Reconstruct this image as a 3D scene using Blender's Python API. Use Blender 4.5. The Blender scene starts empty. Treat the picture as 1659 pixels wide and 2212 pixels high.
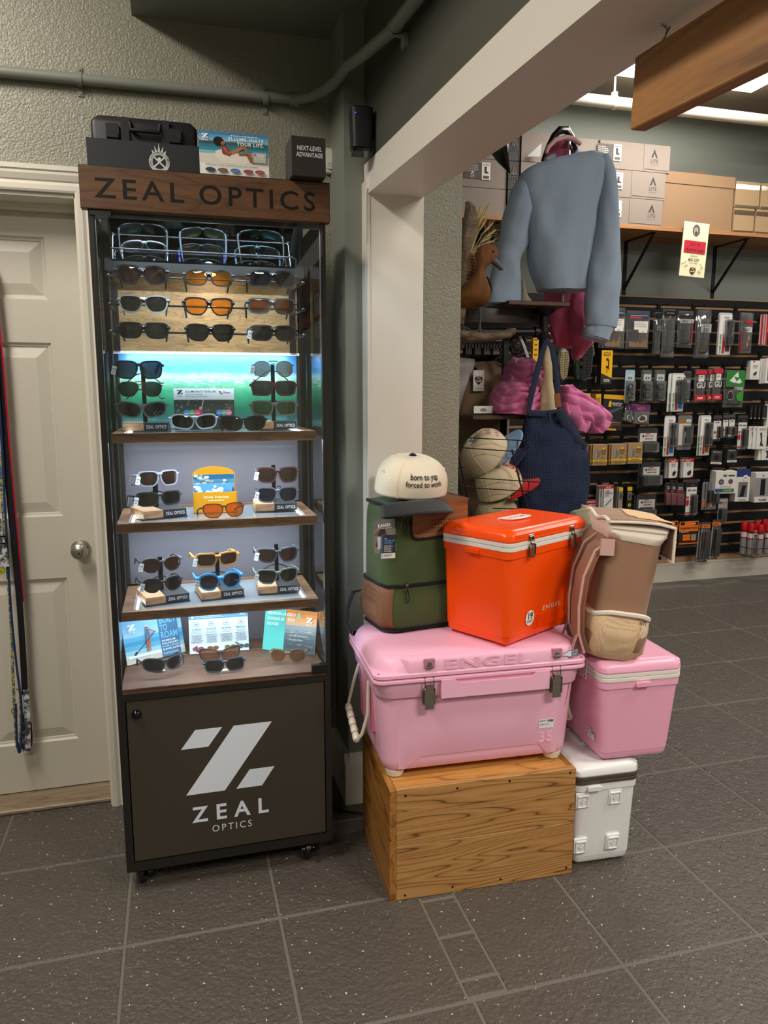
import bpy, math, random
from mathutils import Vector, Matrix, noise
S = bpy.context.scene
COL = S.collection
R = math.radians
random.seed(7)
# ---------------------------------------------------------------- camera
cam_d = bpy.data.cameras.new('camera'); cam = bpy.data.objects.new('camera', cam_d); COL.objects.link(cam)
cam_d.sensor_fit = 'VERTICAL'; cam_d.sensor_height = 36.0; cam_d.lens = 36.0 * 1617.0 / 2212.0
cam_d.clip_start = 0.02
HC, YAW, PIT = 1.45, R(15.5), R(9.07)
cam.location = (0, 0, HC); cam.rotation_euler = (R(90) - PIT, 0, -YAW)
S.camera = cam
# ---------------------------------------------------------------- exposure, world, large lights
S.view_settings.view_transform = 'Standard'; S.view_settings.look = 'None'
S.view_settings.gamma = 1.0; S.view_settings.use_curve_mapping = False
S.view_settings.exposure = 0.0
W_ = bpy.data.worlds.new('world'); S.world = W_; W_.use_nodes = True
W_.node_tree.nodes['Background'].inputs[0].default_value = (0.9, 0.92, 1.0, 1)
W_.node_tree.nodes['Background'].inputs[1].default_value = 0.02

def area_light(name, loc, size, power, color, rot=(0, 0, 0), size_y=None, spread=None):
    d = bpy.data.lights.new(name, 'AREA'); d.energy = power; d.color = color
    d.shape = 'RECTANGLE'; d.size = size; d.size_y = size_y or size
    if spread: d.spread = spread
    o = bpy.data.objects.new(name, d); COL.objects.link(o); o.location = loc; o.rotation_euler = rot
    return o
WARM = (1.0, 0.93, 0.83); NEUT = (1.0, 0.95, 0.88)
# ceiling troffers: (x, y, z, length x, length y, power, colour); only the one in view has a fixture below
TROFFERS = [(-1.0, 1.45, 3.07, 0.32, 1.2, 54, WARM), (-1.2, -1.4, 3.07, 1.2, 0.6, 58, WARM),
            (2.1, -0.9, 3.37, 1.2, 0.6, 112, WARM),
            (3.05, 4.05, 3.36, 1.2, 0.6, 34, NEUT), (4.7, 3.0, 3.36, 1.2, 0.6, 34, NEUT),
            (3.4, 0.9, 3.36, 1.2, 0.6, 62, NEUT)]
for x, y, z, sx, sy, p, c in TROFFERS:
    area_light('ceiling_lamp_light', (x, y, z - 0.03), sx, p, c, size_y=sy)
# ---------------------------------------------------------------- pixel -> point on a plane of known depth
_fw = Vector((math.sin(YAW)*math.cos(PIT), math.cos(YAW)*math.cos(PIT), -math.sin(PIT)))
_rt = Vector((math.cos(YAW), -math.sin(YAW), 0)); _up = _rt.cross(_fw)
def _ray(x, y): return _fw*1617.0 + _rt*(x-829.5) - _up*(y-1106.0)
_C = Vector((0, 0, HC))
def atY(x, y, Y): d = _ray(x, y); return _C + d*(Y/d.y)
def atX(x, y, X): d = _ray(x, y); return _C + d*(X/d.x)
def atZ(x, y, Z): d = _ray(x, y); return _C + d*((Z-HC)/d.z)
def px2m(Y, px, x=829.5): return (atY(x+px/2, 900, Y)-atY(x-px/2, 900, Y)).x
# ---------------------------------------------------------------- materials
MATS = {}
def lin(h):
    if not isinstance(h, str): return tuple(h)
    h = h.lstrip('#'); v = [int(h[i:i+2], 16)/255 for i in (0, 2, 4)]
    return tuple(c/12.92 if c <= .04045 else ((c+.055)/1.055)**2.4 for c in v)
def M(name, color='#808080', rough=.5, metal=0, spec=.5, emit=None, estr=1, coat=0, trans=0):
    if name in MATS: return MATS[name]
    m = bpy.data.materials.new(name); m.use_nodes = True; MATS[name] = m
    b = m.node_tree.nodes['Principled BSDF']; c = lin(color)
    b.inputs['Base Color'].default_value = (*c, 1); b.inputs['Roughness'].default_value = rough
    b.inputs['Metallic'].default_value = metal; b.inputs['Specular IOR Level'].default_value = spec
    if coat: b.inputs['Coat Weight'].default_value = coat; b.inputs['Coat Roughness'].default_value = .08
    if emit:
        b.inputs['Emission Color'].default_value = (*lin(emit), 1); b.inputs['Emission Strength'].default_value = estr
    m.diffuse_color = (*c, 1)
    return m
def K(h, rough=.6): return M('print_' + h.lstrip('#') + ('' if rough == .6 else '_%d' % int(rough*100)), h, rough, spec=.3)
class NT:
    def __init__(s, m): s.m = m; s.t = m.node_tree; s.b = s.t.nodes['Principled BSDF']
    def n(s, ty, **kw):
        n = s.t.nodes.new('ShaderNode' + ty)
        for k, v in kw.items():
            if k.startswith('i_'): n.inputs[k[2:].replace('_', ' ')].default_value = v
            else: setattr(n, k, v)
        return n
    def l(s, a, b): s.t.links.new(a, b)
    def coord(s, kind='Object', scale=(1, 1, 1), rot=(0, 0, 0)):
        c = s.n('TexCoord'); mp = s.n('Mapping'); mp.inputs['Scale'].default_value = scale; mp.inputs['Rotation'].default_value = rot
        s.l(c.outputs[kind], mp.inputs['Vector']); return mp.outputs['Vector']
    def noise(s, vec, scale, detail=4, rough=.55, dist=0):
        n = s.n('TexNoise'); n.inputs['Scale'].default_value = scale; n.inputs['Detail'].default_value = detail
        n.inputs['Roughness'].default_value = rough; n.inputs['Distortion'].default_value = dist
        s.l(vec, n.inputs['Vector']); return n.outputs['Fac']
    def ramp(s, fac, stops, interp='LINEAR'):
        r = s.n('ValToRGB'); r.color_ramp.interpolation = interp; e = r.color_ramp.elements
        while len(e) < len(stops): e.new(.5)
        for i, (p, c) in enumerate(stops):
            e[i].position = p; e[i].color = (*lin(c), 1) if not isinstance(c, float) else (c, c, c, 1)
        s.l(fac, r.inputs['Fac']); return r.outputs['Color']
    def mix(s, fac, a, b, blend='MIX'):
        m = s.n('MixRGB', blend_type=blend)
        for k, v in (('Fac', fac), ('Color1', a), ('Color2', b)):
            if isinstance(v, (int, float)): m.inputs[k].default_value = v if k == 'Fac' else (v, v, v, 1)
            elif isinstance(v, (str, tuple)): m.inputs[k].default_value = (*lin(v), 1)
            else: s.l(v, m.inputs[k])
        return m.outputs['Color']
    def bump(s, h, strength=.3, dist=.002):
        b = s.n('Bump'); b.inputs['Strength'].default_value = strength; b.inputs['Distance'].default_value = dist
        s.l(h, b.inputs['Height']); s.l(b.outputs['Normal'], s.b.inputs['Normal'])
    def color(s, o): s.l(o, s.b.inputs['Base Color'])
    def rough(s, o): s.l(o, s.b.inputs['Roughness'])
def paint(name, color, rough=.5, scale=110, strength=.5, dist=.003, blotch=.04, spec=.4):
    if name in MATS: return MATS[name]
    m = M(name, color, rough, spec=spec); t = NT(m); v = t.coord('Object')
    c = lin(color)
    t.color(t.mix(t.noise(v, 1.7, 3), tuple(x*(1-blotch) for x in c), tuple(x*(1+blotch) for x in c)))
    if strength: t.bump(t.noise(v, scale, 2, .5), strength, dist)
    return m
def wood(name, cols, scale=(2, 22, 22), rough=.45, rings=6, dist=3.5, bump=.25, fine=60, rot=(0, 0, 0), kind='Object', wave=.22):
    """long streaks with darker grain lines; scale is low along the grain"""
    if name in MATS: return MATS[name]
    m = M(name, cols[1], rough); t = NT(m); v = t.coord(kind, scale, rot)
    f = t.noise(v, fine*.1, 6, .7, .3); big = t.noise(v, .8, 3, .6, .8)
    ln = t.noise(v, .16*rings**.5, 2, .45, .35*dist*.3)                 # contour lines of a stretched noise give cathedral grain
    mu = t.n('Math', operation='MULTIPLY'); t.l(ln, mu.inputs[0]); mu.inputs[1].default_value = rings*3.4
    pp = t.n('Math', operation='PINGPONG'); t.l(mu.outputs[0], pp.inputs[0]); pp.inputs[1].default_value = 1.0
    g = t.mix(.5, big, f); g = t.mix(wave, g, t.ramp(pp.outputs[0], [(0, .12), (.16, .62), (1, .9)]))
    n = len(cols); t.color(t.ramp(g, [(.30+.40*i/(n-1), c) for i, c in enumerate(cols)]))
    t.bump(g, bump, .0015); return m
def fabric(name, color, rough=.9, scale=900, strength=.35, blotch=.07):
    if name in MATS: return MATS[name]
    m = M(name, color, rough, spec=.2); t = NT(m); v = t.coord('Object'); c = lin(color)
    t.color(t.mix(t.noise(v, 25, 5), tuple(x*(1-blotch*1.6) for x in c), tuple(min(1, x*(1+blotch*1.6)) for x in c)))
    t.bump(t.noise(v, scale, 2), strength, .0008)
    m.node_tree.nodes['Principled BSDF'].inputs['Sheen Weight'].default_value = .15
    return m
def glassy(name, tint=(1, 1, 1), gloss=.06, rough=.02, fres=True, body=0, bodycol=(.02, .02, .02)):
    """thin clear sheet: tinted see-through plus reflection by viewing angle"""
    if name in MATS: return MATS[name]
    m = bpy.data.materials.new(name); m.use_nodes = True; MATS[name] = m
    t = m.node_tree; t.nodes.clear(); out = t.nodes.new('ShaderNodeOutputMaterial')
    tr = t.nodes.new('ShaderNodeBsdfTransparent'); tr.inputs[0].default_value = (*tint, 1)
    gl = t.nodes.new('ShaderNodeBsdfGlossy'); gl.inputs['Roughness'].default_value = rough; gl.inputs[0].default_value = (1, 1, 1, 1)
    mx = t.nodes.new('ShaderNodeMixShader'); fr = t.nodes.new('ShaderNodeFresnel'); fr.inputs[0].default_value = 1.45
    src = tr.outputs[0]
    if body:
        df = t.nodes.new('ShaderNodeBsdfDiffuse'); df.inputs[0].default_value = (*bodycol, 1)
        mb = t.nodes.new('ShaderNodeMixShader'); mb.inputs[0].default_value = body
        t.links.new(tr.outputs[0], mb.inputs[1]); t.links.new(df.outputs[0], mb.inputs[2]); src = mb.outputs[0]
    ad = t.nodes.new('ShaderNodeMath'); ad.operation = 'ADD'; ad.inputs[1].default_value = gloss - .04
    t.links.new(fr.outputs[0], ad.inputs[0]); t.links.new(ad.outputs[0], mx.inputs[0])
    t.links.new(src, mx.inputs[1]); t.links.new(gl.outputs[0], mx.inputs[2]); t.links.new(mx.outputs[0], out.inputs[0])
    return m
# ---------------------------------------------------------------- mesh builder
class B:
    def __init__(s): s.v = []; s.f = []; s.mi = []; s.cur = 0; s.mats = []
    def mat(s, m):
        if m not in s.mats: s.mats.append(m)
        s.cur = s.mats.index(m); return s
    def add(s, vs, fs, T=None):
        o = len(s.v)
        s.v += [tuple(T @ Vector(v)) for v in vs] if T is not None else [tuple(v) for v in vs]
        for f in fs: s.f.append(tuple(i+o for i in f)); s.mi.append(s.cur)
        return s
    def box(s, x0, x1, y0, y1, z0, z1, T=None, ch=0):
        if ch:
            w, d = (x1-x0)/2, (y1-y0)/2
            T2 = Matrix.Translation(((x0+x1)/2, (y0+y1)/2, 0))
            return s.rr([(z0, w-ch, d-ch, 0), (z0+ch, w, d, 0), (z1-ch, w, d, 0), (z1, w-ch, d-ch, 0)], k=0, T=(T @ T2) if T is not None else T2)
        vs = [(x, y, z) for z in (z0, z1) for y in (y0, y1) for x in (x0, x1)]
        return s.add(vs, [(0, 2, 3, 1), (4, 5, 7, 6), (0, 1, 5, 4), (2, 6, 7, 3), (0, 4, 6, 2), (1, 3, 7, 5)], T)
    def ring(s, w, d, r, k):
        if k == 0: return [(-w, -d), (w, -d), (w, d), (-w, d)]
        r = min(r, w*.999, d*.999); P = []
        for cx, cy, a0 in ((w-r, -d+r, -90), (w-r, d-r, 0), (-w+r, d-r, 90), (-w+r, -d+r, 180)):
            for i in range(k+1):
                a = R(a0+90*i/k); P.append((cx+r*math.cos(a), cy+r*math.sin(a)))
        return P
    def rr(s, prof, k=4, T=None, cap=True, off=None):
        """loft of rounded rectangles: prof = [(z, halfw, halfd, r)]"""
        rings = []
        for i, (z, w, d, r) in enumerate(prof):
            ox, oy = off[i] if off else (0, 0)
            rings.append([(x+ox, y+oy, z) for x, y in s.ring(w, d, r, k)])
        return s.loft(rings, T, cap)
    def loft(s, rings, T=None, cap=True, closed=True, loop=False):
        n = len(rings[0]); vs = [p for r in rings for p in r]; fs = []
        m = len(rings)
        for j in range(m if loop else m-1):
            j2 = (j+1) % m
            for i in range(n if closed else n-1):
                i2 = (i+1) % n
                fs.append((j*n+i, j*n+i2, j2*n+i2, j2*n+i))
        if cap and not loop and closed:
            fs.append(tuple(reversed(range(n)))); fs.append(tuple((m-1)*n+i for i in range(n)))
        return s.add(vs, fs, T)
    def cyl(s, p0, p1, r0, r1=None, n=12, cap=True, T=None):
        return s.tube([p0, p1], [r0, r0 if r1 is None else r1], n, cap, T)
    def tube(s, path, r, n=8, cap=True, T=None, flat=1.0, upv=None, loop=False):
        """tube along a path; r a number or a list; flat squeezes the section across"""
        P = [Vector(p) for p in path]; m = len(P); rad = r if isinstance(r, (list, tuple)) else [r]*m
        rings = []; ref = Vector(upv) if upv else None; prev = None
        for i in range(m):
            if loop: t = P[(i+1) % m]-P[i-1]
            else: t = P[min(i+1, m-1)]-P[max(i-1, 0)]
            t = t.normalized() if t.length > 1e-9 else Vector((0, 0, 1))
            if ref is not None: a = ref - t*ref.dot(t)
            elif prev is None:
                a = Vector((0, 0, 1)) if abs(t.z) < .9 else Vector((1, 0, 0)); a = a - t*a.dot(t)
            else: a = prev - t*prev.dot(t)
            if a.length < 1e-6: a = t.orthogonal()
            a.normalize(); prev = a; b = t.cross(a)
            rings.append([tuple(P[i] + (a*math.cos(2*math.pi*q/n)*flat + b*math.sin(2*math.pi*q/n))*rad[i]) for q in range(n)])
        return s.loft(rings, T, cap and not loop, True, loop)
    def lathe(s, prof, n=24, T=None, cap=True):
        return s.loft([[(r*math.cos(2*math.pi*i/n), r*math.sin(2*math.pi*i/n), z) for i in range(n)] for z, r in prof], T, cap)
    def prism(s, pts, y0, y1, T=None):
        """outline in x-z, extruded along y"""
        n = len(pts); vs = [(x, y0, z) for x, z in pts] + [(x, y1, z) for x, z in pts]
        fs = [tuple(range(n)), tuple(reversed(range(n, 2*n)))] + [(i, n+i, n+(i+1) % n, (i+1) % n) for i in range(n)]
        return s.add(vs, fs, T)
    def ball(s, c, rx, ry, rz, n=14, m=9, T=None):
        prof = []
        for j in range(m+1):
            a = -math.pi/2+math.pi*j/m; cr = max(math.cos(a), .02)
            prof.append([(c[0]+rx*cr*math.cos(2*math.pi*i/n), c[1]+ry*cr*math.sin(2*math.pi*i/n), c[2]+rz*math.sin(a)) for i in range(n)])
        return s.loft(prof, T)
    def grid(s, fn, nu, nv, T=None):
        vs = [fn(u/nu, v/nv) for v in range(nv+1) for u in range(nu+1)]
        fs = [(v*(nu+1)+u, v*(nu+1)+u+1, (v+1)*(nu+1)+u+1, (v+1)*(nu+1)+u) for v in range(nv) for u in range(nu)]
        return s.add(vs, fs, T)
    def mesh(s, name, mat=None, smooth=35):
        me = bpy.data.meshes.new(name); me.from_pydata(s.v, [], s.f)
        ms = s.mats if s.mats else ([mat] if mat else [])
        for m in ms: me.materials.append(m)
        if len(ms) > 1: me.polygons.foreach_set('material_index', s.mi)
        if smooth:
            me.polygons.foreach_set('use_smooth', [True]*len(me.polygons)); me.set_sharp_from_angle(angle=R(smooth))
        me.update(); return me
    def obj(s, name, mat=None, parent=None, loc=None, rot=None, smooth=35):
        return place(name, s.mesh(name, mat, smooth), parent, loc, rot)
def place(name, me, parent=None, loc=None, rot=None):
    o = bpy.data.objects.new(name, me); COL.objects.link(o)
    if parent is not None: o.parent = parent
    if loc is not None: o.location = loc
    if rot is not None: o.rotation_euler = rot
    return o
def thing(name, label, cat, loc=(0, 0, 0), rot=0, group=None):
    o = bpy.data.objects.new(name, None); COL.objects.link(o); o.location = loc; o.empty_display_size = .05
    o.rotation_euler = rot if isinstance(rot, (tuple, list)) else (0, 0, rot)
    return tag(o, label, cat, group)
def tag(o, label, cat, group=None):
    o['label'] = label; o['category'] = cat
    if group: o['group'] = group
    return o
def struct(o, label, cat='structure'):
    o['kind'] = 'structure'; o['label'] = label; o['category'] = cat; return o
def TR(x=0, y=0, z=0, rx=0, ry=0, rz=0, s=1):
    return Matrix.Translation((x, y, z)) @ Matrix.Rotation(rz, 4, 'Z') @ Matrix.Rotation(ry, 4, 'Y') @ Matrix.Rotation(rx, 4, 'X') @ Matrix.Scale(s, 4)
def fold(p, f, a, seed=0, ridge=False):
    if ridge: return a*(1.2-3.2*abs(noise.noise(Vector((p[0]*f+seed*7.1, p[1]*f+seed*3.3, p[2]*f-seed*5.7)))))
    return a*noise.noise(Vector((p[0]*f+seed*7.1, p[1]*f+seed*3.3, p[2]*f-seed*5.7)))
# ---------------------------------------------------------------- lettering from Blender's own font
GL = {}
def _glyphs():
    for wt, off in (('r', 0.0), ('b', .022), ('m', .010)):
        c = bpy.data.curves.new('t', 'FONT'); c.resolution_u = 3; c.offset = off; c.fill_mode = 'FRONT'
        o = bpy.data.objects.new('t', c); COL.objects.link(o)
        def grab(txt):
            c.body = txt; bpy.context.view_layer.update()
            ev = o.evaluated_get(bpy.context.evaluated_depsgraph_get()); me = ev.to_mesh()
            vs = [tuple(v.co[:2]) for v in me.vertices]; fs = [tuple(p.vertices) for p in me.polygons]
            ev.to_mesh_clear(); return vs, fs
        def wid(txt):
            vs, _ = grab(txt); return max(v[0] for v in vs)-min(v[0] for v in vs)
        base = wid('HH')
        for ch in "ABCDEFGHIJKLMNOPQRSTUVWXYZabcdefghijklmnopqrstuvwxyz0123456789&.,-'!%$*/:+":
            vs, fs = grab(ch); GL[wt, ch] = (vs, fs, wid('H'+ch+'H')-base)
        bpy.data.objects.remove(o); bpy.data.curves.remove(c)
_glyphs()
CAP = max(v[1] for v in GL['r', 'H'][0])
def text(txt, h, wt='r', align='c', track=0.0, sx=1.0, slant=0.0):
    """triangles of a line of lettering, cap height h, baseline 0"""
    k = h/CAP; x = 0; V = []; F = []
    for ch in txt:
        if ch == ' ': x += .28*sx+track; continue
        g = GL.get((wt, ch))
        if not g: x += .4; continue
        o = len(V); V += [((vx*sx+x+slant*vy), vy) for vx, vy in g[0]]; F += [tuple(i+o for i in f) for f in g[1]]
        x += g[2]*sx+track
    x -= track; sh = {'c': x/2, 'l': 0, 'r': x}[align]
    return [((a-sh)*k, b*k) for a, b in V], F, x*k
class Print:
    """flat print in the x-z plane facing -y: coloured shapes in layers .15 mm apart"""
    def __init__(s, layer=.00015): s.b = B(); s.k = 0; s.layer = layer
    def poly(s, pts, col, rough=.6):
        s.k += 1; s.b.mat(K(col, rough) if isinstance(col, str) else col)
        s.b.add([(x, -s.k*s.layer, z) for x, z in pts], [tuple(range(len(pts)))]); return s
    def rect(s, x0, z0, x1, z1, col, rough=.6): return s.poly([(x0, z0), (x1, z0), (x1, z1), (x0, z1)], col, rough)
    def disc(s, x, z, r, col, rz=None, n=20): return s.poly([(x+r*math.cos(2*math.pi*i/n), z+(rz or r)*math.sin(2*math.pi*i/n)) for i in range(n)], col)
    def ringd(s, x, z, r, w, col, n=20):
        s.k += 1; s.b.mat(K(col)); P = [(math.cos(2*math.pi*i/n), math.sin(2*math.pi*i/n)) for i in range(n)]
        s.b.add([(x+r*a, -s.k*s.layer, z+r*b) for a, b in P]+[(x+(r-w)*a, -s.k*s.layer, z+(r-w)*b) for a, b in P],
                [(i, (i+1) % n, n+(i+1) % n, n+i) for i in range(n)]); return s
    def line(s, pts, w, col):
        s.k += 1; s.b.mat(K(col))
        for (x0, z0), (x1, z1) in zip(pts, pts[1:]):
            dx, dz = x1-x0, z1-z0; L = math.hypot(dx, dz) or 1; nx, nz = -dz/L*w/2, dx/L*w/2
            s.b.add([(x0+nx, -s.k*s.layer, z0+nz), (x0-nx, -s.k*s.layer, z0-nz), (x1-nx, -s.k*s.layer, z1-nz), (x1+nx, -s.k*s.layer, z1+nz)], [(0, 1, 2, 3)])
        return s
    def txt(s, t, x, z, h, col, wt='r', align='c', track=0., sx=1., slant=0., fit=None, rot=0):
        V, F, w = text(t, h, wt, align, track, sx, slant)
        if fit and w > 0: q = fit/w; V = [(a*q, b) for a, b in V]
        s.k += 1; s.b.mat(K(col)); c, d = math.cos(rot), math.sin(rot)
        s.b.add([(x+a*c-b*d, -s.k*s.layer, z+a*d+b*c) for a, b in V], F); return s
    def lines(s, x0, x1, z, n, dz, h, col, rag=.25, align='c'):
        s.k += 1; s.b.mat(K(col)); rnd = random.Random(int((x0*991+z*7919)*1000))
        for i in range(n):
            w = (x1-x0)*(1-rag*rnd.random()); a = (x0+x1)/2-w/2 if align == 'c' else x0
            q = a
            while q < a+w:
                e = min(a+w, q+h*rnd.uniform(1.5, 5)); y = -s.k*s.layer; zz = z-i*dz
                s.b.add([(q, y, zz), (e, y, zz), (e, y, zz+h), (q, y, zz+h)], [(0, 1, 2, 3)]); q = e+h*.7
        return s
    def zlogo(s, x, z, h, col):
        """the slanted Z mark in three pieces"""
        for P in ([(-.673, .72), (-.287, .72), (-.077, 1), (-.464, 1)], [(-.629, 0), (-.071, 0), (.647, 1), (.088, 1)], [(.095, 0), (.475, 0), (.669, .283), (.298, .283)]):
            s.poly([(x+a*h, z+(b-.5)*h) for a, b in P], col)
        return s
    def obj(s, name, parent=None, loc=None, rot=None): return s.b.obj(name, None, parent, loc, rot, smooth=0)
# ================================================================ the setting
YW = 2.64            # back wall of the front room
YF = 4.88            # far wall of the back room
wallm = paint('sage_wall_paint', '#8a8878', .34, 165, .8, .004, .03, spec=.5)
wallsm = paint('smooth_sage_paint', '#7d8076', .45, 60, .25, .002, .05)
farm = paint('blue_sage_paint', '#858b84', .6, 70, .3, .002, .03)
whitem = paint('white_wall_paint', '#d9d2c6', .42, 40, .12, .001, .02)
ceilm = paint('ceiling_paint', '#8d8478', .8, 60, .3, .002, .03)
trimm = paint('trim_enamel', '#d3cdbf', .35, 30, .08, .001, .02)

# ---- floor: grout slab and one object per tile
def tile_mat():
    m = M('slate_tile', '#4c4843', .42); t = NT(m); v = t.coord('Object')
    oi = t.n('ObjectInfo'); big = t.noise(v, 3.1, 4)
    base = t.mix(big, '#544e47', '#615950'); base = t.mix(t.noise(v, 38, 5, .7), base, '#4a4540')
    vo = t.n('TexVoronoi'); vo.inputs['Scale'].default_value = 80; dn = t.n('TexNoise'); dn.inputs['Scale'].default_value = 150; t.l(v, dn.inputs['Vector']); t.l(t.mix(.012, v, dn.outputs['Color'], 'ADD'), vo.inputs['Vector'])
    near = t.n('Math', operation='LESS_THAN'); t.l(vo.outputs['Distance'], near.inputs[0]); near.inputs[1].default_value = .175
    rnd = t.n('SeparateColor'); t.l(vo.outputs['Color'], rnd.inputs[0])
    pick = t.n('Math', operation='GREATER_THAN'); t.l(rnd.outputs[0], pick.inputs[0]); pick.inputs[1].default_value = .80
    both = t.n('Math', operation='MULTIPLY'); t.l(near.outputs[0], both.inputs[0]); t.l(pick.outputs[0], both.inputs[1])
    t.color(t.mix(both.outputs[0], base, '#d8cfbc'))
    mus = t.n('Math', operation='ADD'); t.l(t.noise(v, 24, 5, .6, .6), mus.inputs[0]); t.l(t.noise(v, 80, 3), mus.inputs[1])
    t.bump(mus.outputs[0], .75, .009); t.rough(t.ramp(t.noise(v, 30, 4), [(.3, .24), (.7, .42)]))
    return m
tilem = tile_mat(); groutm = paint('grout', '#69635c', .8, 200, .5, .001)
fb = B(); fb.box(-2.6, 6.2, -3, YF, -.08, -.0018)
floor = fb.obj('floor', groutm); floor['kind'] = 'structure'; floor['label'] = 'dark slate tile floor with pale flecks'
XS = [-1.84, -1.427, -1.014, -.6, -.187, .224, .636, 1.05, 1.467, 1.925, 2.385, 2.855, 3.33, 3.80, 4.27, 4.74, 5.21, 5.68, 6.15]
YS = [.66, 1.072, 1.484, 1.896, 2.318, 2.80, 3.267, 3.735, 4.215, 4.69]
STRIP = (.624, .728)
tcache = {}
def tile(x0, x1, y0, y1, top=0.0):
    g = .0025; w, d = round(x1-x0-2*g, 4), round(y1-y0-2*g, 4)
    if (w, d) not in tcache:
        b = B(); c = .004
        b.add([(-w/2, -d/2, -.006), (w/2, -d/2, -.006), (w/2, d/2, -.006), (-w/2, d/2, -.006),
               (-w/2, -d/2, -.003), (w/2, -d/2, -.003), (w/2, d/2, -.003), (-w/2, d/2, -.003),
               (-w/2+c, -d/2+c, 0), (w/2-c, -d/2+c, 0), (w/2-c, d/2-c, 0), (-w/2+c, d/2-c, 0)],
              [(0, 1, 5, 4), (1, 2, 6, 5), (2, 3, 7, 6), (3, 0, 4, 7), (4, 5, 9, 8), (5, 6, 10, 9), (6, 7, 11, 10), (7, 4, 8, 11), (8, 9, 10, 11)])
        tcache[w, d] = b.mesh('tile', tilem, 0)
    place('tile', tcache[w, d], floor, ((x0+x1)/2, (y0+y1)/2, top), (random.uniform(-.0012, .0012), random.uniform(-.0012, .0012), 0))
for i in range(len(XS)-1):
    for j in range(len(YS)-1):
        x0, x1, y0, y1 = XS[i], XS[i+1], YS[j], YS[j+1]
        if x0 > 1.7 + y0*1.0 or x1 < -.55 - y0*.12: continue           # beyond the picture's sides
        if j < 4 and abs(x0-.636) < .01 and y0 > 1.4:
            tile(STRIP[1]-.002, x1, y0, y1)
        else: tile(x0, STRIP[0]+.002 if j < 4 and y0 > 1.4 and abs(x1-.636) < .01 else x1, y0, y1)
strip_y = [1.492, 1.548, 1.703, 1.853, 1.99, 2.14, 2.318]
for a, b_ in zip(strip_y, strip_y[1:]): tile(*STRIP, a, b_, -.0005)

# ---- walls
def wbox(name, label, boxes, m):
    b = B()
    for q in boxes: b.box(*q)
    o = b.obj(name, m, smooth=0); o['kind'] = 'structure'; o['label'] = label; return o
DX0, DX1, DH = -1.085, -.272, 2.062
wbox('wall_back', 'sage green textured wall behind the display case', [(-2.6, DX0, YW, YW+.16, 0, 3.1), (DX1, 1.02, YW, YW+.16, 0, 3.1), (DX0, DX1, YW, YW+.16, DH, 3.1), (DX0-.1, DX1+.1, YW+.16, YW+.2, 0, 2.2)], wallm)
wbox('wall_left', 'sage green side wall of the front room', [(-2.7, -2.6, -3, YW+.16, 0, 3.1)], wallm)
wbox('wall_far', 'blue grey wall above the black slat wall', [(.9, 6.2, YF, YF+.1, 0, 3.5)], farm)
wbox('wall_return', 'side wall closing the back room', [(.94, 1.02, YW+.16, YF, 0, 3.5)], farm)
wbox('wall_right', 'right end wall of the shop', [(6.2, 6.3, -3, YF, 0, 3.5)], farm)
wbox('wall_front', 'wall behind the camera', [(-2.7, 6.3, -3.1, -3, 0, 3.5)], wallm)
wbox('ceiling', 'ceiling of the front room and back room', [(-2.7, .7, -3, YW+.1, 3.1, 3.2), (.6, 6.3, -3, YF+.1, 3.38, 3.48)], ceilm)
wbox('soffit', 'dropped soffit over the display case', [(-.076, .62, -1.8, YW, 2.6, 3.1)], wallsm)
wbox('trim_1', 'painted chase boxed into the corner', [(.543, .62, 2.426, YW, 0, 2.6)], wallsm)
# dividing beam: dark upper face, white lower band and underside, and the white jamb it rests on
def beam(z_of):
    pass
bz = lambda y, z: z - .0463*(2.375-y)
def ybox(b, x0, x1, y0, y1, z0, z1, slope=True):
    f = bz if slope else (lambda y, z: z)
    b.add([(x0, y0, f(y0, z0)), (x1, y0, f(y0, z0)), (x0, y1, f(y1, z0)), (x1, y1, f(y1, z0)), (x0, y0, z1), (x1, y0, z1), (x0, y1, z1), (x1, y1, z1)],
          [(0, 2, 3, 1), (4, 5, 7, 6), (0, 1, 5, 4), (2, 6, 7, 3), (0, 4, 6, 2), (1, 3, 7, 5)])
b = B(); ybox(b, .609, .78, -3, 2.42, 2.15, 3.4)
o = b.obj('wall_divider', paint('dark_olive_paint', '#4b4a41', .5, 60, .2, .002, .05), smooth=0); o['kind'] = 'structure'; o['label'] = 'dark sage wall above the white beam'
b = B(); b.mat(whitem)
b.add([(.606, -3, bz(-3, 2.06)), (.786, -3, bz(-3, 2.06)), (.606, 2.375, 2.06), (.786, 2.375, 2.06), (.606, -3, bz(-3, 2.155)), (.786, -3, bz(-3, 2.155)), (.606, 2.42, 2.155), (.786, 2.42, 2.155), (.606, 2.42, 2.06), (.786, 2.42, 2.06)],
      [(0, 2, 3, 1), (2, 8, 9, 3), (4, 5, 7, 6), (0, 1, 5, 4), (8, 6, 7, 9), (0, 4, 6, 8, 2), (1, 3, 9, 7, 5)])
o = b.obj('trim_2', whitem, smooth=0); o['kind'] = 'structure'; o['label'] = 'white painted beam crossing towards the camera'
b = B(); ybox(b, .603, .606, -3, 2.375, 2.06, 2.068)
b = B(); b.box(.606, .790, 2.375, 2.47, 0, 2.062); b.box(.604, .612, 2.372, 2.426, 0, 2.10)
b.box(.60, .612, 2.385, 2.43, 0, 2.1)
o = b.obj('trim_3', whitem, smooth=0); o['kind'] = 'structure'; o['label'] = 'white jamb of the opening beside the display case'
wbox('wall_stub', 'sage textured wall end right of the white jamb', [(.62, .957, 2.47, 2.56, 0, 3.3)], wallm)
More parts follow.
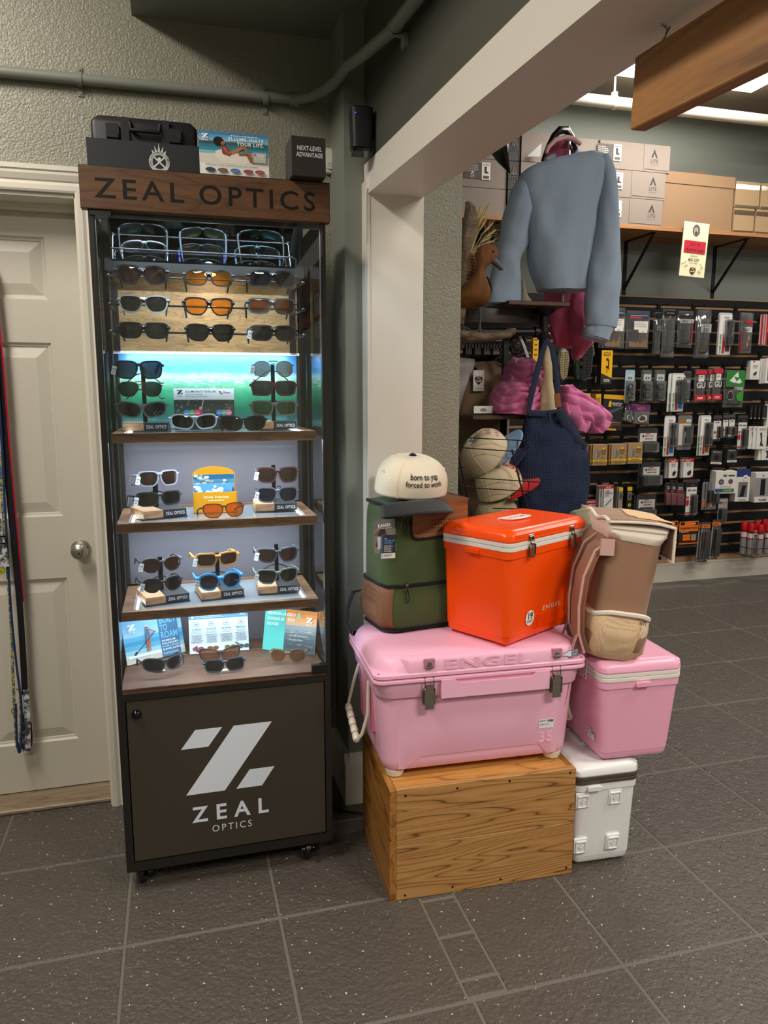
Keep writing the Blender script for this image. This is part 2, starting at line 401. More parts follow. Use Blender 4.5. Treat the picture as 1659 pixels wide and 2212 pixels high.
# baseboards
def base_prof(b, axis, a0, a1, at, h=.19, th=.016, sgn=-1):
    pr = [(0, 0), (0, h), (th*.35, h), (th*.5, h-.014), (th*.85, h-.03), (th, h-.045), (th, 0)]
    for i in range(len(pr)):
        p, q = pr[i], pr[(i+1) % len(pr)]
        if axis == 'x': b.add([(a0, at+sgn*p[0], p[1]), (a1, at+sgn*p[0], p[1]), (a1, at+sgn*q[0], q[1]), (a0, at+sgn*q[0], q[1])], [(0, 1, 2, 3)])
        else: b.add([(at+sgn*p[0], a0, p[1]), (at+sgn*p[0], a1, p[1]), (at+sgn*q[0], a1, q[1]), (at+sgn*q[0], a0, q[1])], [(0, 1, 2, 3)])
b = B(); base_prof(b, 'x', .527, .60, 2.426); base_prof(b, 'y', 2.41, YW, .543)
o = b.obj('baseboard_corner', trimm); o['kind'] = 'structure'; o['label'] = 'white baseboard round the corner chase'
b = B(); base_prof(b, 'x', -.19, .543, YW)
o = b.obj('baseboard_back', trimm); o['kind'] = 'structure'; o['label'] = 'white baseboard behind the display case'
b = B(); b.box(1.1, 6.2, YF-.03, YF, 0, .145); b.box(1.1, 6.2, YF-.033, YF, .137, .148)
o = b.obj('baseboard_far', trimm, smooth=0); o['kind'] = 'structure'; o['label'] = 'white toe board under the slat wall'
b = B(); b.box(.46, .53, YW-.02, YW, .28, .74, ch=.006); b.box(.47, .52, YW-.026, YW-.018, .30, .72, ch=.004)
o = b.obj('trim_4', paint('dark_trim', '#6a6f70', .4, 30, .1, .001), smooth=0); o['kind'] = 'structure'; o['label'] = 'small raised access panel low on the wall'

# ---- door with six raised panels, casing and knob
YD = YW+.14
def door_grain():
    m = M('door_enamel', '#c4beb0', .38); t = NT(m); v = t.coord('Object', (6, 1, 60))
    t.bump(t.noise(v, 6, 5, .6, .8), .25, .0015); return m
doorm = door_grain()
door = struct(thing('door_1', 'cream six panel door', 'door', (0, YD, 0)), 'cream six panel door'); del door['category']
cols = [(-1.02, -.74), (-.67, -.39)]; rows = [(.20, .805), (1.025, 1.615), (1.755, 1.955)]
x0, x1, zb, zt = DX0+.005, DX1-.003, .02, DH-.004
b = B()
def slab(xa, xb, za, zc): b.box(xa, xb, 0, .035, za, zc)
slab(x0, cols[0][0], zb, zt); slab(cols[0][1], cols[1][0], zb, zt); slab(cols[1][1], x1, zb, zt)
for cx in cols:
    zz = [zb]+[q for r in rows for q in r]+[zt]
    for k in range(0, len(zz), 2): slab(cx[0], cx[1], zz[k], zz[k+1])
    for r in rows: b.box(cx[0], cx[1], .02, .035, r[0], r[1])
b.obj('leaf', doorm, door, smooth=0)
for cx in cols:
    for r in rows:
        p = B(); L = []
        for ins, y in ((0, 0), (.006, .008), (.012, .009), (.014, .013), (.05, .004), (.052, .004)):
            L.append([(cx[0]+ins, y, r[0]+ins), (cx[1]-ins, y, r[0]+ins), (cx[1]-ins, y, r[1]-ins), (cx[0]+ins, y, r[1]-ins)])
        p.loft(L, cap=False); n = len(p.v); p.f.append((n-4, n-3, n-2, n-1)); p.mi.append(0)
        p.obj('raised_panel', doorm, door, smooth=0)
nick = M('brushed_nickel', '#b9b6b0', .28, 1)
k = B(); kx, kz = -.339, .905
k.lathe([(0, .032), (.004, .0335), (.007, .031), (.009, .02), (.012, .013), (.026, .013), (.03, .02), (.036, .026), (.046, .0285), (.056, .0265), (.062, .02), (.065, .01), (.0655, .002)], 28, TR(kx, 0, kz, rx=R(90)))
kn = k.obj('door_knob', nick, door); kn['label'] = 'satin nickel round door knob'
b = B(); b.mat(M('black_gap', '#0b0b0b', .8)); b.lathe([(0, .0035), (.001, .0025)], 10, TR(kx, -.0655, kz-.004, rx=R(90))); b.lathe([(0, .004), (.002, .003)], 10, TR(kx+.022, -.007, kz+.006, rx=R(90)))
b.obj('keyhole', None, door)
# casing (trim) with its moulded profile
def casing():
    b = B(); pr = [(0, 0), (0, .014), (.006, .017), (.02, .017), (.03, .012), (.034, .016), (.05, .022), (.058, .022), (.062, .026), (.076, .026), (.076, 0)]
    A = [(p[0], -p[1]) for p in pr]
    top = []; fr = []
    for o_, y in A:
        fr.append([(DX0-o_, y, 0), (DX0-o_, y, DH+o_), (DX1+o_, y, DH+o_), (DX1+o_, y, 0)])
    for i in range(len(A)-1):
        p, q = fr[i], fr[i+1]
        for k_ in range(3): b.add([p[k_], p[k_+1], q[k_+1], q[k_]], [(0, 1, 2, 3)])
    return b
o = casing().obj('trim_5', trimm, loc=(0, YW, 0), smooth=20); o['kind'] = 'structure'; o['label'] = 'moulded white door casing'
b = B(); b.box(DX0-.001, DX0+.012, -.002, .15, 0, DH); b.box(DX1-.004, DX1+.001, -.002, .15, 0, DH); b.box(DX0, DX1, -.002, .15, DH-.012, DH+.001); b.box(DX0, DX1, .09, .135, DH-.03, DH-.01)
o = b.obj('trim_6', trimm, loc=(0, YW, 0), smooth=0); o['kind'] = 'structure'; o['label'] = 'white door jamb lining'
b = B(); b.box(DX0, DX1, .02, .16, 0, .016, ch=.004)
o = b.obj('trim_7', wood('threshold_oak', ['#4e3f30', '#7d6a54', '#9b8870'], (3, 30, 30)), loc=(0, YW, 0), smooth=0); o['kind'] = 'structure'; o['label'] = 'worn wooden threshold under the door'

# ---- conduit on the wall, turning along the beam
pipe = thing('conduit_pipe', 'grey painted conduit running along the wall above the display case and round the corner', 'pipe', (0, 0, 0))
zp, yp, rp = 2.392, YW-.022, .0165
path = [(-2.4, yp, zp-.02), (-1.2, yp, zp-.004), (-.3, yp, zp), (.30, yp, zp+.004), (.40, yp, zp+.006)]
for i in range(1, 9):
    a = R(90*i/8); path.append((.40+.13*math.sin(a), yp-.30*(1-math.cos(a)), zp+.006-.004*i/8))
path += [(.545, 2.2, zp-.015), (.575, 2.0, zp-.03), (.585, 1.6, zp-.055), (.585, .2, zp-.12)]
B().tube(path, rp, 14).obj('tube', wallsm, pipe)
cl = B()
cl.cyl((.405, yp, zp+.006), (.435, yp, zp+.006), rp+.005, n=14)
cl.obj('coupling', wallsm, pipe)
for cx in (-.237, .327):
    q = B(); q.lathe([(-.008, rp+.003), (.008, rp+.003)], 14, TR(cx, yp, zp, ry=R(90))); q.box(cx-.008, cx+.008, YW-.004, YW, zp-.042, zp+.042); q.cyl((cx, YW-.004, zp-.034), (cx, YW-.007, zp-.034), .004, n=8); q.cyl((cx, YW-.004, zp+.034), (cx, YW-.007, zp+.034), .004, n=8)
    q.obj('pipe_clip', wallsm, pipe)
q = B(); q.lathe([(-.008, rp+.003), (.008, rp+.003)], 14, TR(.576, 1.98, zp-.031, rx=R(90))); q.box(.57, .609, 1.972, 1.988, zp-.05, zp-.046); q.box(.598, .609, 1.965, 1.995, zp-.075, zp-.045)
q.obj('pipe_clip', wallsm, pipe)
# ---- white sprinkler pipe and ceiling light in the back room
sp = thing('sprinkler_pipe', 'white painted pipe hung below the ceiling of the back room', 'pipe', (0, 4.36, 3.2))
B().tube([(1.1, 0, 0), (6.1, 0, 0)], .034, 14).obj('tube', trimm, sp)
q = B(); q.cyl((2.67, 0, .03), (2.67, 0, .18), .006, n=8); q.lathe([(-.012, .039), (.012, .039)], 14, TR(2.67, 0, 0, ry=R(90))); q.box(2.655, 2.685, -.012, .012, .03, .06)
q.obj('hanger', trimm, sp)
cl = thing('ceiling_light', 'bright ceiling light panel glimpsed above the white beam', 'ceiling light', (3.05, 4.05, 3.37))
b = B(); b.box(-.62, .62, -.32, .32, -.012, .01); b.obj('frame', trimm, cl, smooth=0)
b = B(); b.box(-.6, .6, -.3, .3, -.02, -.011); b.obj('diffuser', M('lamp_diffuser', '#ffffff', .5, emit='#fff4e2', estr=6), cl, smooth=0)
# ================================================================ the lit display case
def wobj(b, name, mat, parent, smooth=35): return b.obj(name, mat, parent, loc=-parent.location, smooth=smooth)
black = M('black_steel', '#191715', .42, spec=.5); satin = M('satin_black', '#0d0d0e', .35); gloss_blk = M('gloss_black', '#0a0a0b', .12)
bronze = paint('bronze_panel', '#3b352c', .38, 8, .02, .001, .10)
hdrw = wood('header_walnut', ['#2e1c10', '#57371d', '#6f4a28'], (3, 10, 26), .55, 7, 2.5, .35)
shw = wood('shelf_walnut', ['#3c281a', '#6a4a31', '#8a6646'], (4, 14, 40), .5, 8, 2.2, .3)
oldw = wood('weathered_oak', ['#352512', '#69502f', '#8a6b41', '#a38252'], (5, 14, 42), .6, 14, 5, 1.0, 90, wave=.2)
plankw = wood('deck_plank', ['#2e1d13', '#543726', '#674630'], (4, 22, 22), .6, 7, 2.5, .4)
mirror = M('mirror_glass', '#c9d2d6', .02, 1)
sidem = glassy('side_glass', (.97, .985, .985), .07, .02)
clear = glassy('clear_glass', (.96, .985, .98), .05)
steel = M('chrome_steel', '#b5b6b8', .18, 1)
ledm = M('led_strip', '#ffffff', .5, emit='#e4f1ff', estr=12)
CX0, CX1, CY0, CY1 = -.190, .419, 2.112, 2.50
case = thing('display_case', 'tall lit sunglasses display case with wooden header sign and black base cabinet', 'display case', (.115, 2.31, 0))
# base cabinet
b = B(); z0, z1 = .069, .612
b.box(CX0, CX1, CY0+.012, CY1, z0, z0+.012); b.box(CX0, CX1, CY0+.012, CY1, z1-.012, z1); b.box(CX0, CX0+.012, CY0+.012, CY1, z0, z1); b.box(CX1-.012, CX1, CY0+.012, CY1, z0, z1); b.box(CX0, CX1, CY1-.012, CY1, z0, z1)
PX0, PX1, PZ0, PZ1 = CX0+.024, CX1-.021, z0+.03, z1-.022
b.box(CX0, PX0-.003, CY0, CY0+.014, z0, z1); b.box(PX1+.003, CX1, CY0, CY0+.014, z0, z1); b.box(PX0-.003, PX1+.003, CY0, CY0+.014, z0, PZ0-.003); b.box(PX0-.003, PX1+.003, CY0, CY0+.014, PZ1+.003, z1)
wobj(b, 'base_cabinet', black, case, 0)
b = B(); b.box(PX0, PX1, CY0+.003, CY0+.018, PZ0, PZ1, ch=.0012); cd = wobj(b, 'cabinet_door', bronze, case, 0)
p = Print(); p.zlogo((PX0+PX1)/2-.005, .384, .20, '#d0d7e2')
p.txt('ZEAL', (PX0+PX1)/2-.004, .196, .046, '#d0d7e2', 'b', track=.34, fit=.222); p.txt('OPTICS', (PX0+PX1)/2-.002, .157, .021, '#d0d7e2', 'r', track=.18, fit=.118)
o = p.obj('printed_logo', cd, (0, CY0+.0028, 0)); o['label'] = 'pale grey printed Z emblem and lettering'
b = B(); lk = TR(PX0+.026, CY0+.003, PZ1-.038, rx=R(90)); b.lathe([(0, .0135), (.006, .0135), (.011, .011), (.014, .006), (.0142, .001)], 20, lk); b.box(-.001, .001, -.006, .006, .0140, .0146, lk)
wobj(b, 'lock', gloss_blk, cd) if False else b.obj('lock', gloss_blk, cd)
for cx, cy in ((-.150, 2.168), (.346, 2.150), (-.15, 2.44), (.346, 2.44)):
    b = B(); b.mat(satin); b.lathe([(-.011, .016), (-.011, .026), (-.007, .030), (.007, .030), (.011, .026), (.011, .016)], 20, TR(cx, cy, .030, ry=R(90)))
    b.box(cx-.016, cx+.016, cy-.012, cy+.018, .062, .069); b.box(cx-.016, cx-.013, cy-.008, cy+.012, .024, .063); b.box(cx+.013, cx+.016, cy-.008, cy+.012, .024, .063)
    b.box(cx+.004, cx+.018, cy-.045, cy-.022, .036, .043, TR()); b.mat(steel); b.cyl((cx-.017, cy, .030), (cx+.021, cy, .030), .006, n=10)
    wobj(b, 'caster', None, case)
# posts, sides and back
for nm, x0, x1, y0, y1 in (('post', CX0, CX0+.016, CY0, CY0+.02), ('post', CX1-.014, CX1, CY0, CY0+.02), ('post', CX0, CX0+.016, CY1-.016, CY1), ('post', CX1-.014, CX1, CY1-.016, CY1)):
    b = B(); b.box(x0, x1, y0, y1, .612, 1.985, ch=.0015); wobj(b, nm, black, case, 0)
for x in (CX0+.004, CX1-.008):
    b = B(); b.box(x, x+.004, CY0+.02, CY1-.016, .612, 1.93); o = wobj(b, 'side_panel', sidem, case, 0); o['label'] = 'glass side panel'
for x in (CX0+.020, CX1-.032):
    b = B(); b.box(x, x+.012, CY1-.05, CY1-.035, .62, 1.93); b.box(x+.003, x+.009, CY1-.06, CY1-.05, .62, 1.93); wobj(b, 'shelf_standard', black, case, 0)
b = B(); b.box(CX0, CX1, CY1-.012, CY1, .612, 1.985); wobj(b, 'rear_panel', black, case, 0)
backm = paint('grey_metal_back', '#68666e', .36, 4, .0, .001, .25)
b = B(); b.box(-.176, .402, CY1-.026, CY1-.016, .62, 1.33); wobj(b, 'back_panel', backm, case, 0)
# surf photograph printed on the back panel
def wave_mat():
    m = M('surf_print', '#3fa08a', .35); t = NT(m); c = t.n('TexCoord'); sp = t.n('SeparateXYZ'); t.l(c.outputs['Generated'], sp.inputs[0])
    v = t.coord('Generated', (3.2, 1, 3)); nz = t.noise(v, 2.2, 6, .62, .6)
    cv = t.n('Math', operation='MULTIPLY_ADD'); t.l(nz, cv.inputs[0]); cv.inputs[1].default_value = .22; t.l(sp.outputs[2], cv.inputs[2])
    base = t.ramp(cv.outputs[0], [(0, '#2f6b73'), (.18, '#4f9a9c'), (.27, '#285f5c'), (.40, '#176248'), (.58, '#2f8c66'), (.72, '#62a988'), (.79, '#9cc6cb'), (.86, '#5a9fd0'), (1, '#4592d6')])
    t2 = t.noise(t.coord('Generated', (14, 1, 26)), 1.6, 5, .7); foam = t.ramp(t2, [(.5, 0.0), (.66, 1.0)])
    band = t.ramp(cv.outputs[0], [(.10, 0.0), (.16, .5), (.24, 0.0), (.66, 0.0), (.73, 1.0), (.80, 0.0)])
    k = t.mix(1, foam, band, 'MULTIPLY'); t.color(t.mix(k, base, '#e6f3ee')); return m
b = B(); b.box(-.176, .402, CY1-.030, CY1-.016, 1.335, 1.572); o = wobj(b, 'printed_backdrop', wave_mat(), case, 0); o['label'] = 'photographic print of a green breaking wave'
b = B(); b.box(-.173, .395, 2.440, 2.455, 1.574, 1.806); o = wobj(b, 'wood_backing', oldw, case, 0); o['label'] = 'weathered oak backing behind the rods'
b = B(); b.box(-.17, .392, 2.43, 2.44, 1.566, 1.574); wobj(b, 'ledge', M('ledge_white', '#e6ecef', .4), case, 0)
# top of the case, header sign
b = B(); b.box(CX0, CX1, CY0+.004, CY1, 1.985, 2.0); b.box(CX0+.014, CX1-.014, 2.44, CY1-.014, 1.806, 1.985); b.box(CX0+.014, CX1-.014, CY0+.01, CY0+.02, 1.893, 1.985)
wobj(b, 'top_housing', black, case, 0)
b = B(); b.mat(hdrw); b.box(-.2035, .4275, 2.098, 2.126, 1.906, 2.008, ch=.0015); b.mat(satin); b.box(-.205, .429, 2.099, 2.128, 2.006, 2.0095); b.box(-.2052, -.2025, 2.0985, 2.128, 1.906, 2.0095); b.box(.4265, .4292, 2.0985, 2.128, 1.906, 2.0095)
hd = wobj(b, 'header_sign', None, case, 0); hd['label'] = 'walnut header board with black lettering'
for w_, x_, f_ in (('ZEAL', -.1705, .217), ('OPTICS', .0825, .308)):
    p = Print(); p.txt(w_, x_, 1.934, .046, '#120c08', 'm', 'l', track=.15, fit=f_); p.obj('lettering', hd, (0, 2.0978, 0))
# mirror strip tilted down over the top row
b = B(); b.box(-.264, .264, -.002, .002, -.060, .060); ML = Vector((.108, 2.33, atY(437, 523, 2.33).z)); mr = b.obj('tilted_mirror', mirror, case, ML-case.location, (R(30.5), 0, 0), 0); mr['label'] = 'narrow tilted mirror'
b = B(); b.box(-.266, .266, .0022, .006, -.062, .062); b.obj('mirror_backing', satin, case, ML-case.location, (R(30.5), 0, 0), 0)
b = B(); b.box(-.176, .402, 2.368, 2.38, ML.z-.085, ML.z-.050); b.box(-.176, .402, 2.296, 2.304, ML.z+.053, 1.985); wobj(b, 'mirror_rail', satin, case, 0)
# rods with their side bars
for x in (-.158, .372):
    b = B(); b.box(x-.009, x+.009, 2.425, 2.439, 1.575, 1.772); wobj(b, 'rod_bar', satin, case, 0)
for z in (atY(440, 603, 2.217).z, atY(440, 663, 2.217).z, atY(440, 720, 2.217).z):
    b = B(); b.tube([(-.158, 2.43, z), (-.158, 2.225, z), (-.152, 2.217, z), (.366, 2.217, z-.001), (.372, 2.225, z), (.372, 2.43, z)], .0028, 8)
    b.ball((-.158, 2.217, z), .006, .006, .006, 8, 6); b.ball((.372, 2.217, z), .006, .006, .006, 8, 6); wobj(b, 'rod', M('rod_steel', '#5a5c62', .25, 1), case)
b = B(); b.tube([(-.145, 2.185, 1.828), (.34, 2.185, 1.826), (.348, 2.185, 1.82), (.348, 2.185, 1.80)], .0022, 8); wobj(b, 'rod', MATS['rod_steel'], case)
# three lit shelves
SH = [(1.316, 2.114), (1.072, 2.114), (.824, 2.114)]
for zb, y in SH:
    b = B(); t = .026
    sx0, sx1, y1 = -.164, .386, 2.44
    b.box(sx0, sx1, y, y+.022, zb, zb+t, ch=.001); b.box(sx0, sx0+.03, y+.022, y1, zb, zb+t); b.box(sx1-.03, sx1, y+.022, y1, zb, zb+t); b.box(sx0, sx1, y1-.026, y1, zb, zb+t)
    sh = wobj(b, 'shelf', shw, case, 0)
    b = B(); b.box(sx0+.03, sx1-.03, y+.022, y1-.026, zb+.018, zb+.0225); b.obj('shelf_glass', M('shelf_glass_tint', '#7d858c', .04, spec=.8), sh, smooth=0)
    for xa in (sx0+.036, sx1-.042):
        b = B(); b.box(xa, xa+.006, y+.03, y1-.04, zb+.0225, zb+.0245); b.obj('led_strip', ledm, sh, smooth=0)
    b = B(); b.box(sx0+.05, sx1-.05, y+.026, y+.034, zb+.002, zb+.006); b.obj('led_strip', ledm, sh, smooth=0)
b = B(); b.box(-.14, .37, CY0+.03, CY0+.045, 1.925, 1.93); wobj(b, 'led_strip', ledm, case, 0)
# the strips' light
COOL = (.80, .90, 1.0)
for zz, p_, yy in ((1.922, 9, 2.165), (1.313, 1.7, 2.165), (1.313, 2.8, 2.35), (1.069, 1.7, 2.165), (1.069, 2.8, 2.35), (.821, 2.2, 2.165), (.821, 1.0, 2.36)):
    area_light('case_strip_light', (.112, yy, zz), .5, p_, COOL, (R(-12), 0, 0), .012)
area_light('case_strip_light', (.112, 2.425, 1.562), .5, 1.1, COOL, (R(30), 0, 0), .012)
b = B(); b.lathe([(0, .016), (.004, .016), (.006, .012)], 16, TR(.118, 2.345, 1.796, rx=R(180))); pk = wobj(b, 'led_puck', ledm, case); pk['label'] = 'small round lamp under the mirror'
area_light('case_puck_light', (.118, 2.345, 1.788), .03, .5, (1.0, .93, .82), (R(28), 0, 0))
# bottom deck of planks
ys = [CY0, CY0+.088, CY0+.172, CY0+.258, CY1-.03]
for i in range(4):
    b = B(); b.box(-.177, .407, ys[i]+.0008, ys[i+1]-.0008, .612, .624+(.003 if i == 0 else 0), ch=.001); wobj(b, 'deck_plank', plankw, case, 0)
# glass door with hinge and lock
b = B(); b.box(-.178, .41, CY0-.002, CY0+.003, .625, 1.905); gd = wobj(b, 'glass_door', clear, case, 0); gd['label'] = 'clear glass door'
b = B(); b.box(-.186, -.135, CY0-.006, CY0+.012, 1.893, 1.904); b.box(-.172, -.142, CY0-.008, CY0-.003, 1.883, 1.894); b.obj('hinge', satin, gd, smooth=0)
b = B(); b.mat(satin); b.box(.362, .409, CY0-.008, CY0+.014, .622, .648, ch=.002); b.mat(gloss_blk); b.lathe([(0, .008), (.003, .007)], 16, TR(.394, CY0+.004, .648)); b.obj('lock', None, gd, smooth=30)

# ---------------------------------------------------------------- things on the shelves
def stand(label, x, y, z, yaw, h, sgn=1):
    """wooden block with black end and a post with wire arms"""
    t = thing('sunglasses_stand', label, 'display stand', (x, y, z), yaw, 'wooden sunglasses stands')
    b = B(); b.box(-.062, -.006, -.06, .06, .004, .026, ch=.001); b.obj('wood_block', oak_end, t, smooth=0)
    b = B(); b.box(-.005, .062, -.06, .06, .004, .026, ch=.001); bb = b.obj('black_block', M('block_black', '#23252a', .5), t, smooth=0)
    p = Print(); p.txt('ZEAL OPTICS', .029, .0105, .0085, '#e9ecf2', 'b', track=.06, fit=.055); p.obj('lettering', bb, (0, -.0602, 0))
    b = B(); b.box(-.064, .064, -.062, .062, 0, .004); b.obj('acrylic_base', glassy('acrylic', (.9, .93, .95), .1), t, smooth=0)
    b = B(); b.box(-.006, .006, .012, .022, .026, h, ch=.001); b.obj('post', gloss_blk, t, smooth=0)
    for zz in sgn:
        b = B(); b.tube([(-.058, .05, zz-.01), (-.05, .05, zz-.012), (-.02, .02, zz+.012), (0, .017, zz+.018), (.02, .02, zz+.012), (.05, .05, zz-.012), (.058, .05, zz-.01)], .0017, 6)
        b.obj('wire_arm', gloss_blk, t)
oak_end = wood('stand_oak', ['#8a6445', '#c1936d', '#dcb68f'], (6, 30, 30), .5, 7, 2, .2)
ZS = [1.3385, 1.0945, .8465]
stand('stand behind the left column of sunglasses on the wave shelf', -.083, 2.30, ZS[0], R(2), .185, (.06, .105, .15))
stand('stand behind the right column of sunglasses on the wave shelf', .292, 2.31, ZS[0], R(-3), .195, (.07, .115, .16))
stand('stand left of the yellow leaflet holder on the middle shelf', -.058, 2.251, ZS[1], R(20), .12, (.055, .10))
stand('stand right of the yellow leaflet holder on the middle shelf', .285, 2.29, ZS[1], R(-2), .135, (.055, .105))
stand('leftmost stand on the lowest lit shelf', -.056, 2.241, ZS[2], R(14), .125, (.05, .10))
stand('middle stand on the lowest lit shelf, under blue sunglasses', .107, 2.252, ZS[2], R(8), .125, (.05, .10))
stand('rightmost stand on the lowest lit shelf', .285, 2.264, ZS[2], R(-2), .14, (.06, .11))
# ================================================================ sunglasses, each a thing of its own
LENS = {'grey': ((.07, .08, .08), .7, (.02, .022, .022)), 'dark': ((.03, .03, .035), .8, (.012, .012, .014)), 'brown': ((.13, .06, .035), .7, (.045, .022, .016)), 'amber': ((.92, .38, .05), .18, (.5, .2, .03)), 'copper': ((.38, .14, .07), .55, (.11, .04, .022)), 'green': ((.20, .26, .09), .5, (.07, .09, .03)), 'teal': ((.04, .10, .10), .65, (.012, .035, .035)), 'gold': ((.50, .36, .22), .6, (.42, .30, .19)), 'blueblk': ((.03, .03, .07), .75, (.015, .015, .04)), 'orange': ((.95, .28, .04), .3, (.7, .2, .03)), 'bronze': ((.40, .17, .09), .5, (.25, .11, .06))}
def lens_m(k):
    c, bd, bc = LENS[k]; return glassy('lens_'+k, c, .07, .03, body=bd, bodycol=tuple(x*.55 for x in bc))
def frame_m(c, clearish=False):
    n = 'frame_'+c.lstrip('#')
    if n in MATS: return MATS[n]
    m = M(n, c, .42, spec=.3); return m
tagm = M('price_tag_white', '#e9edf2', .5)
SHAPES = {   # half width, half height, squareness, widening to the top, rise to the outside, frame thickness
    'wrap': (.0285, .0205, 2.7, .10, .10, .0042), 'sport': (.0295, .0185, 2.9, .05, .14, .0045), 'way': (.0275, .0205, 3.0, .14, .06, .0042),
    'rect': (.0275, .0180, 3.8, .06, .02, .0040), 'round': (.0265, .0215, 2.25, .06, .02, .0036), 'avi': (.0285, .0225, 2.5, .16, .0, .0013), 'oct': (.0255, .0235, 2.4, .0, .0, .0012), 'sq': (.0275, .0220, 3.4, .08, .03, .0042)}
def sunglasses(label, P, width, yaw, shape, frame, lens, temple=None, tilt=0, roll=0, price=False, group='', lock=False, metal=False, thick=1.0, low=None):
    t = thing('sunglasses', label, 'sunglasses', P, (R(tilt), R(roll), R(yaw)), group)
    s = width/.143; a, bb, n, tap, rise, th = SHAPES[shape]; th *= thick
    fm = M('frame_gold_metal', '#b08a56', .25, 1) if metal else frame_m(frame)
    cx, N = .0345, 28
    wrap = 5.5 if shape in ('wrap', 'sport') else 3.2
    def outline(side, off):
        pts = []
        for i in range(N):
            q = 2*math.pi*i/N; c, sn = math.cos(q), math.sin(q)
            x = (a+off)*math.copysign(abs(c)**(2/n), c); z = (bb+off)*math.copysign(abs(sn)**(2/n), sn)
            x *= 1+tap*z/bb; z += rise*x
            if x < -a*.35 and z < 0: x += (-.22*z)*min(1, (-x/a-.35)*2)          # nose cut
            pts.append((side*(cx+x), z))
        return pts
    Y = lambda x: wrap*x*x
    fb = B()
    dp = .0038 if not metal else .0016
    for side in (-1, 1):
        o, i_ = outline(side, th), outline(side, 0)
        rings = [[(x*s, (Y(x)+dy)*s, z*s) for x, z in L] for L, dy in ((i_, dp), (o, dp), (o, 0), (i_, 0))]
        if side < 0: rings.reverse()
        fb.loft(rings, cap=False, loop=True)
    # bridge, brow corners
    br = [(-.0085, bb*.62, 0), (0, bb*.66, 0), (.0085, bb*.62, 0)]
    hb = .0042*thick if not metal else .0012
    fb.tube([((x)*s, (Y(x)+dp/2-(.0008 if abs(x) < .001 else 0))*s, z*s*(1.0 if shape != 'round' else .8)) for x, z, _ in br], [hb*s]*3, 8, flat=1.0)
    if metal: fb.tube([(-.014*s, .001*s, bb*.98*s), (0, .0005*s, bb*1.02*s), (.014*s, .001*s, bb*.98*s)], .0012*s, 6)
    xo = cx+a+th
    hz = bb*.52+rise*a
    for side in (-1, 1):
        fb.tube([(side*(xo-.005)*s, (Y(xo)+.0015)*s, hz*s), (side*(xo+.0025)*s, (Y(xo)+.002)*s, hz*s), (side*(xo+.004)*s, (Y(xo)+.010)*s, hz*s)], [x*s*(thick if not metal else .4) for x in (.0040, .0037, .0030)], 8)
    fo = fb.obj('frame', fm, t)
    for side in (-1, 1):
        lb = B(); L = outline(side, .0004); yv = dp*.45
        ctr = (side*cx*s, (Y(cx)-.0012)*s, 0)
        vs = [(x*s, (Y(x)+yv)*s, z*s) for x, z in L]
        mid = [((x*.55+side*cx*.45)*s, (Y(x*.55+side*cx*.45)+yv-.0009)*s, z*.55*s) for x, z in L]
        k = len(vs); fs = [(i, (i+1) % k, k+(i+1) % k, k+i) for i in range(k)]+[tuple(k+i for i in range(k))]
        if side > 0: fs = [tuple(reversed(f)) for f in fs]
        lb.add(vs+mid, fs); lb.obj('lens', lens_m(lens), t, smooth=60)
    tm = fm if temple is None else frame_m(temple)
    for side in (-1, 1):
        tb = B(); x = (xo+.004)*s; y = (Y(xo)+.010)*s; z = hz*s; r = (.0034 if not metal else .0016)*s
        tb.tube([(side*x, y, z), (side*(x-.001*s), y+.035*s, z), (side*(x-.004*s), y+.08*s, z-.002*s), (side*(x-.008*s), y+.10*s, z-.010*s), (side*(x-.011*s), y+.125*s, z-.030*s)], [r, r*.9, r*.75, r*1.0, r*.8], 8, flat=1.0)
        tb.obj('temple', tm, t)
    if lock:
        lb = B(); lb.lathe([(-.002, .0052*s), (.002, .0052*s), (.003, .004*s)], 12, TR(0, -.003, bb*.35*s, rx=R(90))); lb.obj('security_lock', gloss_blk, t)
    if price:
        pb = B(); T = TR(-(xo+.001)*s, (Y(xo)-.001)*s, hz*s-.012, ry=R(14)); pb.mat(tagm); pb.box(-.006, .006, -.0006, .0, -.014, .010, T); pb.mat(K('#9aa0a8')); pb.box(-.004, .004, -.0008, -.0006, -.001, .003, T); pb.box(-.004, .003, -.0008, -.0006, -.008, -.005, T)
        pb.obj('price_tag', None, t, smooth=0)
    return t
def sg(label, x, y, wpx, Y, yaw, shape, frame, lens, temple=None, **k):
    return sunglasses(label, atY(x, y, Y), px2m(Y, wpx, x)*.97, yaw, shape, frame, lens, temple, **k)
G1, G2, G3, G4, G5 = 'sunglasses on the three top rods', 'sunglasses on the wave shelf', 'sunglasses on the middle shelf', 'sunglasses on the lowest lit shelf', 'sunglasses on the bottom deck'
YR = 2.19
sg('large gloss black sunglasses with blue-brown lenses at the left of the top rod', 306.5, 593, 118, YR, 0, 'way', '#15151a', 'brown', group=G1, lock=True, thick=1.3)
sg('dark grey sunglasses with pale amber lenses in the middle of the top rod', 451.7, 600, 114, YR, 0, 'rect', '#2c3134', 'amber', group=G1, lock=True)
sg('black sunglasses with dark lenses at the right of the top rod', 590, 602, 110, YR, 0, 'rect', '#1a1a1c', 'dark', group=G1, lock=True, thick=1.2)
sg('silver grey sunglasses with grey green lenses at the left of the second rod', 310, 656, 116, YR, 0, 'way', '#8e9296', 'grey', group=G1, lock=True)
sg('black and blue sunglasses with orange lenses in the middle of the second rod', 451.7, 662, 115, YR, 0, 'way', '#15171f', 'amber', '#2b3a8a', group=G1, lock=True)
sg('dark teal sunglasses with copper lenses at the right of the second rod', 588.4, 661, 112, YR, 0, 'rect', '#2f4a50', 'copper', group=G1, lock=True)
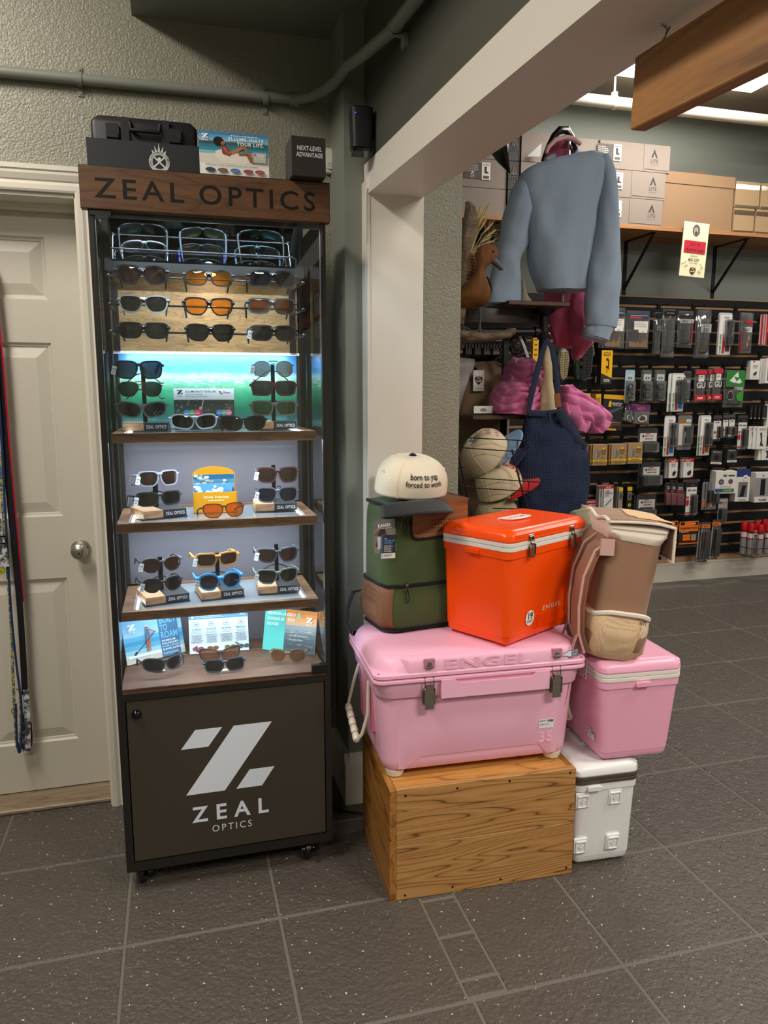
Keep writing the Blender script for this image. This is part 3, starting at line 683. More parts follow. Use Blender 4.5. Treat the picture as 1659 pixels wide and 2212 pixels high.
sg('black wide sunglasses with grey lenses at the left of the lowest rod', 310, 713.5, 117, YR, 0, 'rect', '#141415', 'grey', group=G1, lock=True, thick=1.2)
sg('angular black sunglasses in the middle of the lowest rod', 455, 718.5, 112, YR, 0, 'way', '#131314', 'grey', group=G1, lock=True)
sg('black narrow sunglasses with a white hang tag at the right of the lowest rod', 591.8, 719.5, 108, YR, 0, 'rect', '#1d1f20', 'dark', group=G1, lock=True, price=True, thick=1.2)
YS2 = 2.215
sg('charcoal square sunglasses at the top of the left column before the wave', 300, 799, 115, YS2, 6, 'sq', '#262b33', 'teal', group=G2, tilt=4, price=True)
sg('gold wire aviators with green lenses in the left column before the wave', 303, 841, 108, YS2, 4, 'avi', '#b08a56', 'teal', group=G2, metal=True)
sg('matte grey sunglasses at the foot of the left column before the wave', 307, 885, 116, YS2, 2, 'sport', '#565c60', 'dark', group=G2)
sg('gold wire sunglasses with pale round lenses topping the right wave shelf stand', 590, 797, 102, YS2+.03, -6, 'oct', '#b08a56', 'gold', group=G2, metal=True, price=True)
sg('brown tortoise sunglasses in the middle of the right column before the wave', 592, 839, 105, YS2+.03, -5, 'rect', '#5a3230', 'grey', group=G2, thick=1.25)
sg('grey brown sunglasses with olive green lenses low on the right wave shelf stand', 593, 882, 107, YS2+.03, -4, 'rect', '#6a6266', 'green', group=G2, thick=1.25)
sg('pale blue grey sport sunglasses lying at the front of the wave shelf', 421, 910, 110, 2.155, 4, 'sport', '#aebccb', 'dark', group=G2, tilt=-8)
sg('black wraparound sunglasses lying beside the pale pair on the wave shelf', 526, 913.5, 106, 2.15, -3, 'sport', '#16181c', 'dark', group=G2, tilt=-8)
sg('translucent lavender sunglasses on top of the left stand of the middle shelf', 345, 1033, 102, 2.185, 20, 'sq', '#9a9ab0', 'brown', group=G3, tilt=-4, price=True)
sg('dark slate sunglasses with a paper tag on the left stand of the middle shelf', 346, 1077, 113, 2.175, 18, 'rect', '#2c3038', 'dark', group=G3, tilt=-4, price=True)
sg('maroon sunglasses on top of the right stand of the middle shelf', 600, 1026, 98, 2.21, -3, 'sq', '#4a2c30', 'brown', group=G3, price=True, thick=1.2)
sg('black and clear grey sunglasses low on the right stand of the middle shelf', 600, 1069, 98, 2.205, -3, 'sq', '#59606c', 'blueblk', '#222428', group=G3, price=True)
sg('amber aviator style sunglasses lying before the yellow leaflet holder', 485, 1102, 104, 2.15, 10, 'way', '#5a2a1a', 'orange', group=G3, tilt=-12, thick=.7)
sg('round dark sunglasses with red lower rims on the leftmost stand of the lowest shelf', 351, 1220, 103, 2.165, 15, 'round', '#3a3334', 'brown', group=G4, price=True)
sg('black round sunglasses under the red rimmed pair on the leftmost stand', 353, 1263, 103, 2.15, 15, 'round', '#2a2c31', 'dark', group=G4, price=True)
sg('honey brown square sunglasses on top of the middle stand of the lowest shelf', 471, 1209, 107, 2.175, 10, 'rect', '#9a6a2c', 'brown', '#d08a2c', group=G4, price=True, thick=1.2)
sg('bright blue sunglasses on the middle stand of the lowest shelf', 477, 1256, 109, 2.16, 9, 'round', '#2f86c9', 'blueblk', group=G4, price=True, thick=1.6)
sg('slate blue sunglasses on top of the right stand of the lowest shelf', 601, 1199.5, 101, 2.18, 2, 'way', '#39434f', 'brown', group=G4, price=True)
sg('grey green sunglasses low on the right stand of the lowest shelf', 601, 1245, 102, 2.17, 3, 'way', '#6a766f', 'dark', group=G4, price=True)
sg('dark grey sport sunglasses at the left of the bottom deck', 358, 1434, 106, 2.17, 14, 'sport', '#353a42', 'dark', group=G5, tilt=-10)
sg('brown lens sport sunglasses behind another pair in the middle of the bottom deck', 477, 1415, 102, 2.25, 4, 'sport', '#3a3236', 'bronze', group=G5, tilt=-6)
sg('square dark tortoise sunglasses at the front middle of the bottom deck', 486, 1437, 101, 2.165, 2, 'rect', '#3d4047', 'dark', group=G5, tilt=-10, thick=1.2)
sg('tortoise and clear sunglasses before the sunset card at the right of the bottom deck', 621, 1417, 92, 2.19, -16, 'round', '#6a553a', 'bronze', group=G5, tilt=-10)
# folded paper rests under two of the pairs on the deck
for x, y, lb in ((345, 1449, 'small white paper tab under the left sunglasses on the deck'), (482, 1448, 'small white paper tab under the middle sunglasses on the deck')):
    P = atZ(x, y, .628); b = B(); b.box(-.015, .015, -.006, .006, -.001, .0006)
    o = b.obj('paper_tab', tagm, None, (P.x, P.y, .6286), (R(3), 0, R(10)), 0); tag(o, lb, 'tag', 'paper tabs on the bottom deck')
# ================================================================ cards and boxes in and on the display case
cardm = M('card_white', '#e8ebee', .45)
def card(name, label, w, h, loc, yaw, lean, cat='card', th=.003, backing=cardm, group=None):
    t = thing(name, label, cat, loc, (R(-lean), 0, R(yaw)), group)
    b = B(); b.box(-w/2, w/2, 0, th, 0, h); b.obj('board', backing, t, smooth=0); return t, Print()
def sea(p, w, h, cols, x0=0, z0=0):
    n = len(cols)
    for i, c in enumerate(cols): p.rect(x0-w/2, z0+h*(1-(i+1)/n), x0+w/2, z0+h*(1-i/n), c)
def end(p, t): p.obj('printed_face', t)
# card with a paddling figure
t, p = card('display_card', 'blue card with a standing paddler and large lettering on the bottom deck', .192, .142, (-.085, 2.352, .627), 26, 14, group='printed cards on the bottom deck'); t.scale.z = .94
sea(p, .192, .142, ['#7ab6e2', '#82bce5', '#8cc3e8', '#97cbea', '#5aa9cf', '#3f94c3', '#58a6c8', '#8cc2d2', '#cdd8d8', '#c9c3b4'])
p.rect(.018, .0, .082, .142, '#3f6f93'); p.txt('BUILT', .050, .112, .022, '#6db1dc', 'b', fit=.056); p.txt('TO', .034, .087, .020, '#6db1dc', 'b', fit=.026); p.txt('ROAM', .050, .062, .021, '#6db1dc', 'b', fit=.058)
for i, s_ in enumerate(('PREMIUM', 'POLARIZED', 'PLANT-BASED', 'SUNGLASSES')): p.txt(s_, .022, .050-i*.0095, .0058, '#dcecf6', 'b' if i != 2 else 'r', 'l', track=.06, fit=(.046, .056, .058, .060)[i])
p.lines(.022, .078, .0125, 2, .004, .0016, '#bcd5e5', align='l'); p.zlogo(-.068, .118, .020, '#eef5fa'); p.txt('ZEAL', -.068, .100, .0055, '#eef5fa', 'b', track=.2, fit=.02)
p.disc(-.0215, .110, .0045, '#8a4a34'); p.rect(-.0265, .112, -.0165, .1155, '#e8e4dc')
p.poly([(-.026, .105), (-.016, .105), (-.012, .085), (-.014, .072), (-.027, .072), (-.028, .085)], '#54718f'); p.poly([(-.027, .073), (-.0205, .073), (-.0215, .05), (-.024, .030), (-.0275, .030), (-.028, .05)], '#a3593d'); p.poly([(-.020, .073), (-.014, .073), (-.015, .05), (-.0165, .030), (-.02, .030), (-.0205, .05)], '#b0694a')
p.line([(-.016, .103), (.003, .090), (-.006, .086)], .004, '#b0694a'); p.line([(.006, .093), (-.062, .032)], .0022, '#1f2a38'); p.poly([(-.058, .036), (-.064, .038), (-.076, .022), (-.066, .022)], '#1a2230'); p.rect(-.09, .018, .016, .026, '#e4e7e6')
end(p, t)
t, p = card('display_card', 'white and blue card with four columns of small text behind the middle deck sunglasses', .186, .152, (.107, 2.36, .627), -2, 13, group='printed cards on the bottom deck'); t.scale.z = .92
p.rect(-.093, 0, .093, .152, '#dbe9f2'); sea(p, .186, .034, ['#3f86bd', '#2f77b0', '#5f9cc6'], 0, .118); p.txt('FRAME', -.083, .136, .0075, '#e8f2fa', 'b', 'l', track=.05, slant=.15); p.txt('MATERIALS', -.046, .136, .0075, '#8fa3c9', 'b', 'l', track=.05, slant=.15)
p.disc(-.081, .125, .004, '#e8f2fa'); p.lines(-.072, .03, .127, 2, .005, .002, '#cfe1ee', align='l'); p.zlogo(.076, .140, .014, '#f4f8fb'); p.txt('ZEAL', .076, .126, .0045, '#f4f8fb', 'b', track=.2, fit=.017)
for i, (a, c_) in enumerate((('Z-RESIN', '#5a6f80'), ('Z-LITE', '#56707c'), ('SEE GRASS', '#56707c'), ('METALS', '#56707c'))):
    x = -.0695+i*.0465
    if i: p.rect(x-.0235, .03, x-.0229, .116, '#9fb3c0')
    p.ringd(x, .101, .0095, .0012, '#6a8494'); p.disc(x, .101, .0042, '#8aa3b0', .003); p.txt(a, x, .0805, .005, c_, 'b', fit=.030); p.lines(x-.017, x+.017, .074, 2, .0045, .0018, '#8fb0c4'); p.lines(x-.020, x+.020, .063, 8, .0038, .0016, '#5e6a72', .3)
for x, c_ in ((-.066, '#b4436a'), (-.02, '#7c4a2c'), (.034, '#6a6f3a'), (.077, '#40565c')):
    p.disc(x-.009, .017, .009, c_, .007); p.disc(x+.009, .017, .009, c_, .007)
end(p, t)
t, p = card('display_card', 'teal and orange sunset card at the right of the bottom deck', .182, .136, (.318, 2.300, .627), -34, 14, group='printed cards on the bottom deck')
sea(p, .108, .136, ['#e08a3c', '#eb9a4c', '#f0ab68', '#d8b08c', '#8f9aa0', '#7d8a90', '#5d6d74', '#4d5c62', '#43525a', '#3c4a50', '#46535a'], .037); p.rect(-.091, 0, -.017, .136, '#56bfb6')
rr = random.Random(5)
for i in range(26): z = rr.uniform(.004, .072); x = rr.uniform(-.014, .075); p.rect(x, z, x+rr.uniform(.008, .02), z+.0014, '#c9b49a' if z > .05 else '#7d8d94')
p.txt('SUNGLASSES', -.080, .116, .0085, '#e6f6f2', 'b', 'l', track=.06, fit=.098, slant=.15); p.txt('&', .031, .112, .015, '#8fe0d6', 'b'); p.txt('GOGGLES', -.080, .099, .0085, '#e6f6f2', 'b', 'l', track=.06, fit=.060, slant=.15); p.txt('FOR', -.008, .099, .0085, '#e6f6f2', 'b', 'l', track=.06, slant=.15); p.txt('GOOD', -.080, .082, .0085, '#e6f6f2', 'b', 'l', track=.06, slant=.15)
p.zlogo(.068, .108, .018, '#f2ece4'); p.txt('ZEAL', .068, .0905, .005, '#f2ece4', 'b', track=.2, fit=.02); p.txt('USE LESS. GIVE BACK.', .002, .053, .0042, '#e4e6e4', 'r', 'l', track=.05); p.txt('EXPLORE MORE.', .002, .040, .0042, '#e4e6e4', 'r', 'l', track=.05)
end(p, t)
# card on the wave shelf
t, p = card('display_card', 'white topped card with a mountain photo standing in the middle of the wave shelf', .176, .124, (.087, 2.315, 1.3395), 0, 8)
p.rect(-.088, .090, .088, .124, '#dfe9ef'); p.rect(-.088, 0, .088, .090, '#39433f'); rr = random.Random(2)
for i in range(60):
    x, z = rr.uniform(-.086, .08), rr.uniform(.03, .088); s_ = rr.uniform(.003, .009); p.poly([(x, z), (x+s_, z-.003), (x+s_*.7, z+s_*.6)], rr.choice(['#8a948f', '#56615a', '#2b332e', '#6f7a74', '#414b38']))
for i in range(26):
    x, z = rr.uniform(-.08, .08), rr.uniform(.022, .045); p.poly([(x-.005, z), (x+.005, z), (x, z+.016)], rr.choice(['#2f4a2c', '#3b5a34', '#243a24']))
p.zlogo(-.070, .111, .013, '#23304a'); p.txt('ZEAL', -.070, .0975, .0035, '#23304a', 'b', track=.2, fit=.014); p.txt('ELLUME-INATE YOUR LIFE', -.054, .1095, .0058, '#2b3444', 'b', 'l', track=.02, fit=.088); p.lines(-.054, .01, .1035, 1, .004, .0018, '#6a7482', align='l'); p.txt('Ellume Premium Polarized Lenses', -.054, .097, .003, '#2b3444', 'b', 'l', fit=.062)
p.txt('llume', .066, .107, .006, '#23304a', 'b'); p.poly([(.042, .115), (.050, .112), (.047, .104)], '#c7366e'); p.poly([(.047, .104), (.052, .110), (.055, .104)], '#4aa33c')
p.disc(-.012, .063, .0045, '#c97b6a'); p.poly([(-.018, .058), (-.005, .058), (-.004, .034), (-.019, .034)], '#7b3f3c'); p.line([(-.009, .066), (-.002, .090)], .0014, '#cfd6d2')
for x, c_ in ((-.052, '#2c7fc0'), (-.037, '#3aa063'), (-.022, '#d23d62'), (.042, '#4b79c4'), (.056, '#4fa58a'), (.069, '#d87a92')): p.disc(x, .049, .0095, c_); p.rect(x-.006, .047, x+.006, .049, '#e8eef2')
end(p, t)
# yellow leaflet holder with its leaflets
t = thing('leaflet_holder', 'yellow leaflet holder on the middle shelf', 'leaflet holder', (.104, 2.262, 1.0955), R(-2))
ym = M('yellow_plastic', '#dd9a0e', .35)
b = B(); arc = [(-.062, 0), (.062, 0), (.062, .112)]+[(.062*math.cos(R(a)), .112+.024*math.sin(R(a))) for a in range(15, 180, 15)]+[(-.062, .112)]
b.prism(arc, .024, .027); b.obj('back_plate', ym, t, smooth=0)
b = B(); b.box(-.062, .066, 0, .0025, 0, .062); b.box(-.062, -.06, 0, .025, 0, .06); b.box(.062, .064, 0, .025, 0, .06); b.box(-.062, .062, 0, .025, 0, .002)
fr = b.obj('front_pocket', ym, t, smooth=0); p = Print(); p.txt('Ellume Polarized', .004, .044, .0068, '#fbf1c8', 'b', track=.08, fit=.072, slant=.1); p.lines(-.02, .03, .036, 1, .004, .0022, '#fbf1c8'); p.obj('lettering', fr)
t2 = thing('leaflet', 'tall leaflet with clouds over a lake in the yellow holder', 'leaflet', (.104, 2.278, 1.099), R(-2)); b = B(); b.box(-.06, .059, 0, .0012, 0, .110); b.obj('sheet', cardm, t2, smooth=0)
p = Print(); sea(p, .119, .11, ['#1f5f86', '#4a86a6', '#6fa3bd', '#3f6d88', '#2f5a7c', '#27567c', '#2f6a90', '#3a7aa0']); rr = random.Random(8)
for i in range(22): x, z = rr.uniform(-.058, .04), rr.uniform(.072, .108); p.disc(x, z, rr.uniform(.004, .009), rr.choice(['#c8d4cc', '#a8bbb4', '#8fa8a8']), .004)
p.obj('printed_face', t2)
t2 = thing('leaflet', 'short leaflet with white clouds in front of the tall leaflet', 'leaflet', (.100, 2.270, 1.099), R(-2)); b = B(); b.box(-.056, .056, 0, .0012, 0, .083); b.obj('sheet', cardm, t2, smooth=0)
p = Print(); sea(p, .112, .083, ['#5aa0d8', '#4b93d0', '#6fb0dc', '#8fc4e4'])
for i in range(18): x, z = rr.uniform(-.05, .03), rr.uniform(.055, .075); p.disc(x, z, rr.uniform(.004, .01), rr.choice(['#e8f0f4', '#cfe0ea', '#f4f8fa']), .004)
p.obj('printed_face', t2)
# ---- on top of the case
ZT = 2.0105
blkpl = paint('black_moulded_plastic', '#17181b', .5, 300, .25, .0006, .02); blkcard = M('black_card_box', '#1b1c22', .55)
t = thing('hard_case', 'black moulded hard case with two latches standing behind the black box', 'case', (-.047, 2.36, ZT))
b = B(); b.rr([(0, .138, .04, .012), (.17, .142, .042, .012), (.178, .14, .04, .014), (.192, .128, .03, .014)], 3); b.obj('shell', blkpl, t)
for x in (-.085, .08):
    b = B(); b.box(x-.017, x+.017, -.052, -.040, .128, .168, ch=.003); b.box(x-.014, x+.014, -.056, -.050, .128, .144, ch=.002); b.obj('latch', blkpl, t)
for x in (-.052, .055):
    b = B(); b.box(x-.011, x+.011, -.049, -.036, .10, .188, ch=.003); b.obj('rib', blkpl, t)
b = B(); b.tube([(-.04, -.045, .175), (-.036, -.056, .152), (.038, -.056, .152), (.042, -.045, .175)], .006, 8); b.obj('handle', blkpl, t)
t = thing('product_box', 'low black box with a white round crest in front of the hard case', 'box', (-.047, 2.235, ZT), 0)
b = B(); b.box(-.143, .143, -.055, .055, 0, .088, ch=.001); b.obj('carton', blkcard, t, smooth=0)
p = Print(); cx, cz = .036, .040
p.ringd(cx, cz, .0265, .0075, '#c9cac6', 28); p.ringd(cx, cz, .0185, .0012, '#c9cac6', 28)
for s_ in (-1, 1): p.line([(cx-.013*s_, cz-.012), (cx+.013*s_, cz+.012)], .0035, '#dcdcd8')
p.disc(cx, cz+.008, .004, '#dcdcd8')
for i in range(5): a = R(58+16*i); p.poly([(cx+.0255*math.cos(a-.12), cz+.0255*math.sin(a-.12)), (cx+.0255*math.cos(a+.12), cz+.0255*math.sin(a+.12)), (cx+(.035+.006*(2-abs(i-2)))*math.cos(a), cz+(.035+.006*(2-abs(i-2)))*math.sin(a))], '#c9cac6')
for i, ch in enumerate('SPRINGFIELD ARMORY'):
    a = R(205-i*13.5); p.txt(ch, cx+.0205*math.cos(a), cz+.0205*math.sin(a), .0042, '#17181c', 'b', rot=a-math.pi/2)
p.obj('printed_crest', t, (0, -.0552, 0))
t, p = card('display_card', 'white bordered card with a woman reclining by the sea on top of the case', .188, .136, (.180, 2.118, ZT), 0, 7); t.scale = (.955, 1, .845)
sea(p, .188, .098, ['#3f7fb0', '#5f9ac2', '#7fb2cf', '#3b5a58', '#2f7688', '#2f8aa0', '#7fb6be', '#cfd3cc', '#d9d4c8', '#cbc3b4'], 0, .038); p.rect(-.094, 0, .094, .038, '#e6e6e2')
p.poly([(-.094, .038), (.094, .038), (.094, .062), (.02, .075), (-.094, .066)], '#d6d0c4'); p.poly([(-.05, .076), (-.03, .085), (.03, .066), (.042, .050), (.03, .040), (-.03, .042), (-.052, .058)], '#e2dcd0')
p.disc(-.042, .106, .014, '#17120f'); p.disc(-.03, .101, .006, '#9a6243'); p.poly([(-.036, .094), (-.020, .092), (-.004, .074), (-.012, .062), (-.032, .068)], '#8a3f38'); p.line([(-.028, .088), (-.018, .072), (.012, .078)], .006, '#a3694a')
p.line([(-.008, .072), (.026, .094), (.030, .088)], .010, '#b0744f'); p.line([(.028, .092), (.044, .066), (.052, .044)], .008, '#a3694a'); p.line([(.012, .070), (.036, .072), (.046, .048)], .008, '#8f5a3e')
p.zlogo(-.078, .119, .014, '#f0f4f6'); p.txt('ZEAL', -.078, .104, .005, '#f0f4f6', 'b', track=.15, fit=.02); p.lines(-.012, .07, .124, 1, .004, .002, '#e6eef2'); p.txt('ELLUME-INATE', .033, .110, .0098, '#f2f5f6', 'b', track=.1, fit=.096); p.txt('YOUR LIFE.', .045, .096, .0098, '#f2f5f6', 'b', track=.1, fit=.074)
p.rect(.050, .046, .088, .080, '#8f9a98'); p.rect(.052, .048, .086, .078, '#b5b6b0'); p.txt('llume', .071, .068, .006, '#f4f4f4', 'b'); p.poly([(.053, .076), (.060, .073), (.057, .067)], '#c7366e'); p.lines(.055, .084, .062, 3, .005, .0018, '#e8e8e4', align='l')
p.txt("SEE THE WORLD'S NATURAL COLORS WITH GREATER CLARITY & CONTRAST", -.008, .0305, .0034, '#3f3a38', 'b', fit=.142)
for x, c_ in ((-.066, '#3a4254'), (-.033, '#8a5a3c'), (.001, '#5a7fb8'), (.036, '#a8484a'), (.068, '#c0504c')): p.disc(x, .017, .0135, '#2c2c30', .0062); p.disc(x, .0165, .012, c_, .005); p.lines(x-.012, x+.012, .005, 1, .003, .0014, '#77736e')
end(p, t)
t = thing('product_box', 'small dark grey box with white lettering at the right end of the case top', 'box', (.366, 2.11, ZT+.0005), R(1))
b = B(); b.box(-.045, .045, -.05, .05, 0, .098, ch=.001); b.obj('carton', M('charcoal_box', '#332f2d', .4), t, smooth=0)
p = Print(); p.txt('NEXT-LEVEL', .002, .064, .0105, '#dcdcd8', 'b', fit=.066); p.txt('ADVANTAGE', .002, .048, .0105, '#dcdcd8', 'b', fit=.070); p.obj('printed_face', t, (0, -.0502, 0)); p = Print(); p.rect(-.034, -.046, .034, -.016, '#d8c2bf'); p.lines(-.03, .02, -.03, 1, .003, .006, '#7a5a5c'); p.obj('barcode_label', t, (0, 0, -.0002), (R(90), 0, 0))
t = thing('wall_remote', 'white remote in a wall cradle beside the small dark grey box', 'remote control', atY(714, 350, YW-.006))
b = B(); b.box(-.022, .020, -.016, .004, -.040, .040, ch=.003); b.obj('cradle', M('remote_cradle', '#c9c6bd', .4), t)
b = B(); b.rr([(0, .014, .030, .012), (.006, .014, .030, .012)], 5, TR(-.006, -.016, .002, rx=R(90))); b.obj('handset', M('remote_white', '#d8d5cb', .3), t)
p = Print(); p.ringd(-.006, -.016, .0065, .0012, '#55534e'); p.obj('button_ring', t, (0, -.0224, 0))
# ================================================================ crate and coolers
cratew = wood('crate_fir', ['#553616', '#8f6233', '#a87842', '#b98a52'], (.9, 13, 13), .42, 20, 1.6, .5, 90, wave=.5)
crate2 = wood('crate_fir_pale', ['#6a4420', '#b87f3e', '#cf9a54'], (2.4, 18, 18), .42, 8, 4, .35, 70, wave=.3)
cratee = wood('crate_end', ['#4a2c14', '#7d4d22', '#a06a34'], (16, 16, 2.2), .45, 8, 3, .3)
CR = thing('wooden_crate', 'varnished plank crate standing on the tiles under the large pink cooler', 'crate', (.537, 1.876, 0), R(-2.2))
CW, CD, CH = .572, .375, .344
def plank(x0, x1, y0, y1, z0, z1, m, nm='plank'):
    b = B(); b.box(x0, x1, y0, y1, z0, z1, ch=.0007); return b.obj(nm, m, CR, smooth=0)
th = .019
plank(.02, CW, 0, th, .001, .1702, cratew); plank(.02, CW, 0, th, .1712, CH, cratew)
plank(.02, CW-.001, CD-th, CD, .001, .170, cratew); plank(.02, CW-.001, CD-th, CD, .1712, CH, cratew)
side_m = wood('crate_side', ['#4d3014', '#8f5e28', '#b27c3c'], (16, 2.2, 16), .42, 9, 4, .4, 70, wave=.3)
for xa in (.0, CW-.0005-th):
    for za, zb_ in ((.0005, .170), (.1712, CH)): plank(xa, xa+th, -.001 if xa == 0 else th+.0005, CD, za, zb_, side_m)
plank(.02, CW-th, th, .13, CH-th, CH-.0005, crate2); plank(.02, CW-th, .1312, .25, CH-th, CH-.0005, crate2); plank(.02, CW-th, .2512, CD-th, CH-th, CH-.0005, crate2)
scr = M('dark_screw', '#221a14', .4, .7)
for x, z in ((.046, .325), (.20, .328), (.36, .330), (.553, .332), (.046, .015), (.19, .018), (.34, .018), (.553, .022)):
    b = B(); b.lathe([(0, .0036), (.0008, .0032), (.0004, .0012)], 10, TR(x, -.0001, z, rx=R(90))); b.obj('screw', scr, CR)
# ---- shared small hardware
pinkm = paint('pink_rotomould', '#f3b6d0', .38, 420, .10, .0006, .02, .45); pink2m = paint('pink_plastic', '#f1acc8', .30, 300, .05, .0004, .02, .5)
orangem = M('orange_plastic', '#ff5000', .28, spec=.5); whitep = paint('white_plastic', '#e6e6e6', .33, 300, .05, .0004, .01)
gasket = M('gasket_white', '#e2ddd6', .45); gaskb = M('gasket_brown', '#4b4238', .5); nickel = M('polished_nickel', '#a39e95', .2, 1); rubber = M('foot_white', '#e3dccb', .5)
def latch(t, x, y, z, nm='latch', h=.05, T0=None):
    """over-centre toggle latch on a face looking to -y"""
    b = B(); T = T0 or TR(x, y, z)
    b.box(-.012, .012, -.002, 0, .012, .030, T, .0008); b.box(-.013, .013, -.002, 0, -.030, -.004, T, .0008)
    b.tube([(-.0085, -.003, .024), (-.0085, -.007, -.002)], .0014, 6, T=T); b.tube([(.0085, -.003, .024), (.0085, -.007, -.002)], .0014, 6, T=T); b.tube([(-.0085, -.003, .024), (.0085, -.003, .024)], .002, 6, T=T)
    b.box(-.007, .007, -.010, -.006, -.004, .008, T, .001); b.box(-.0085, .0085, -.010, -.006, -.038, -.002, T, .0015); b.box(-.010, -.0085, -.012, -.002, -.028, .002, T); b.box(.0085, .010, -.012, -.002, -.028, .002, T)
    return b.obj(nm, nickel, t)
def dry_cooler(label, loc, yaw, m, gm, L=.372, D=.232, tp=.012, H=.325, catch=0):
    """upright drybox cooler, long face to -y, hinges to +y"""
    t = thing('cooler', label, 'cooler', loc, yaw)
    a, d = L/2, D/2; zr = H-.062
    b = B()
    prof = [(.008, a-.012, d-.012, .016), (.010, a-.004, d-.004, .018), (.018, a, d, .02), (.030, a+.0006, d+.0006, .02), (.031, a+.002, d+.002, .02), (zr-.022, a+tp-.002, d+tp-.002, .024), (zr-.021, a+tp+.0015, d+tp+.0015, .024), (zr, a+tp+.002, d+tp+.002, .024)]
    b.rr(prof, 6); b.obj('body', m, t, smooth=40)
    for z0_ in (zr, zr+.0135):
        b = B(); b.rr([(z0_, a+tp+.002, d+tp+.002, .025), (z0_+.0015, a+tp+.004, d+tp+.004, .026), (z0_+.011, a+tp+.004, d+tp+.004, .026), (z0_+.0125, a+tp+.002, d+tp+.002, .025)], 6); b.obj('gasket', gm, t, smooth=40)
    z1 = zr+.026; lid = B()
    lid.rr([(z1, a+tp+.003, d+tp+.003, .026), (z1+.004, a+tp+.005, d+tp+.005, .027), (z1+.018, a+tp+.004, d+tp+.004, .028), (z1+.028, a+tp-.002, d+tp-.002, .03), (z1+.034, a+tp-.011, d+tp-.011, .03), (H, a+tp-.018, d+tp-.018, .03), (H-.0012, a+tp-.030, d+tp-.030, .02), (H-.0012, a+tp-.04, d+tp-.04, .02)], 6)
    lo = lid.obj('lid', m, t, smooth=30)
    e = B(); e.box(-a-tp+.02, a+tp-.02, -d-tp-.006, -d-tp+.012, z1+.006, z1+.028, ch=.006); e.obj('lid_lip', m, lo, smooth=30)
    # folding handle in its well
    hb = B(); hb.box(-.062, .062, -.022, .024, H-.0014, H-.0008, ch=0); hb.obj('handle_well', m, lo, smooth=0)
    h = B(); h.tube([(-.052, .02, H+.001), (-.054, -.002, H+.003), (-.046, -.018, H+.004), (-.02, -.022, H+.004), (.02, -.022, H+.004), (.046, -.018, H+.004), (.054, -.002, H+.003), (.052, .02, H+.001)], [.005, .005, .006, .0085, .0085, .006, .005, .005], 8, flat=.5, upv=(0, 0, 1)); h.tube([(-.058, .022, H), (.058, .022, H)], .004, 8)
    h.obj('carry_handle', gasket if gm is not gaskb else whitep, t)
    for s_ in (-1, 1):
        c = B(); x = s_*(a+tp+.001); c.box(min(x, x+s_*.012), max(x, x+s_*.012), catch-.022, catch+.022, zr-.018, zr-.003, ch=.002); c.box(min(x+s_*.003, x+s_*.0125), max(x+s_*.003, x+s_*.0125), catch-.018, catch+.018, zr-.009, zr-.0024); c.obj('strap_catch', m, t, smooth=0)
    for sx in (-.6, .6):
        f = B(); 
        for sy in (-1, 1): pass
    for sx, sy in ((-1, -1), (1, -1), (-1, 1), (1, 1)):
        f = B(); f.box(sx*(a-.045)-.024, sx*(a-.045)+.024, sy*(d-.035)-.02, sy*(d-.035)+.02, 0, .010, ch=.002); f.obj('foot', m, t, smooth=0)
    for x in (-.105, .105): latch(t, x, -d-tp-.005, zr+.013)
    for x in (-.09, .09):
        hg = B(); y = d+tp+.0055; hg.mat(gasket if gm is not gaskb else whitep); hg.box(x-.03, x+.03, y-.0005, y+.0025, zr-.022, zr+.045, ch=.001); hg.cyl((x-.03, y+.003, zr+.013), (x+.03, y+.003, zr+.013), .003, n=8); hg.mat(scr)
        for dx in (-.02, .02):
            for dz in (-.014, .036): hg.lathe([(0, .003), (.0012, .0022)], 8, TR(x+dx, y+.0025, zr+dz, rx=R(-90)))
        hg.obj('hinge', None, t)
    return t, a, d, zr, tp
# ---- large pink chest cooler
PKx, PKy, PKz = .540+.296, 1.905+.178, CH+.0005
PK = thing('chest_cooler', 'large pink moulded chest cooler with rope handle sitting on the wooden crate', 'cooler', (.832, 2.093, PKz), R(-2.6))
a, d = .290, .172
b = B(); b.rr([(.018, a-.03, d-.03, .03), (.022, a-.012, d-.012, .035), (.034, a-.003, d-.003, .04), (.05, a, d, .045), (.262, a+.016, d+.012, .05)], 7); b.obj('body', pinkm, PK, smooth=40)
b = B(); b.rr([(.236, a+.0135, d+.011, .05), (.239, a+.019, d+.018, .05), (.242, a+.0205, d+.0195, .05), (.284, a+.026, d+.024, .05), (.292, a+.0265, d+.0245, .05), (.296, a+.022, d+.02, .045)], 7, cap=False); b.obj('rim_band', pinkm, PK, smooth=40)
b = B(); b.rr([(.284, a+.030, d+.030, .03), (.287, a+.034, d+.034, .03), (.293, a+.034, d+.034, .03), (.296, a+.030, d+.030, .03)], 5); b.obj('rim_lip', pinkm, PK, smooth=40)
lid = B(); lid.rr([(.2985, a+.030, d+.030, .03), (.301, a+.034, d+.034, .03), (.309, a+.034, d+.034, .03), (.312, a+.031, d+.031, .03), (.3125, a+.029, d+.026, .085), (.318, a+.028, d+.024, .085), (.336, a+.021, d+.018, .085), (.347, a+.010, d+.008, .08), (.3535, a-.008, d-.010, .075), (.3565, a-.032, d-.032, .06), (.3565, a-.07, d-.06, .05)], 8)
pl = lid.obj('lid', pinkm, PK, smooth=30)
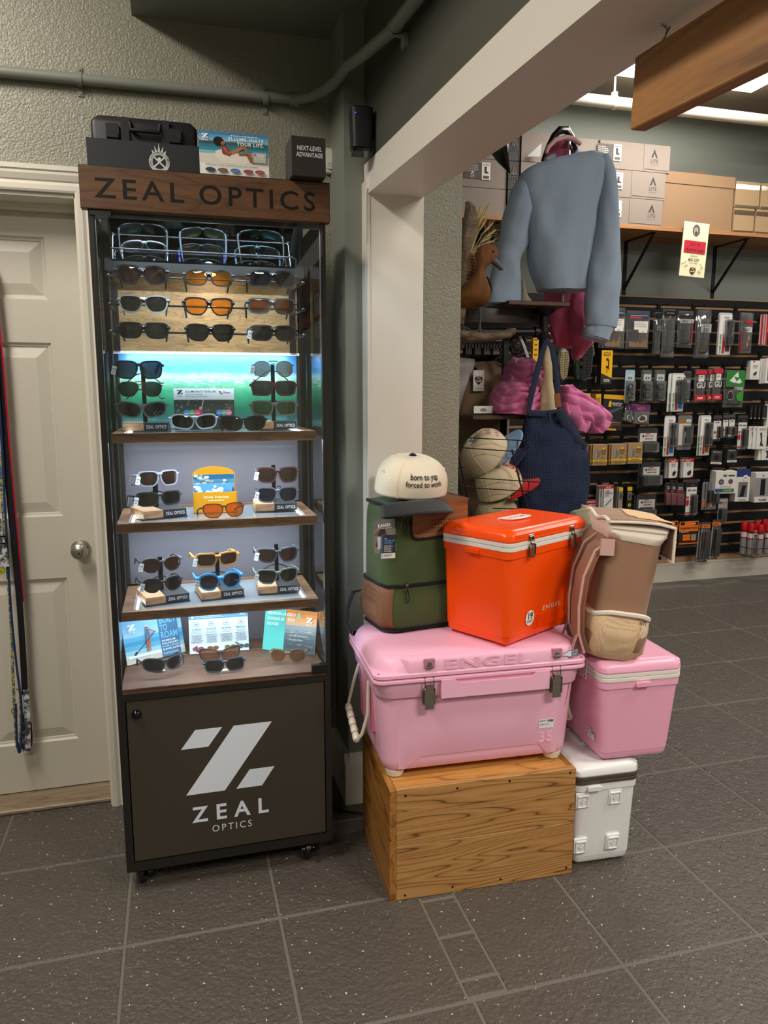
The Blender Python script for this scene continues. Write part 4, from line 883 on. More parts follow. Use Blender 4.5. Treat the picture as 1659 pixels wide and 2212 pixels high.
# front band with raised lettering
fb_ = B(); plan = lambda g, z: [(x, y, z) for x, y in ((-.250-g, -d+.04), (-.250-g, -d-.004), (-.225-g*.4, -d-.031-g), (.258+g*.4, -d-.031-g), (.284+g, -d-.004), (.284+g, -d+.04))]
fb_.loft([plan(0, .3122), plan(0, .338), plan(-.004, .346), plan(-.014, .351)]); fo = fb_.obj('lid_front', pinkm, pl, smooth=30)
V, F, w_ = text('ENGEL', .026, 'b', 'c', .08, 1.35)
def raised(V, F, fit, w_, dep, T):
    k_ = fit/w_; q = B(); vs = [(x*k_, 0, z) for x, z in V]+[(x*k_, -dep, z) for x, z in V]; n = len(V)
    ed = {}
    for f in F:
        for i in range(len(f)): e_ = (f[i], f[(i+1) % len(f)]); ed[e_] = 1
    fs = [tuple(i+n for i in f) for f in F]+[(a_, b_, b_+n, a_+n) for a_, b_ in ed if (b_, a_) not in ed]
    q.add(vs, fs, T); return q
raised(V, F, .262, w_, .0026, TR(.008, -d-.0308, .3165)).obj('raised_lettering', pinkm, fo, smooth=0)
# front grip strip between the latches
b = B(); pr = [(-.130, .236), (.200, .236), (.200, .288), (.160, .288), (.145, .276), (-.075, .276), (-.09, .288), (-.130, .288)]
b.prism(pr, -d-.036, -d-.012); b.obj('front_grip', pinkm, PK, smooth=0)
for x in (-.165, .222):
    latch(PK, 0, 0, 0, 'latch', T0=TR(x, -d-.026, .266, s=1.5))
    b = B(); b.box(x-.0155, x+.0155, -d-.034, -d-.026, .322, .348, ch=.001); b.obj('catch_pocket_shade', M('pink_pocket_shade', '#b87a8c', .5), pl, smooth=0)  # raised box; the pocket's shade is put into its darker pink
    b = B(); b.box(x-.008, x+.008, -d-.038, -d-.033, .320, .332, ch=.002); b.box(x-.005, x+.005, -d-.037, -d-.033, .331, .340, ch=.001); b.ball((x-.004, -d-.0385, .326), .002, .002, .002, 8, 5); b.ball((x+.004, -d-.0385, .326), .002, .002, .002, 8, 5); b.obj('catch_hook', nickel, pl)
# bottom moulding line, number and stickers
b = B(); pr = [(-a+.07, .026), (-a+.115, .062), (a-.12, .062), (a-.09, .080), (a-.02, .080), (a-.02, .026)]
yf = lambda z: -(d+.012*(z-.05)/.212)
def zlow(x):
    for (xa, za), (xb, zb2) in zip(((-a, .028), (-a+.064, .028), (-a+.112, .060), (a-.105, .060), (a-.072, .028)), ((-a+.064, .028), (-a+.112, .060), (a-.105, .060), (a-.072, .028), (a, .028))):
        if x <= xb+1e-6: return za+(zb2-za)*(x-xa)/(xb-xa)
    return .028
xs_ = sorted({-a+.044, -a+.054, -a+.064, -a+.088, -a+.112, a-.105, a-.0885, a-.072, a-.062, a-.052, a-.044} | {-a+.112+i*(2*a-.217)/8 for i in range(9)})
rows_ = []
for v, o_ in ((0, .003), (0, -.0020), (.02, -.0036), (.5, -.0036), (1, -.0036)):
    rows_.append([(x, yf(zlow(x)+(.23-zlow(x))*v)+(o_ if o_ > 0 else o_*min(1, max(0, (a-.044-abs(x))/.02))), zlow(x)+(.23-zlow(x))*v) for x in xs_])
b.loft(rows_, cap=False, closed=False)
b.obj('front_panel', pinkm, PK, smooth=35)
V, F, w_ = text('35', .030, 'b', 'c', .05, 1.2); raised(V, F, .048, w_, .002, TR(a-.082, -d-.0045, .066)).obj('raised_number', pinkm, PK, smooth=0)
def price_sticker(t, T, w=.048, h=.028, big='$249.99'):
    p = Print(); p.rect(-w/2, -h/2, w/2, h/2, '#e9e6e4'); p.txt(big, -w*.45, h*.22, h*.14, '#33303a', 'b', 'l'); rr = random.Random(3); x = w*.05
    while x < w*.44: q = rr.uniform(.0006, .0018); p.rect(x, h*.18, x+q, h*.42, '#24222a'); x += q+rr.uniform(.0006, .0014)
    p.lines(-w*.45, w*.25, -h*.08, 1, .003, h*.08, '#8c8890', align='l'); o = p.obj('price_sticker', t); o.matrix_local = T; return o
price_sticker(PK, TR(a-.082, -d-.0085, .122, rx=R(3.2)))
p = Print(); BX = lambda q: [(x-.03, z) for x, z in q]
p.poly([(-.033, -.003), (-.006, -.006), (.002, -.010), (.031, -.0095), (.033, .0095), (.004, .010), (-.006, .005), (-.033, .003)], '#28375f'); p.poly([(-.031, -.0018), (-.006, -.0045), (.003, -.0085), (.029, -.0082), (.031, .0082), (.004, .0085), (-.006, .0036), (-.031, .0018)], '#dfe3ea'); p.rect(.011, -.0075, .0285, .0075, '#28375f')
p.txt('BOTTLE', .0198, .0012, .0042, '#e8ebf0', 'b', fit=.015); p.txt('OPENER', .0198, -.0055, .0042, '#e8ebf0', 'b', fit=.015); p.line([(-.028, 0), (-.012, 0)], .001, '#c74a5a')
o = p.obj('bottle_sticker', pl); o.matrix_local = TR(.257, -d-.0316, .330, ry=R(-6)); o['label'] = 'blue and white bottle shaped sticker'
for sx, sy in ((-1, -1), (1, -1), (-1, 1), (1, 1)):
    b = B(); b.lathe([(0, .020), (.002, .024), (.010, .027), (.020, .029)], 18, TR(sx*(a-.042), sy*(d-.036), 0)); b.obj('foot', rubber, PK)
for sx in (-1, 1):
    b = B(); b.lathe([(0, .004), (.0008, .0036)], 10, TR(sx*(a+.018), -d-.018, .3122)); b.obj('tie_hole_shade', M('pink_hole_shade', '#b0566a', .6), pl)  # flat disc, the shade inside the hole painted as deeper pink
# rope handles at both ends
rope = fabric('braided_rope', '#d8cdbb', .8, 500, .8)
for s_ in (-1, 1):
    x = s_*(a+.022); y0, y1 = -.070, .075; zt = .25
    b = B(); b.tube([(x, y0, zt), (x+s_*.004, y0-.012, zt-.09), (x+s_*.022, y0-.010, zt-.150), (x+s_*.034, y0+.004, zt-.172)], .0052, 8); b.obj('rope', rope, PK)
    b = B(); b.tube([(x, y1, zt), (x+s_*.016, y1+.012, zt-.06), (x+s_*.034, y1+.004, zt-.122)], .0052, 8); b.obj('rope', rope, PK)
    A, Z = Vector((x+s_*.034, y0+.006, zt-.176)), Vector((x+s_*.036, y1+.002, zt-.124))
    b = B()
    for i in range(5):
        p0, p1 = A.lerp(Z, i/5+.01), A.lerp(Z, (i+1)/5-.01); b.tube([p0, p0.lerp(p1, .15), p0.lerp(p1, .5), p0.lerp(p1, .85), p1], [.0085, .0112, .0118, .0112, .0085], 12)
    b.obj('rope_grip', M('grip_white', '#e6dfd0', .28), PK)
    b = B(); b.box(x-s_*.012-.006, x-s_*.012+.006, -.085, .09, .10, .235, ch=.005); b.obj('handle_recess_shade', M('pink_recess_shade', '#cf7f96', .5), PK, smooth=0)  # solid slab; its deeper pink paints the shade of a recess
PK.scale = (1, 1, 1.06); PKTOP = PKz+.3567*1.06
# ---- orange drybox on the pink chest
ya = R(28.1); L_, D_ = .372, .232
ox, oy = .889, 1.893
oc = Vector((ox, oy, 0))+Matrix.Rotation(ya, 3, 'Z') @ Vector((L_/2, D_/2, 0))
OR, a2, d2, zr2, tp2 = dry_cooler('bright orange drybox cooler with chrome latches on the large pink cooler', (oc.x, oc.y, PKTOP), ya, orangem, gasket, L_, D_, H=.346)
p = Print(); p.txt('ENGEL', .026, .082, .0135, '#f3c9a8', 'b', track=.16, fit=.098, sx=1.3); o = p.obj('lettering', OR); o.matrix_local = TR(0, -d2-.0024, 0, rx=R(3.0))
p = Print(); p.disc(0, 0, .0215, '#e8e4e0', .0235, 28); p.txt('19', 0, -.0035, .019, '#1c1a1a', 'b'); p.txt('QUARTS', 0, -.0135, .0068, '#1c1a1a', 'm', fit=.029); o = p.obj('round_sticker', OR); o.matrix_local = TR(-.083, -d2-.0064, .072, rx=R(3.0)); o['label'] = 'white oval sticker with black number'
for i in range(26):
    x = -.060+i*.0078 if i < 26 else 0; zt_ = .070 if x < .085 else .052
    b = B(); b.box(x-.0022, x+.0022, -d2-.0062, -d2, .034, zt_+.002, ch=.0006); b.obj('rib', orangem, OR, smooth=0)
# ---- white drybox on the floor, pink drybox on top of it
WL, WD = .36, .186
wc = Vector((1.3166, 1.872, 0))+Matrix.Rotation(R(-2.9), 3, 'Z') @ Vector((-WD/2, WL/2, 0))
WH, a3, d3, zr3, tp3 = dry_cooler('white drybox cooler with brown seal standing on the floor beside the crate', (wc.x, wc.y, 0), R(90-2.9), whitep, gaskb, WL, WD, H=.338, catch=.045)
for (y, z) in ((-.030, .225), (-.030, .075), (.079, .225), (.079, .075)):
    b = B(); T = TR(-a3-.006, y, z, rz=R(-90), rx=0)
    b.box(-.022, .022, -.006, .004, -.026, .026, T, .003); b.box(-.017, .017, -.011, -.005, .012, .019, T, .002); b.box(-.017, .017, -.009, -.005, -.022, -.018, T, .001); b.box(-.018, -.014, -.010, -.005, -.02, .014, T, .001); b.box(.014, .018, -.010, -.005, -.02, .014, T, .001)
    b.lathe([(.005, .008), (.009, .007), (.009, .003), (.007, .002)], 12, T @ TR(rx=R(90))); b.box(-.013, .013, -.008, -.005, -.0015, .0015, T); b.box(-.0015, .0015, -.008, -.005, -.016, .012, T)
    b.obj('mount_bracket', whitep, WH, smooth=0)
PL, PD = .372, .222
pc = Vector((1.203, 1.872, 0))+Matrix.Rotation(R(-3.7), 3, 'Z') @ Vector((PD/2, PL/2, 0))
P2, a4, d4, zr4, tp4 = dry_cooler('smaller pink drybox cooler with white seal stacked on the white cooler', (pc.x, pc.y, .3385), R(90-3.7), pink2m, gasket, PL, PD, H=.325, tp=.019)
price_sticker(P2, TR(-a4+.055, d4+.0082, .07, rz=R(180), rx=R(4.7)), .046, .032, '$89.99')
P2TOP = .3385+.325
# ================================================================ green cooler backpack, cap, peach backpack
green = fabric('green_neoprene', '#435230', .75, 700, .15, .05); greenl = fabric('green_neoprene_light', '#5d6e3e', .75, 700, .15, .05)
tanmesh = M('tan_mesh', '#8a5a3c', .8); 
def mesh_tex(m, sc, c1, c2):
    t = NT(m); v = t.coord('Object', (sc, sc, sc)); w = t.n('TexVoronoi'); w.inputs['Scale'].default_value = 1; w.inputs['Randomness'].default_value = .25; t.l(v, w.inputs['Vector'])
    t.color(t.ramp(w.outputs['Distance'], [(.18, c1), (.5, c2)])); t.bump(w.outputs['Distance'], .6, .001)
mesh_tex(tanmesh, 380, '#4d3020', '#84593c')
blkweb = fabric('black_webbing', '#131316', .8, 600, .5); blkzip = fabric('black_zip', '#0f1013', .6, 900, .6)
woodprint = wood('printed_walnut', ['#4a2a15', '#7f4d2a', '#96633a'], (2.5, 14, 24), .5, 5, 2, .1, 60, wave=.25)
GB = thing('backpack_cooler', 'olive green cooler backpack with brown mesh side pocket on the large pink cooler', 'backpack', (.722, 2.222, PKTOP), R(8.6))
W2, D2, HB = .150, .100, .395
prof = []
for i in range(13):
    z = HB*i/12; u = i/12
    bulge = .010*math.sin(math.pi*min(u/.36, 1)) if u < .36 else .002*math.sin(math.pi*(u-.36)/.64)
    e = .014*(1-min(u/.06, 1))+.006*max(0, (u-.94)/.06)
    prof.append((z, W2+bulge-e-.006*u, D2+bulge-e-.006*u, .05 if u < .95 else .04))
b = B(); b.rr(prof, 7); b.rr([(HB, W2-.012, D2-.012, .04), (HB+.006, W2-.03, D2-.03, .04)], 7, cap=True); gbody = b.obj('body', green, GB, smooth=60)
b = B(); b.rr([(.006, W2+.004, D2+.004, .05), (.012, W2-.004, D2-.004, .05), (.0, W2-.02, D2-.02, .05)], 7); b.obj('base_binding', blkweb, GB)
def patch(x0, x1, z0, z1, off, nm, m, side='f', nx=8, nz=8):
    """curved panel hugging the front ('f') or left ('l') face"""
    q = B()
    def pos(u, v):
        s_ = x0+(x1-x0)*u; z = z0+(z1-z0)*v; k = z/HB*12; i = min(int(k), 11); f = k-i
        w = prof[i][1]*(1-f)+prof[i+1][1]*f; d = prof[i][2]*(1-f)+prof[i+1][2]*f; r = .05
        edge = math.sin(math.pi*u)**.3 if 0 < u < 1 else 0
        if side == 'f': return (s_*w, -(d if abs(s_*w) < w-r else d-r+math.sqrt(max(r*r-(abs(s_*w)-w+r)**2, 0)))-off, z)
        return (-(w if abs(s_*d) < d-r else w-r+math.sqrt(max(r*r-(abs(s_*d)-d+r)**2, 0)))-off, -s_*d if False else s_*d, z)
    q.grid(pos, nx, nz); o = q.obj(nm, m, GB); md = o.modifiers.new('thick', 'SOLIDIFY'); md.thickness = .002; md.offset = 0; return o, pos
o, _ = patch(.97, -.97, .012, .145, .005, 'mesh_pocket', tanmesh, 'l', 12, 6); o['label'] = 'brown mesh side pocket'
zl = B(); ringp = []
for i, (z, w, d) in enumerate(((.148, W2+.0005, D2+.0005),)):
    ringp = [(x, y, z+.0012*math.sin(5*q)) for q, (x, y) in enumerate(B().ring(w+.001, d+.001, .05, 8))]
zl.tube(ringp, .0058, 6, loop=True); zl.obj('zipper', blkzip, GB)
zt_ = B(); zt_.tube([(-.094, -D2+.000, HB-.024), (-.115, -D2+.004, HB-.012), (-.134, -D2+.026, HB-.004), (-.141, 0, HB-.002), (-.137, D2-.03, HB-.002)], .0062, 8); zt_.obj('zipper', blkzip, GB)
def zip_pull(x, y, z, par=GB, L=.055, cm=nickel, cord=blkweb):
    q = B(); q.mat(cm); q.box(x-.0045, x+.0045, y-.006, y, z-.004, z+.006, ch=.001); q.tube([(x-.003, y-.006, z-.002), (x-.003, y-.007, z-.012), (x+.003, y-.007, z-.012), (x+.003, y-.006, z-.002)], .0010, 6)
    q.mat(cord); q.tube([(x, y-.007, z-.010), (x-.004, y-.008, z-.024), (x-.006, y-.008, z-L*.8), (x, y-.008, z-L), (x+.006, y-.008, z-L*.8), (x+.004, y-.008, z-.024), (x, y-.007, z-.010)], .0016, 6)
    return q.obj('zip_pull', None, par)
zip_pull(-.094, -D2-.004, HB-.026); zip_pull(-.085, -D2-.006, .152)
# wood print flap with piping
fl = []; x0, x1, zb_ = -.068, .130, .290
pts = [(x0, HB+.006), (x0, zb_+.02), (x0+.006, zb_+.006), (x0+.02, zb_), (x1-.02, zb_+.004), (x1-.006, zb_+.010), (x1, zb_+.024), (x1, HB+.006)]
b = B(); b.prism(pts, -D2-.004, -D2+.004); b.box(x0, x1, -D2-.004, D2-.03, HB+.0055, HB+.010); fo = b.obj('flap', woodprint, GB, smooth=0); fo['label'] = 'brown wood print front flap'
b = B(); b.tube([(x, -D2-.003, z) for x, z in pts], .0038, 8); b.tube([(x0, -D2-.002, HB+.007), (x0, 0, HB+.0085), (x0, D2-.03, HB+.0085)], .0038, 8); b.tube([(x1, -D2-.002, HB+.007), (x1, 0, HB+.0085), (x1, D2-.03, HB+.0085)], .0038, 8); b.obj('piping', blkweb, GB)
p = Print(); cx, cz = .032, .333
for q in ((-.0285, .0115), (-.0272, .0102)): pass
p.poly([(cx-.029, cz-.012), (cx+.029, cz-.012), (cx+.031, cz-.009), (cx+.031, cz+.009), (cx+.029, cz+.012), (cx-.029, cz+.012), (cx-.031, cz+.009), (cx-.031, cz-.009)], '#2b211c'); p.poly([(cx-.0275, cz-.0105), (cx+.0275, cz-.0105), (cx+.029, cz-.008), (cx+.029, cz+.008), (cx+.0275, cz+.0105), (cx-.0275, cz+.0105), (cx-.029, cz+.008), (cx-.029, cz-.008)], '#a8642f'); p.txt('KANGA', cx, cz-.006, .0122, '#2b211c', 'b', track=.04, fit=.048); p.line([(x0+.006, zb_+.012), (x1-.006, zb_+.016)], .0008, '#d8a878')
p.obj('printed_badge', fo, (0, -D2-.0042, 0))
for s_ in (-1,):
    b = B(); b.tube([(-W2+.01, D2-.02, .10), (-W2-.035, D2-.02, .095), (-W2-.052, D2-.02, .05), (-W2-.058, D2-.02, -.005), (-W2-.040, D2-.02, -.045), (-W2-.024, D2-.02, -.052)], .013, 6, flat=.16, upv=(1, 0, .2)); b.obj('shoulder_strap', blkweb, GB)
    b = B(); b.tube([(-W2-.024, D2-.025, -.04), (-W2-.026, D2-.025, -.09), (-W2-.032, D2-.025, -.128)], .010, 6, flat=.16, upv=(1, 0, 0)); b.obj('strap_tail', blkweb, GB)
    b = B(); b.box(-W2-.035, -W2-.012, D2-.03, D2-.018, -.06, -.035, ch=.002); b.obj('strap_buckle', gloss_blk, GB)
# hang tags
t = thing('hang_tag', 'grey photo hang tag on the zipper of the green backpack', 'tag', (.583, 2.084, PKTOP+.262), (R(2), R(-4), R(4)))
b = B(); b.box(-.034, .034, 0, .001, 0, .098); b.obj('card', M('tag_grey', '#57575a', .5), t, smooth=0)
p = Print(); p.rect(-.034, 0, .034, .098, '#6a696a'); p.rect(-.034, .02, .034, .07, '#7d7c78'); p.rect(-.034, 0, .034, .022, '#8a8378'); p.disc(-.008, .062, .012, '#3b3029'); p.poly([(-.03, .02), (.012, .02), (.008, .055), (-.02, .058)], '#3a3836'); p.line([(-.03, .056), (-.014, .066)], .006, '#7a4a34'); p.txt('KANGA', 0, .077, .0092, '#f0f0ee', 'b', fit=.040); p.lines(-.026, .026, .072, 1, .003, .0016, '#d8d8d6', .1); p.rect(-.024, .012, -.012, .05, '#c8ccce'); p.obj('printed_face', t)
t = thing('hang_tag', 'small navy and white hang tag in front of the grey one', 'tag', (.589, 2.078, PKTOP+.244), (R(2), R(1), R(3)))
b = B(); b.box(-.022, .022, 0, .001, 0, .072, ch=0); b.obj('card', M('tag_white', '#dddcd8', .5), t, smooth=0)
p = Print(); p.rect(-.022, .016, .022, .072, '#2c333d'); p.rect(-.0195, .004, -.018, .072, '#4a86b8'); p.txt('The', -.014, .058, .0036, '#e6e8ea', 'm', 'l', slant=.25); p.txt('WARM-UP', -.014, .051, .0048, '#5d9cc8', 'b', 'l', fit=.032); p.txt('ROUND', -.014, .0445, .0048, '#5d9cc8', 'b', 'l'); p.lines(-.014, .016, .039, 7, .0031, .0013, '#c9ccd0', .3, 'l'); p.lines(-.014, .012, .010, 2, .003, .0013, '#55585c', .2, 'l'); p.disc(0, .067, .002, '#101114'); p.obj('printed_face', t)

# ---- caps
def crown_pt(u, v, rx=.094, ry=.102, h=.100):
    """u angle with 0 at the front (-y), v 0..1 up"""
    e = (1-v**3.3)**(1/2.7) if v < 1 else 0
    fz = .012*math.cos(u)*(1-v) if abs(u) < 1.6 else 0
    flat = 1+.05*math.cos(u)*math.sin(math.pi*v)
    return Vector((rx*e*math.sin(u)*flat, -ry*e*math.cos(u)*flat, h*v+fz*.7))
def cap(name, label, loc, rot, ccol, bcol, btn, group, brim_under=None, scale=1.0, brim_curve=.028):
    t = thing(name, label, 'cap', loc, rot, group); t.scale = scale if isinstance(scale, tuple) else (scale,)*3
    cm = fabric('cotton_'+ccol.lstrip('#'), ccol, .85, 900, .25, .03); bm = fabric('cotton_'+bcol.lstrip('#'), bcol, .85, 900, .25, .03)
    b = B(); b.grid(lambda a, v: crown_pt(a*2*math.pi-math.pi, min(v, .999)), 40, 16); cr = b.obj('crown', cm, t, smooth=70); md = cr.modifiers.new('thick', 'SOLIDIFY'); md.thickness = .0025
    for a in (-.78, .78, -2.0, 2.0, 3.14):
        s_ = B(); s_.tube([crown_pt(a*(1-.0*v), v)*1.004 for v in [i/12*.97 for i in range(13)]], .0011, 5); s_.obj('seam', cm, cr)
    for a in (-1.4, 1.4, 2.6, -2.6):
        P = crown_pt(a, .62); e = B(); e.tube([P*1.006+Vector((.0045*math.cos(q)*math.cos(a), .0045*math.cos(q)*math.sin(a), .0045*math.sin(q))) for q in [i*math.pi/4 for i in range(8)]], .0012, 5, loop=True); e.obj('eyelet', cm, cr)
    k = B(); k.ball((0, 0, .1005), .009, .009, .005, 12, 6); k.obj('button', fabric('cotton_'+btn.lstrip('#'), btn), t)
    def brim(a, v):
        an = (a-.5)*2.5; P = crown_pt(an, 0); q = 1-(2*a-1)**2
        L = .072*(q**.55)
        return (P.x*(1+.02*v), P.y-L*v, P.z-.004-.010*v*q+brim_curve*.45*0-brim_curve*((2*a-1)**2)*(.45+.55*v))
    b = B(); b.grid(brim, 24, 8); br = b.obj('brim', bm, t, smooth=70); md = br.modifiers.new('thick', 'SOLIDIFY'); md.thickness = .0045; md.offset = -1
    return t, cr
def cap_text(cr, lines, z0, h, col, dz, wt='m', fit=None, track=0., u0=0):
    q = B(); q.mat(K(col, 75))
    for i, s_ in enumerate(lines):
        V, F, w = text(s_, h, wt, 'c', track); k_ = (fit[i]/w) if fit else 1
        vs = []
        for x, z in V:
            zz = z0-i*dz+z; P = crown_pt(u0+x*k_/.098, zz/.100); n = Vector((P.x, P.y, .12*max(P.z-.04, 0))).normalized(); vs.append(tuple(P+n*.0026))
        q.add(vs, F)
    return q.obj('embroidery', None, cr, smooth=0)
CAPT, cr = cap('baseball_cap', 'cream cap with black lettering and charcoal brim on the green backpack', (.690, 2.185, PKTOP+HB+.030), (R(9), 0, R(5)), '#ded2bb', '#2b2b2d', '#1d1d20', None, scale=1.16, brim_curve=.050)
cap_text(cr, ['born to yap', 'forced to work'], (.056), .0150, '#161518', .0195, 'm', (.080, .100), u0=-.05)

# ---- peach backpack leaning on the pink drybox
peach = fabric('peach_neoprene', '#98745c', .6, 700, .10, .04); peachl = fabric('peach_panel', '#e0b98a', .7, 700, .1, .03); creamt = fabric('cream_trim', '#e2d6c8', .7, 600, .3, .03)
beigemesh = M('beige_mesh', '#c9a683', .8); mesh_tex(beigemesh, 340, '#a5825f', '#e0c19b')
blush = fabric('blush_strap', '#cfa69a', .7, 600, .3, .04)
PB = thing('backpack_cooler', 'tan and peach cooler backpack with beige mesh pocket leaning on the smaller pink cooler', 'backpack', (1.252, 1.965, P2TOP), (0, R(8), R(-16)))
pw, pd, PH = .080, .112, .372
pr = []
for i in range(11):
    u = i/10; z = PH*u; e = .016*(1-min(u/.07, 1)); bl = .012*math.sin(math.pi*min(u/.4, 1))*(u < .4)
    pr.append((z, pw-e+bl+.004*u, pd-e+bl, .05))
b = B(); b.rr(pr, 7); b.obj('body', peach, PB, smooth=60)
b = B(); b.rr([(.004, pw-.008, pd-.008, .05), (.03, pw+.010, pd+.010, .052), (.10, pw+.017, pd+.016, .054), (.135, pw+.012, pd+.010, .053), (.142, pw+.004, pd+.004, .05)], 7, cap=False)
b.v = [(x+fold((x, y, z), 22, .008, 3), y+fold((x, y, z), 18, .010, 4), z) if z > .02 else (x, y, z) for x, y, z in b.v]
b.obj('mesh_pocket', beigemesh, PB, smooth=60)
b = B(); b.tube([(x, y, .140+.010*math.cos(q*.35)) for q, (x, y) in enumerate(B().ring(pw+.010, pd+.010, .052, 8))], .0058, 6, loop=True, flat=1.3); b.obj('zipper', creamt, PB)
# roll top: cream bound mouth under a folded flap
b = B(); b.rr([(PH-.012, pw+.003, pd+.002, .05), (PH+.004, pw+.008, pd+.006, .045), (PH+.012, pw+.010, pd+.004, .03), (PH+.020, pw+.009, pd-.004, .02), (PH+.026, pw+.010, pd, .02), (PH+.034, pw+.012, pd-.006, .02), (PH+.040, pw+.004, pd-.02, .02)], 6)
b.v = [(x, y, z+fold((x, y, z), 14, .007, 9)) for x, y, z in b.v]
b.obj('mouth_binding', creamt, PB, smooth=60)
def flapf(a, v):
    x = -pw-.012+(2*pw+.030)*v if v < .78 else pw+.018+.012*(v-.78)/.22; z = PH+.040+.012*math.sin(min(v/.78, 1)*math.pi*.5) if v < .78 else PH+.052-.105*((v-.78)/.22)
    if v < .12: z -= .0
    return (x, (a-.5)*2*(pd+.004), z+.006*math.sin(a*9)*(1-v))
b = B(); b.grid(flapf, 14, 24); o = b.obj('flap', peach, PB, smooth=60); md = o.modifiers.new('thick', 'SOLIDIFY'); md.thickness = .005
def flap2(a, v): P = flapf(.12+.76*a, .46+.52*v); return (P[0]+.0012*(v > .6), P[1], P[2]+.0058)
b = B(); b.grid(flap2, 10, 16); o = b.obj('flap_panel', peachl, PB, smooth=60); md = o.modifiers.new('thick', 'SOLIDIFY'); md.thickness = .002
for a in (0.0, 1.0):
    b = B(); b.tube([flapf(a, i/24) for i in range(25)], .0042, 6); b.obj('flap_binding', creamt, PB)
b = B(); b.tube([flapf(i/10, 1.0) for i in range(11)], .0042, 6); b.obj('flap_binding', creamt, PB)
b = B(); b.tube([flapf(i/10, 0.0) for i in range(11)], .0075, 6, flat=.8); b.obj('flap_binding', creamt, PB)
# shoulder straps on the left side with pale binding
for y, mm in ((-.070, 1), (.055, 1)):
    pth = [(-pw+.005, y, PH-.015), (-pw-.030, y-.004, PH-.05), (-pw-.050, y-.008, PH-.13), (-pw-.048, y-.010, PH-.22), (-pw-.034, y-.008, PH-.30), (-pw-.004, y, PH-.36)]
    b = B(); b.tube(pth, .036, 8, flat=.22, upv=(1, .35, 0)); so = b.obj('shoulder_strap', fabric('strap_brown', '#94705a', .7, 700, .1, .03), PB, smooth=60)
    b = B(); b.tube([(x-.006, y_-.035, z) for x, y_, z in pth], .0036, 6); b.obj('strap_binding', blush, so)
    b = B(); b.tube([(-pw-.030, y-.004, PH-.30), (-pw-.045, y-.02, PH-.36), (-pw-.034, y-.022, PH-.44), (-pw-.036, y-.022, PH-.53)], .013, 6, flat=.14, upv=(1, 0, 0)); b.obj('strap_tail', blush, PB)
b = B(); b.box(-pw+.012, -pw+.052, -pd-.003, -pd+.004, PH-.052, PH-.004, TR(ry=R(-6))); b.obj('strap_anchor', blush, PB, smooth=0)
b = B(); b.box(-pw-.002, -pw+.018, -pd-.006, -pd+.004, .050, .085, TR(ry=R(10))); b.obj('strap_anchor', blush, PB, smooth=0)
zip_pull(pw-.020, -pd-.012, .138, PB, .05, nickel, creamt)
b = B(); b.box(pw+.029, pw+.033, -.02, .02, PH-.066, PH-.045); b.obj('closure_tab', blkweb, PB, smooth=0)
# ================================================================ clothes rack, garments, caps, duck behind the opening
def catmull(L, k=4):
    out = []
    for i in range(len(L)-1):
        p0, p1, p2, p3 = L[max(i-1, 0)], L[i], L[i+1], L[min(i+2, len(L)-1)]
        for j in range(k):
            t = j/k; out.append(tuple(.5*((2*b)+(-a+c)*t+(2*a-5*b+4*c-d)*t*t+(-a+3*b-3*c+d)*t**3) for a, b, c, d in zip(p0, p1, p2, p3)))
    out.append(tuple(L[-1])); return out
def limb(b, levels, n=20, pw=2.3, k=4, folds=0, ff=9, seed=1, cap=True, rib=None):
    """loft through cross-sections given by their left and right edge, distance and half depth"""
    rings = []
    for xl, yl, xr, yr, Y, dp in catmull(levels, k):
        L, Q = atY(xl, yl, Y), atY(xr, yr, Y); c = (L+Q)/2; h = (Q-L)/2; ring = []
        for i in range(n):
            a = 2*math.pi*i/n; cs, sn = math.cos(a), math.sin(a)
            p = c+h*math.copysign(abs(cs)**(2/pw), cs)+Vector((0, -dp, 0))*math.copysign(abs(sn)**(2/pw), sn)
            if folds: p += Vector((fold(p, ff*.4, folds*.5, seed), -fold((p.x*1.6, p.y, p.z*.7), ff, folds, seed, folds > .007), 0))
            if rib:
                ph = p.x*rib[1]+p.z*rib[2]+4*noise.noise(p*9); w_ = 1-abs(math.sin(ph)); p += Vector((0, -1, .35))*(rib[0]*(1-1.9*w_*w_))
            ring.append(tuple(p))
        rings.append(ring)
    return b.loft(rings, cap=cap)
iron = M('black_iron_pipe', '#161617', .45, .3); wire = M('black_wire', '#0e0e0f', .4)
darkwood = wood('rack_walnut', ['#2e1f15', '#4b3323', '#5e4331'], (3, 20, 20), .5, 6, 2, .3)
YP = 3.2
PA = atY(1172, 800, YP); zslab = atY(1172, 664, YP).z
RK = thing('clothes_rack', 'black iron pipe clothes rack with wooden tops behind the caps', 'rack', (PA.x, YP, 0))
b = B(); x0, x1 = atY(1100, 664, YP-.12).x, atY(1231, 664, YP-.12).x; b.box(x0, x1, YP-.12, YP+.12, zslab-.006, zslab+.012, ch=.002); wobj(b, 'wooden_top', darkwood, RK, 0)
b = B(); c = atY(1060, 690, YP+.12); b.lathe([(zslab-.075, .30), (zslab-.074, .342), (zslab-.04, .344), (zslab-.006, .342), (zslab-.006, .30)], 48, TR(c.x, YP+.32, 0)); o = wobj(b, 'round_top', M('steel_band', '#4a4744', .38, .6), RK, 30); o['label'] = 'round top with a dull steel edge'
b = B(); b.cyl((PA.x, YP, .0), (PA.x, YP, zslab-.01), .021, n=16); 
for z in (zslab-.10, zslab-.13): b.cyl((PA.x, YP, z-.012), (PA.x, YP, z+.012), .028, n=16)
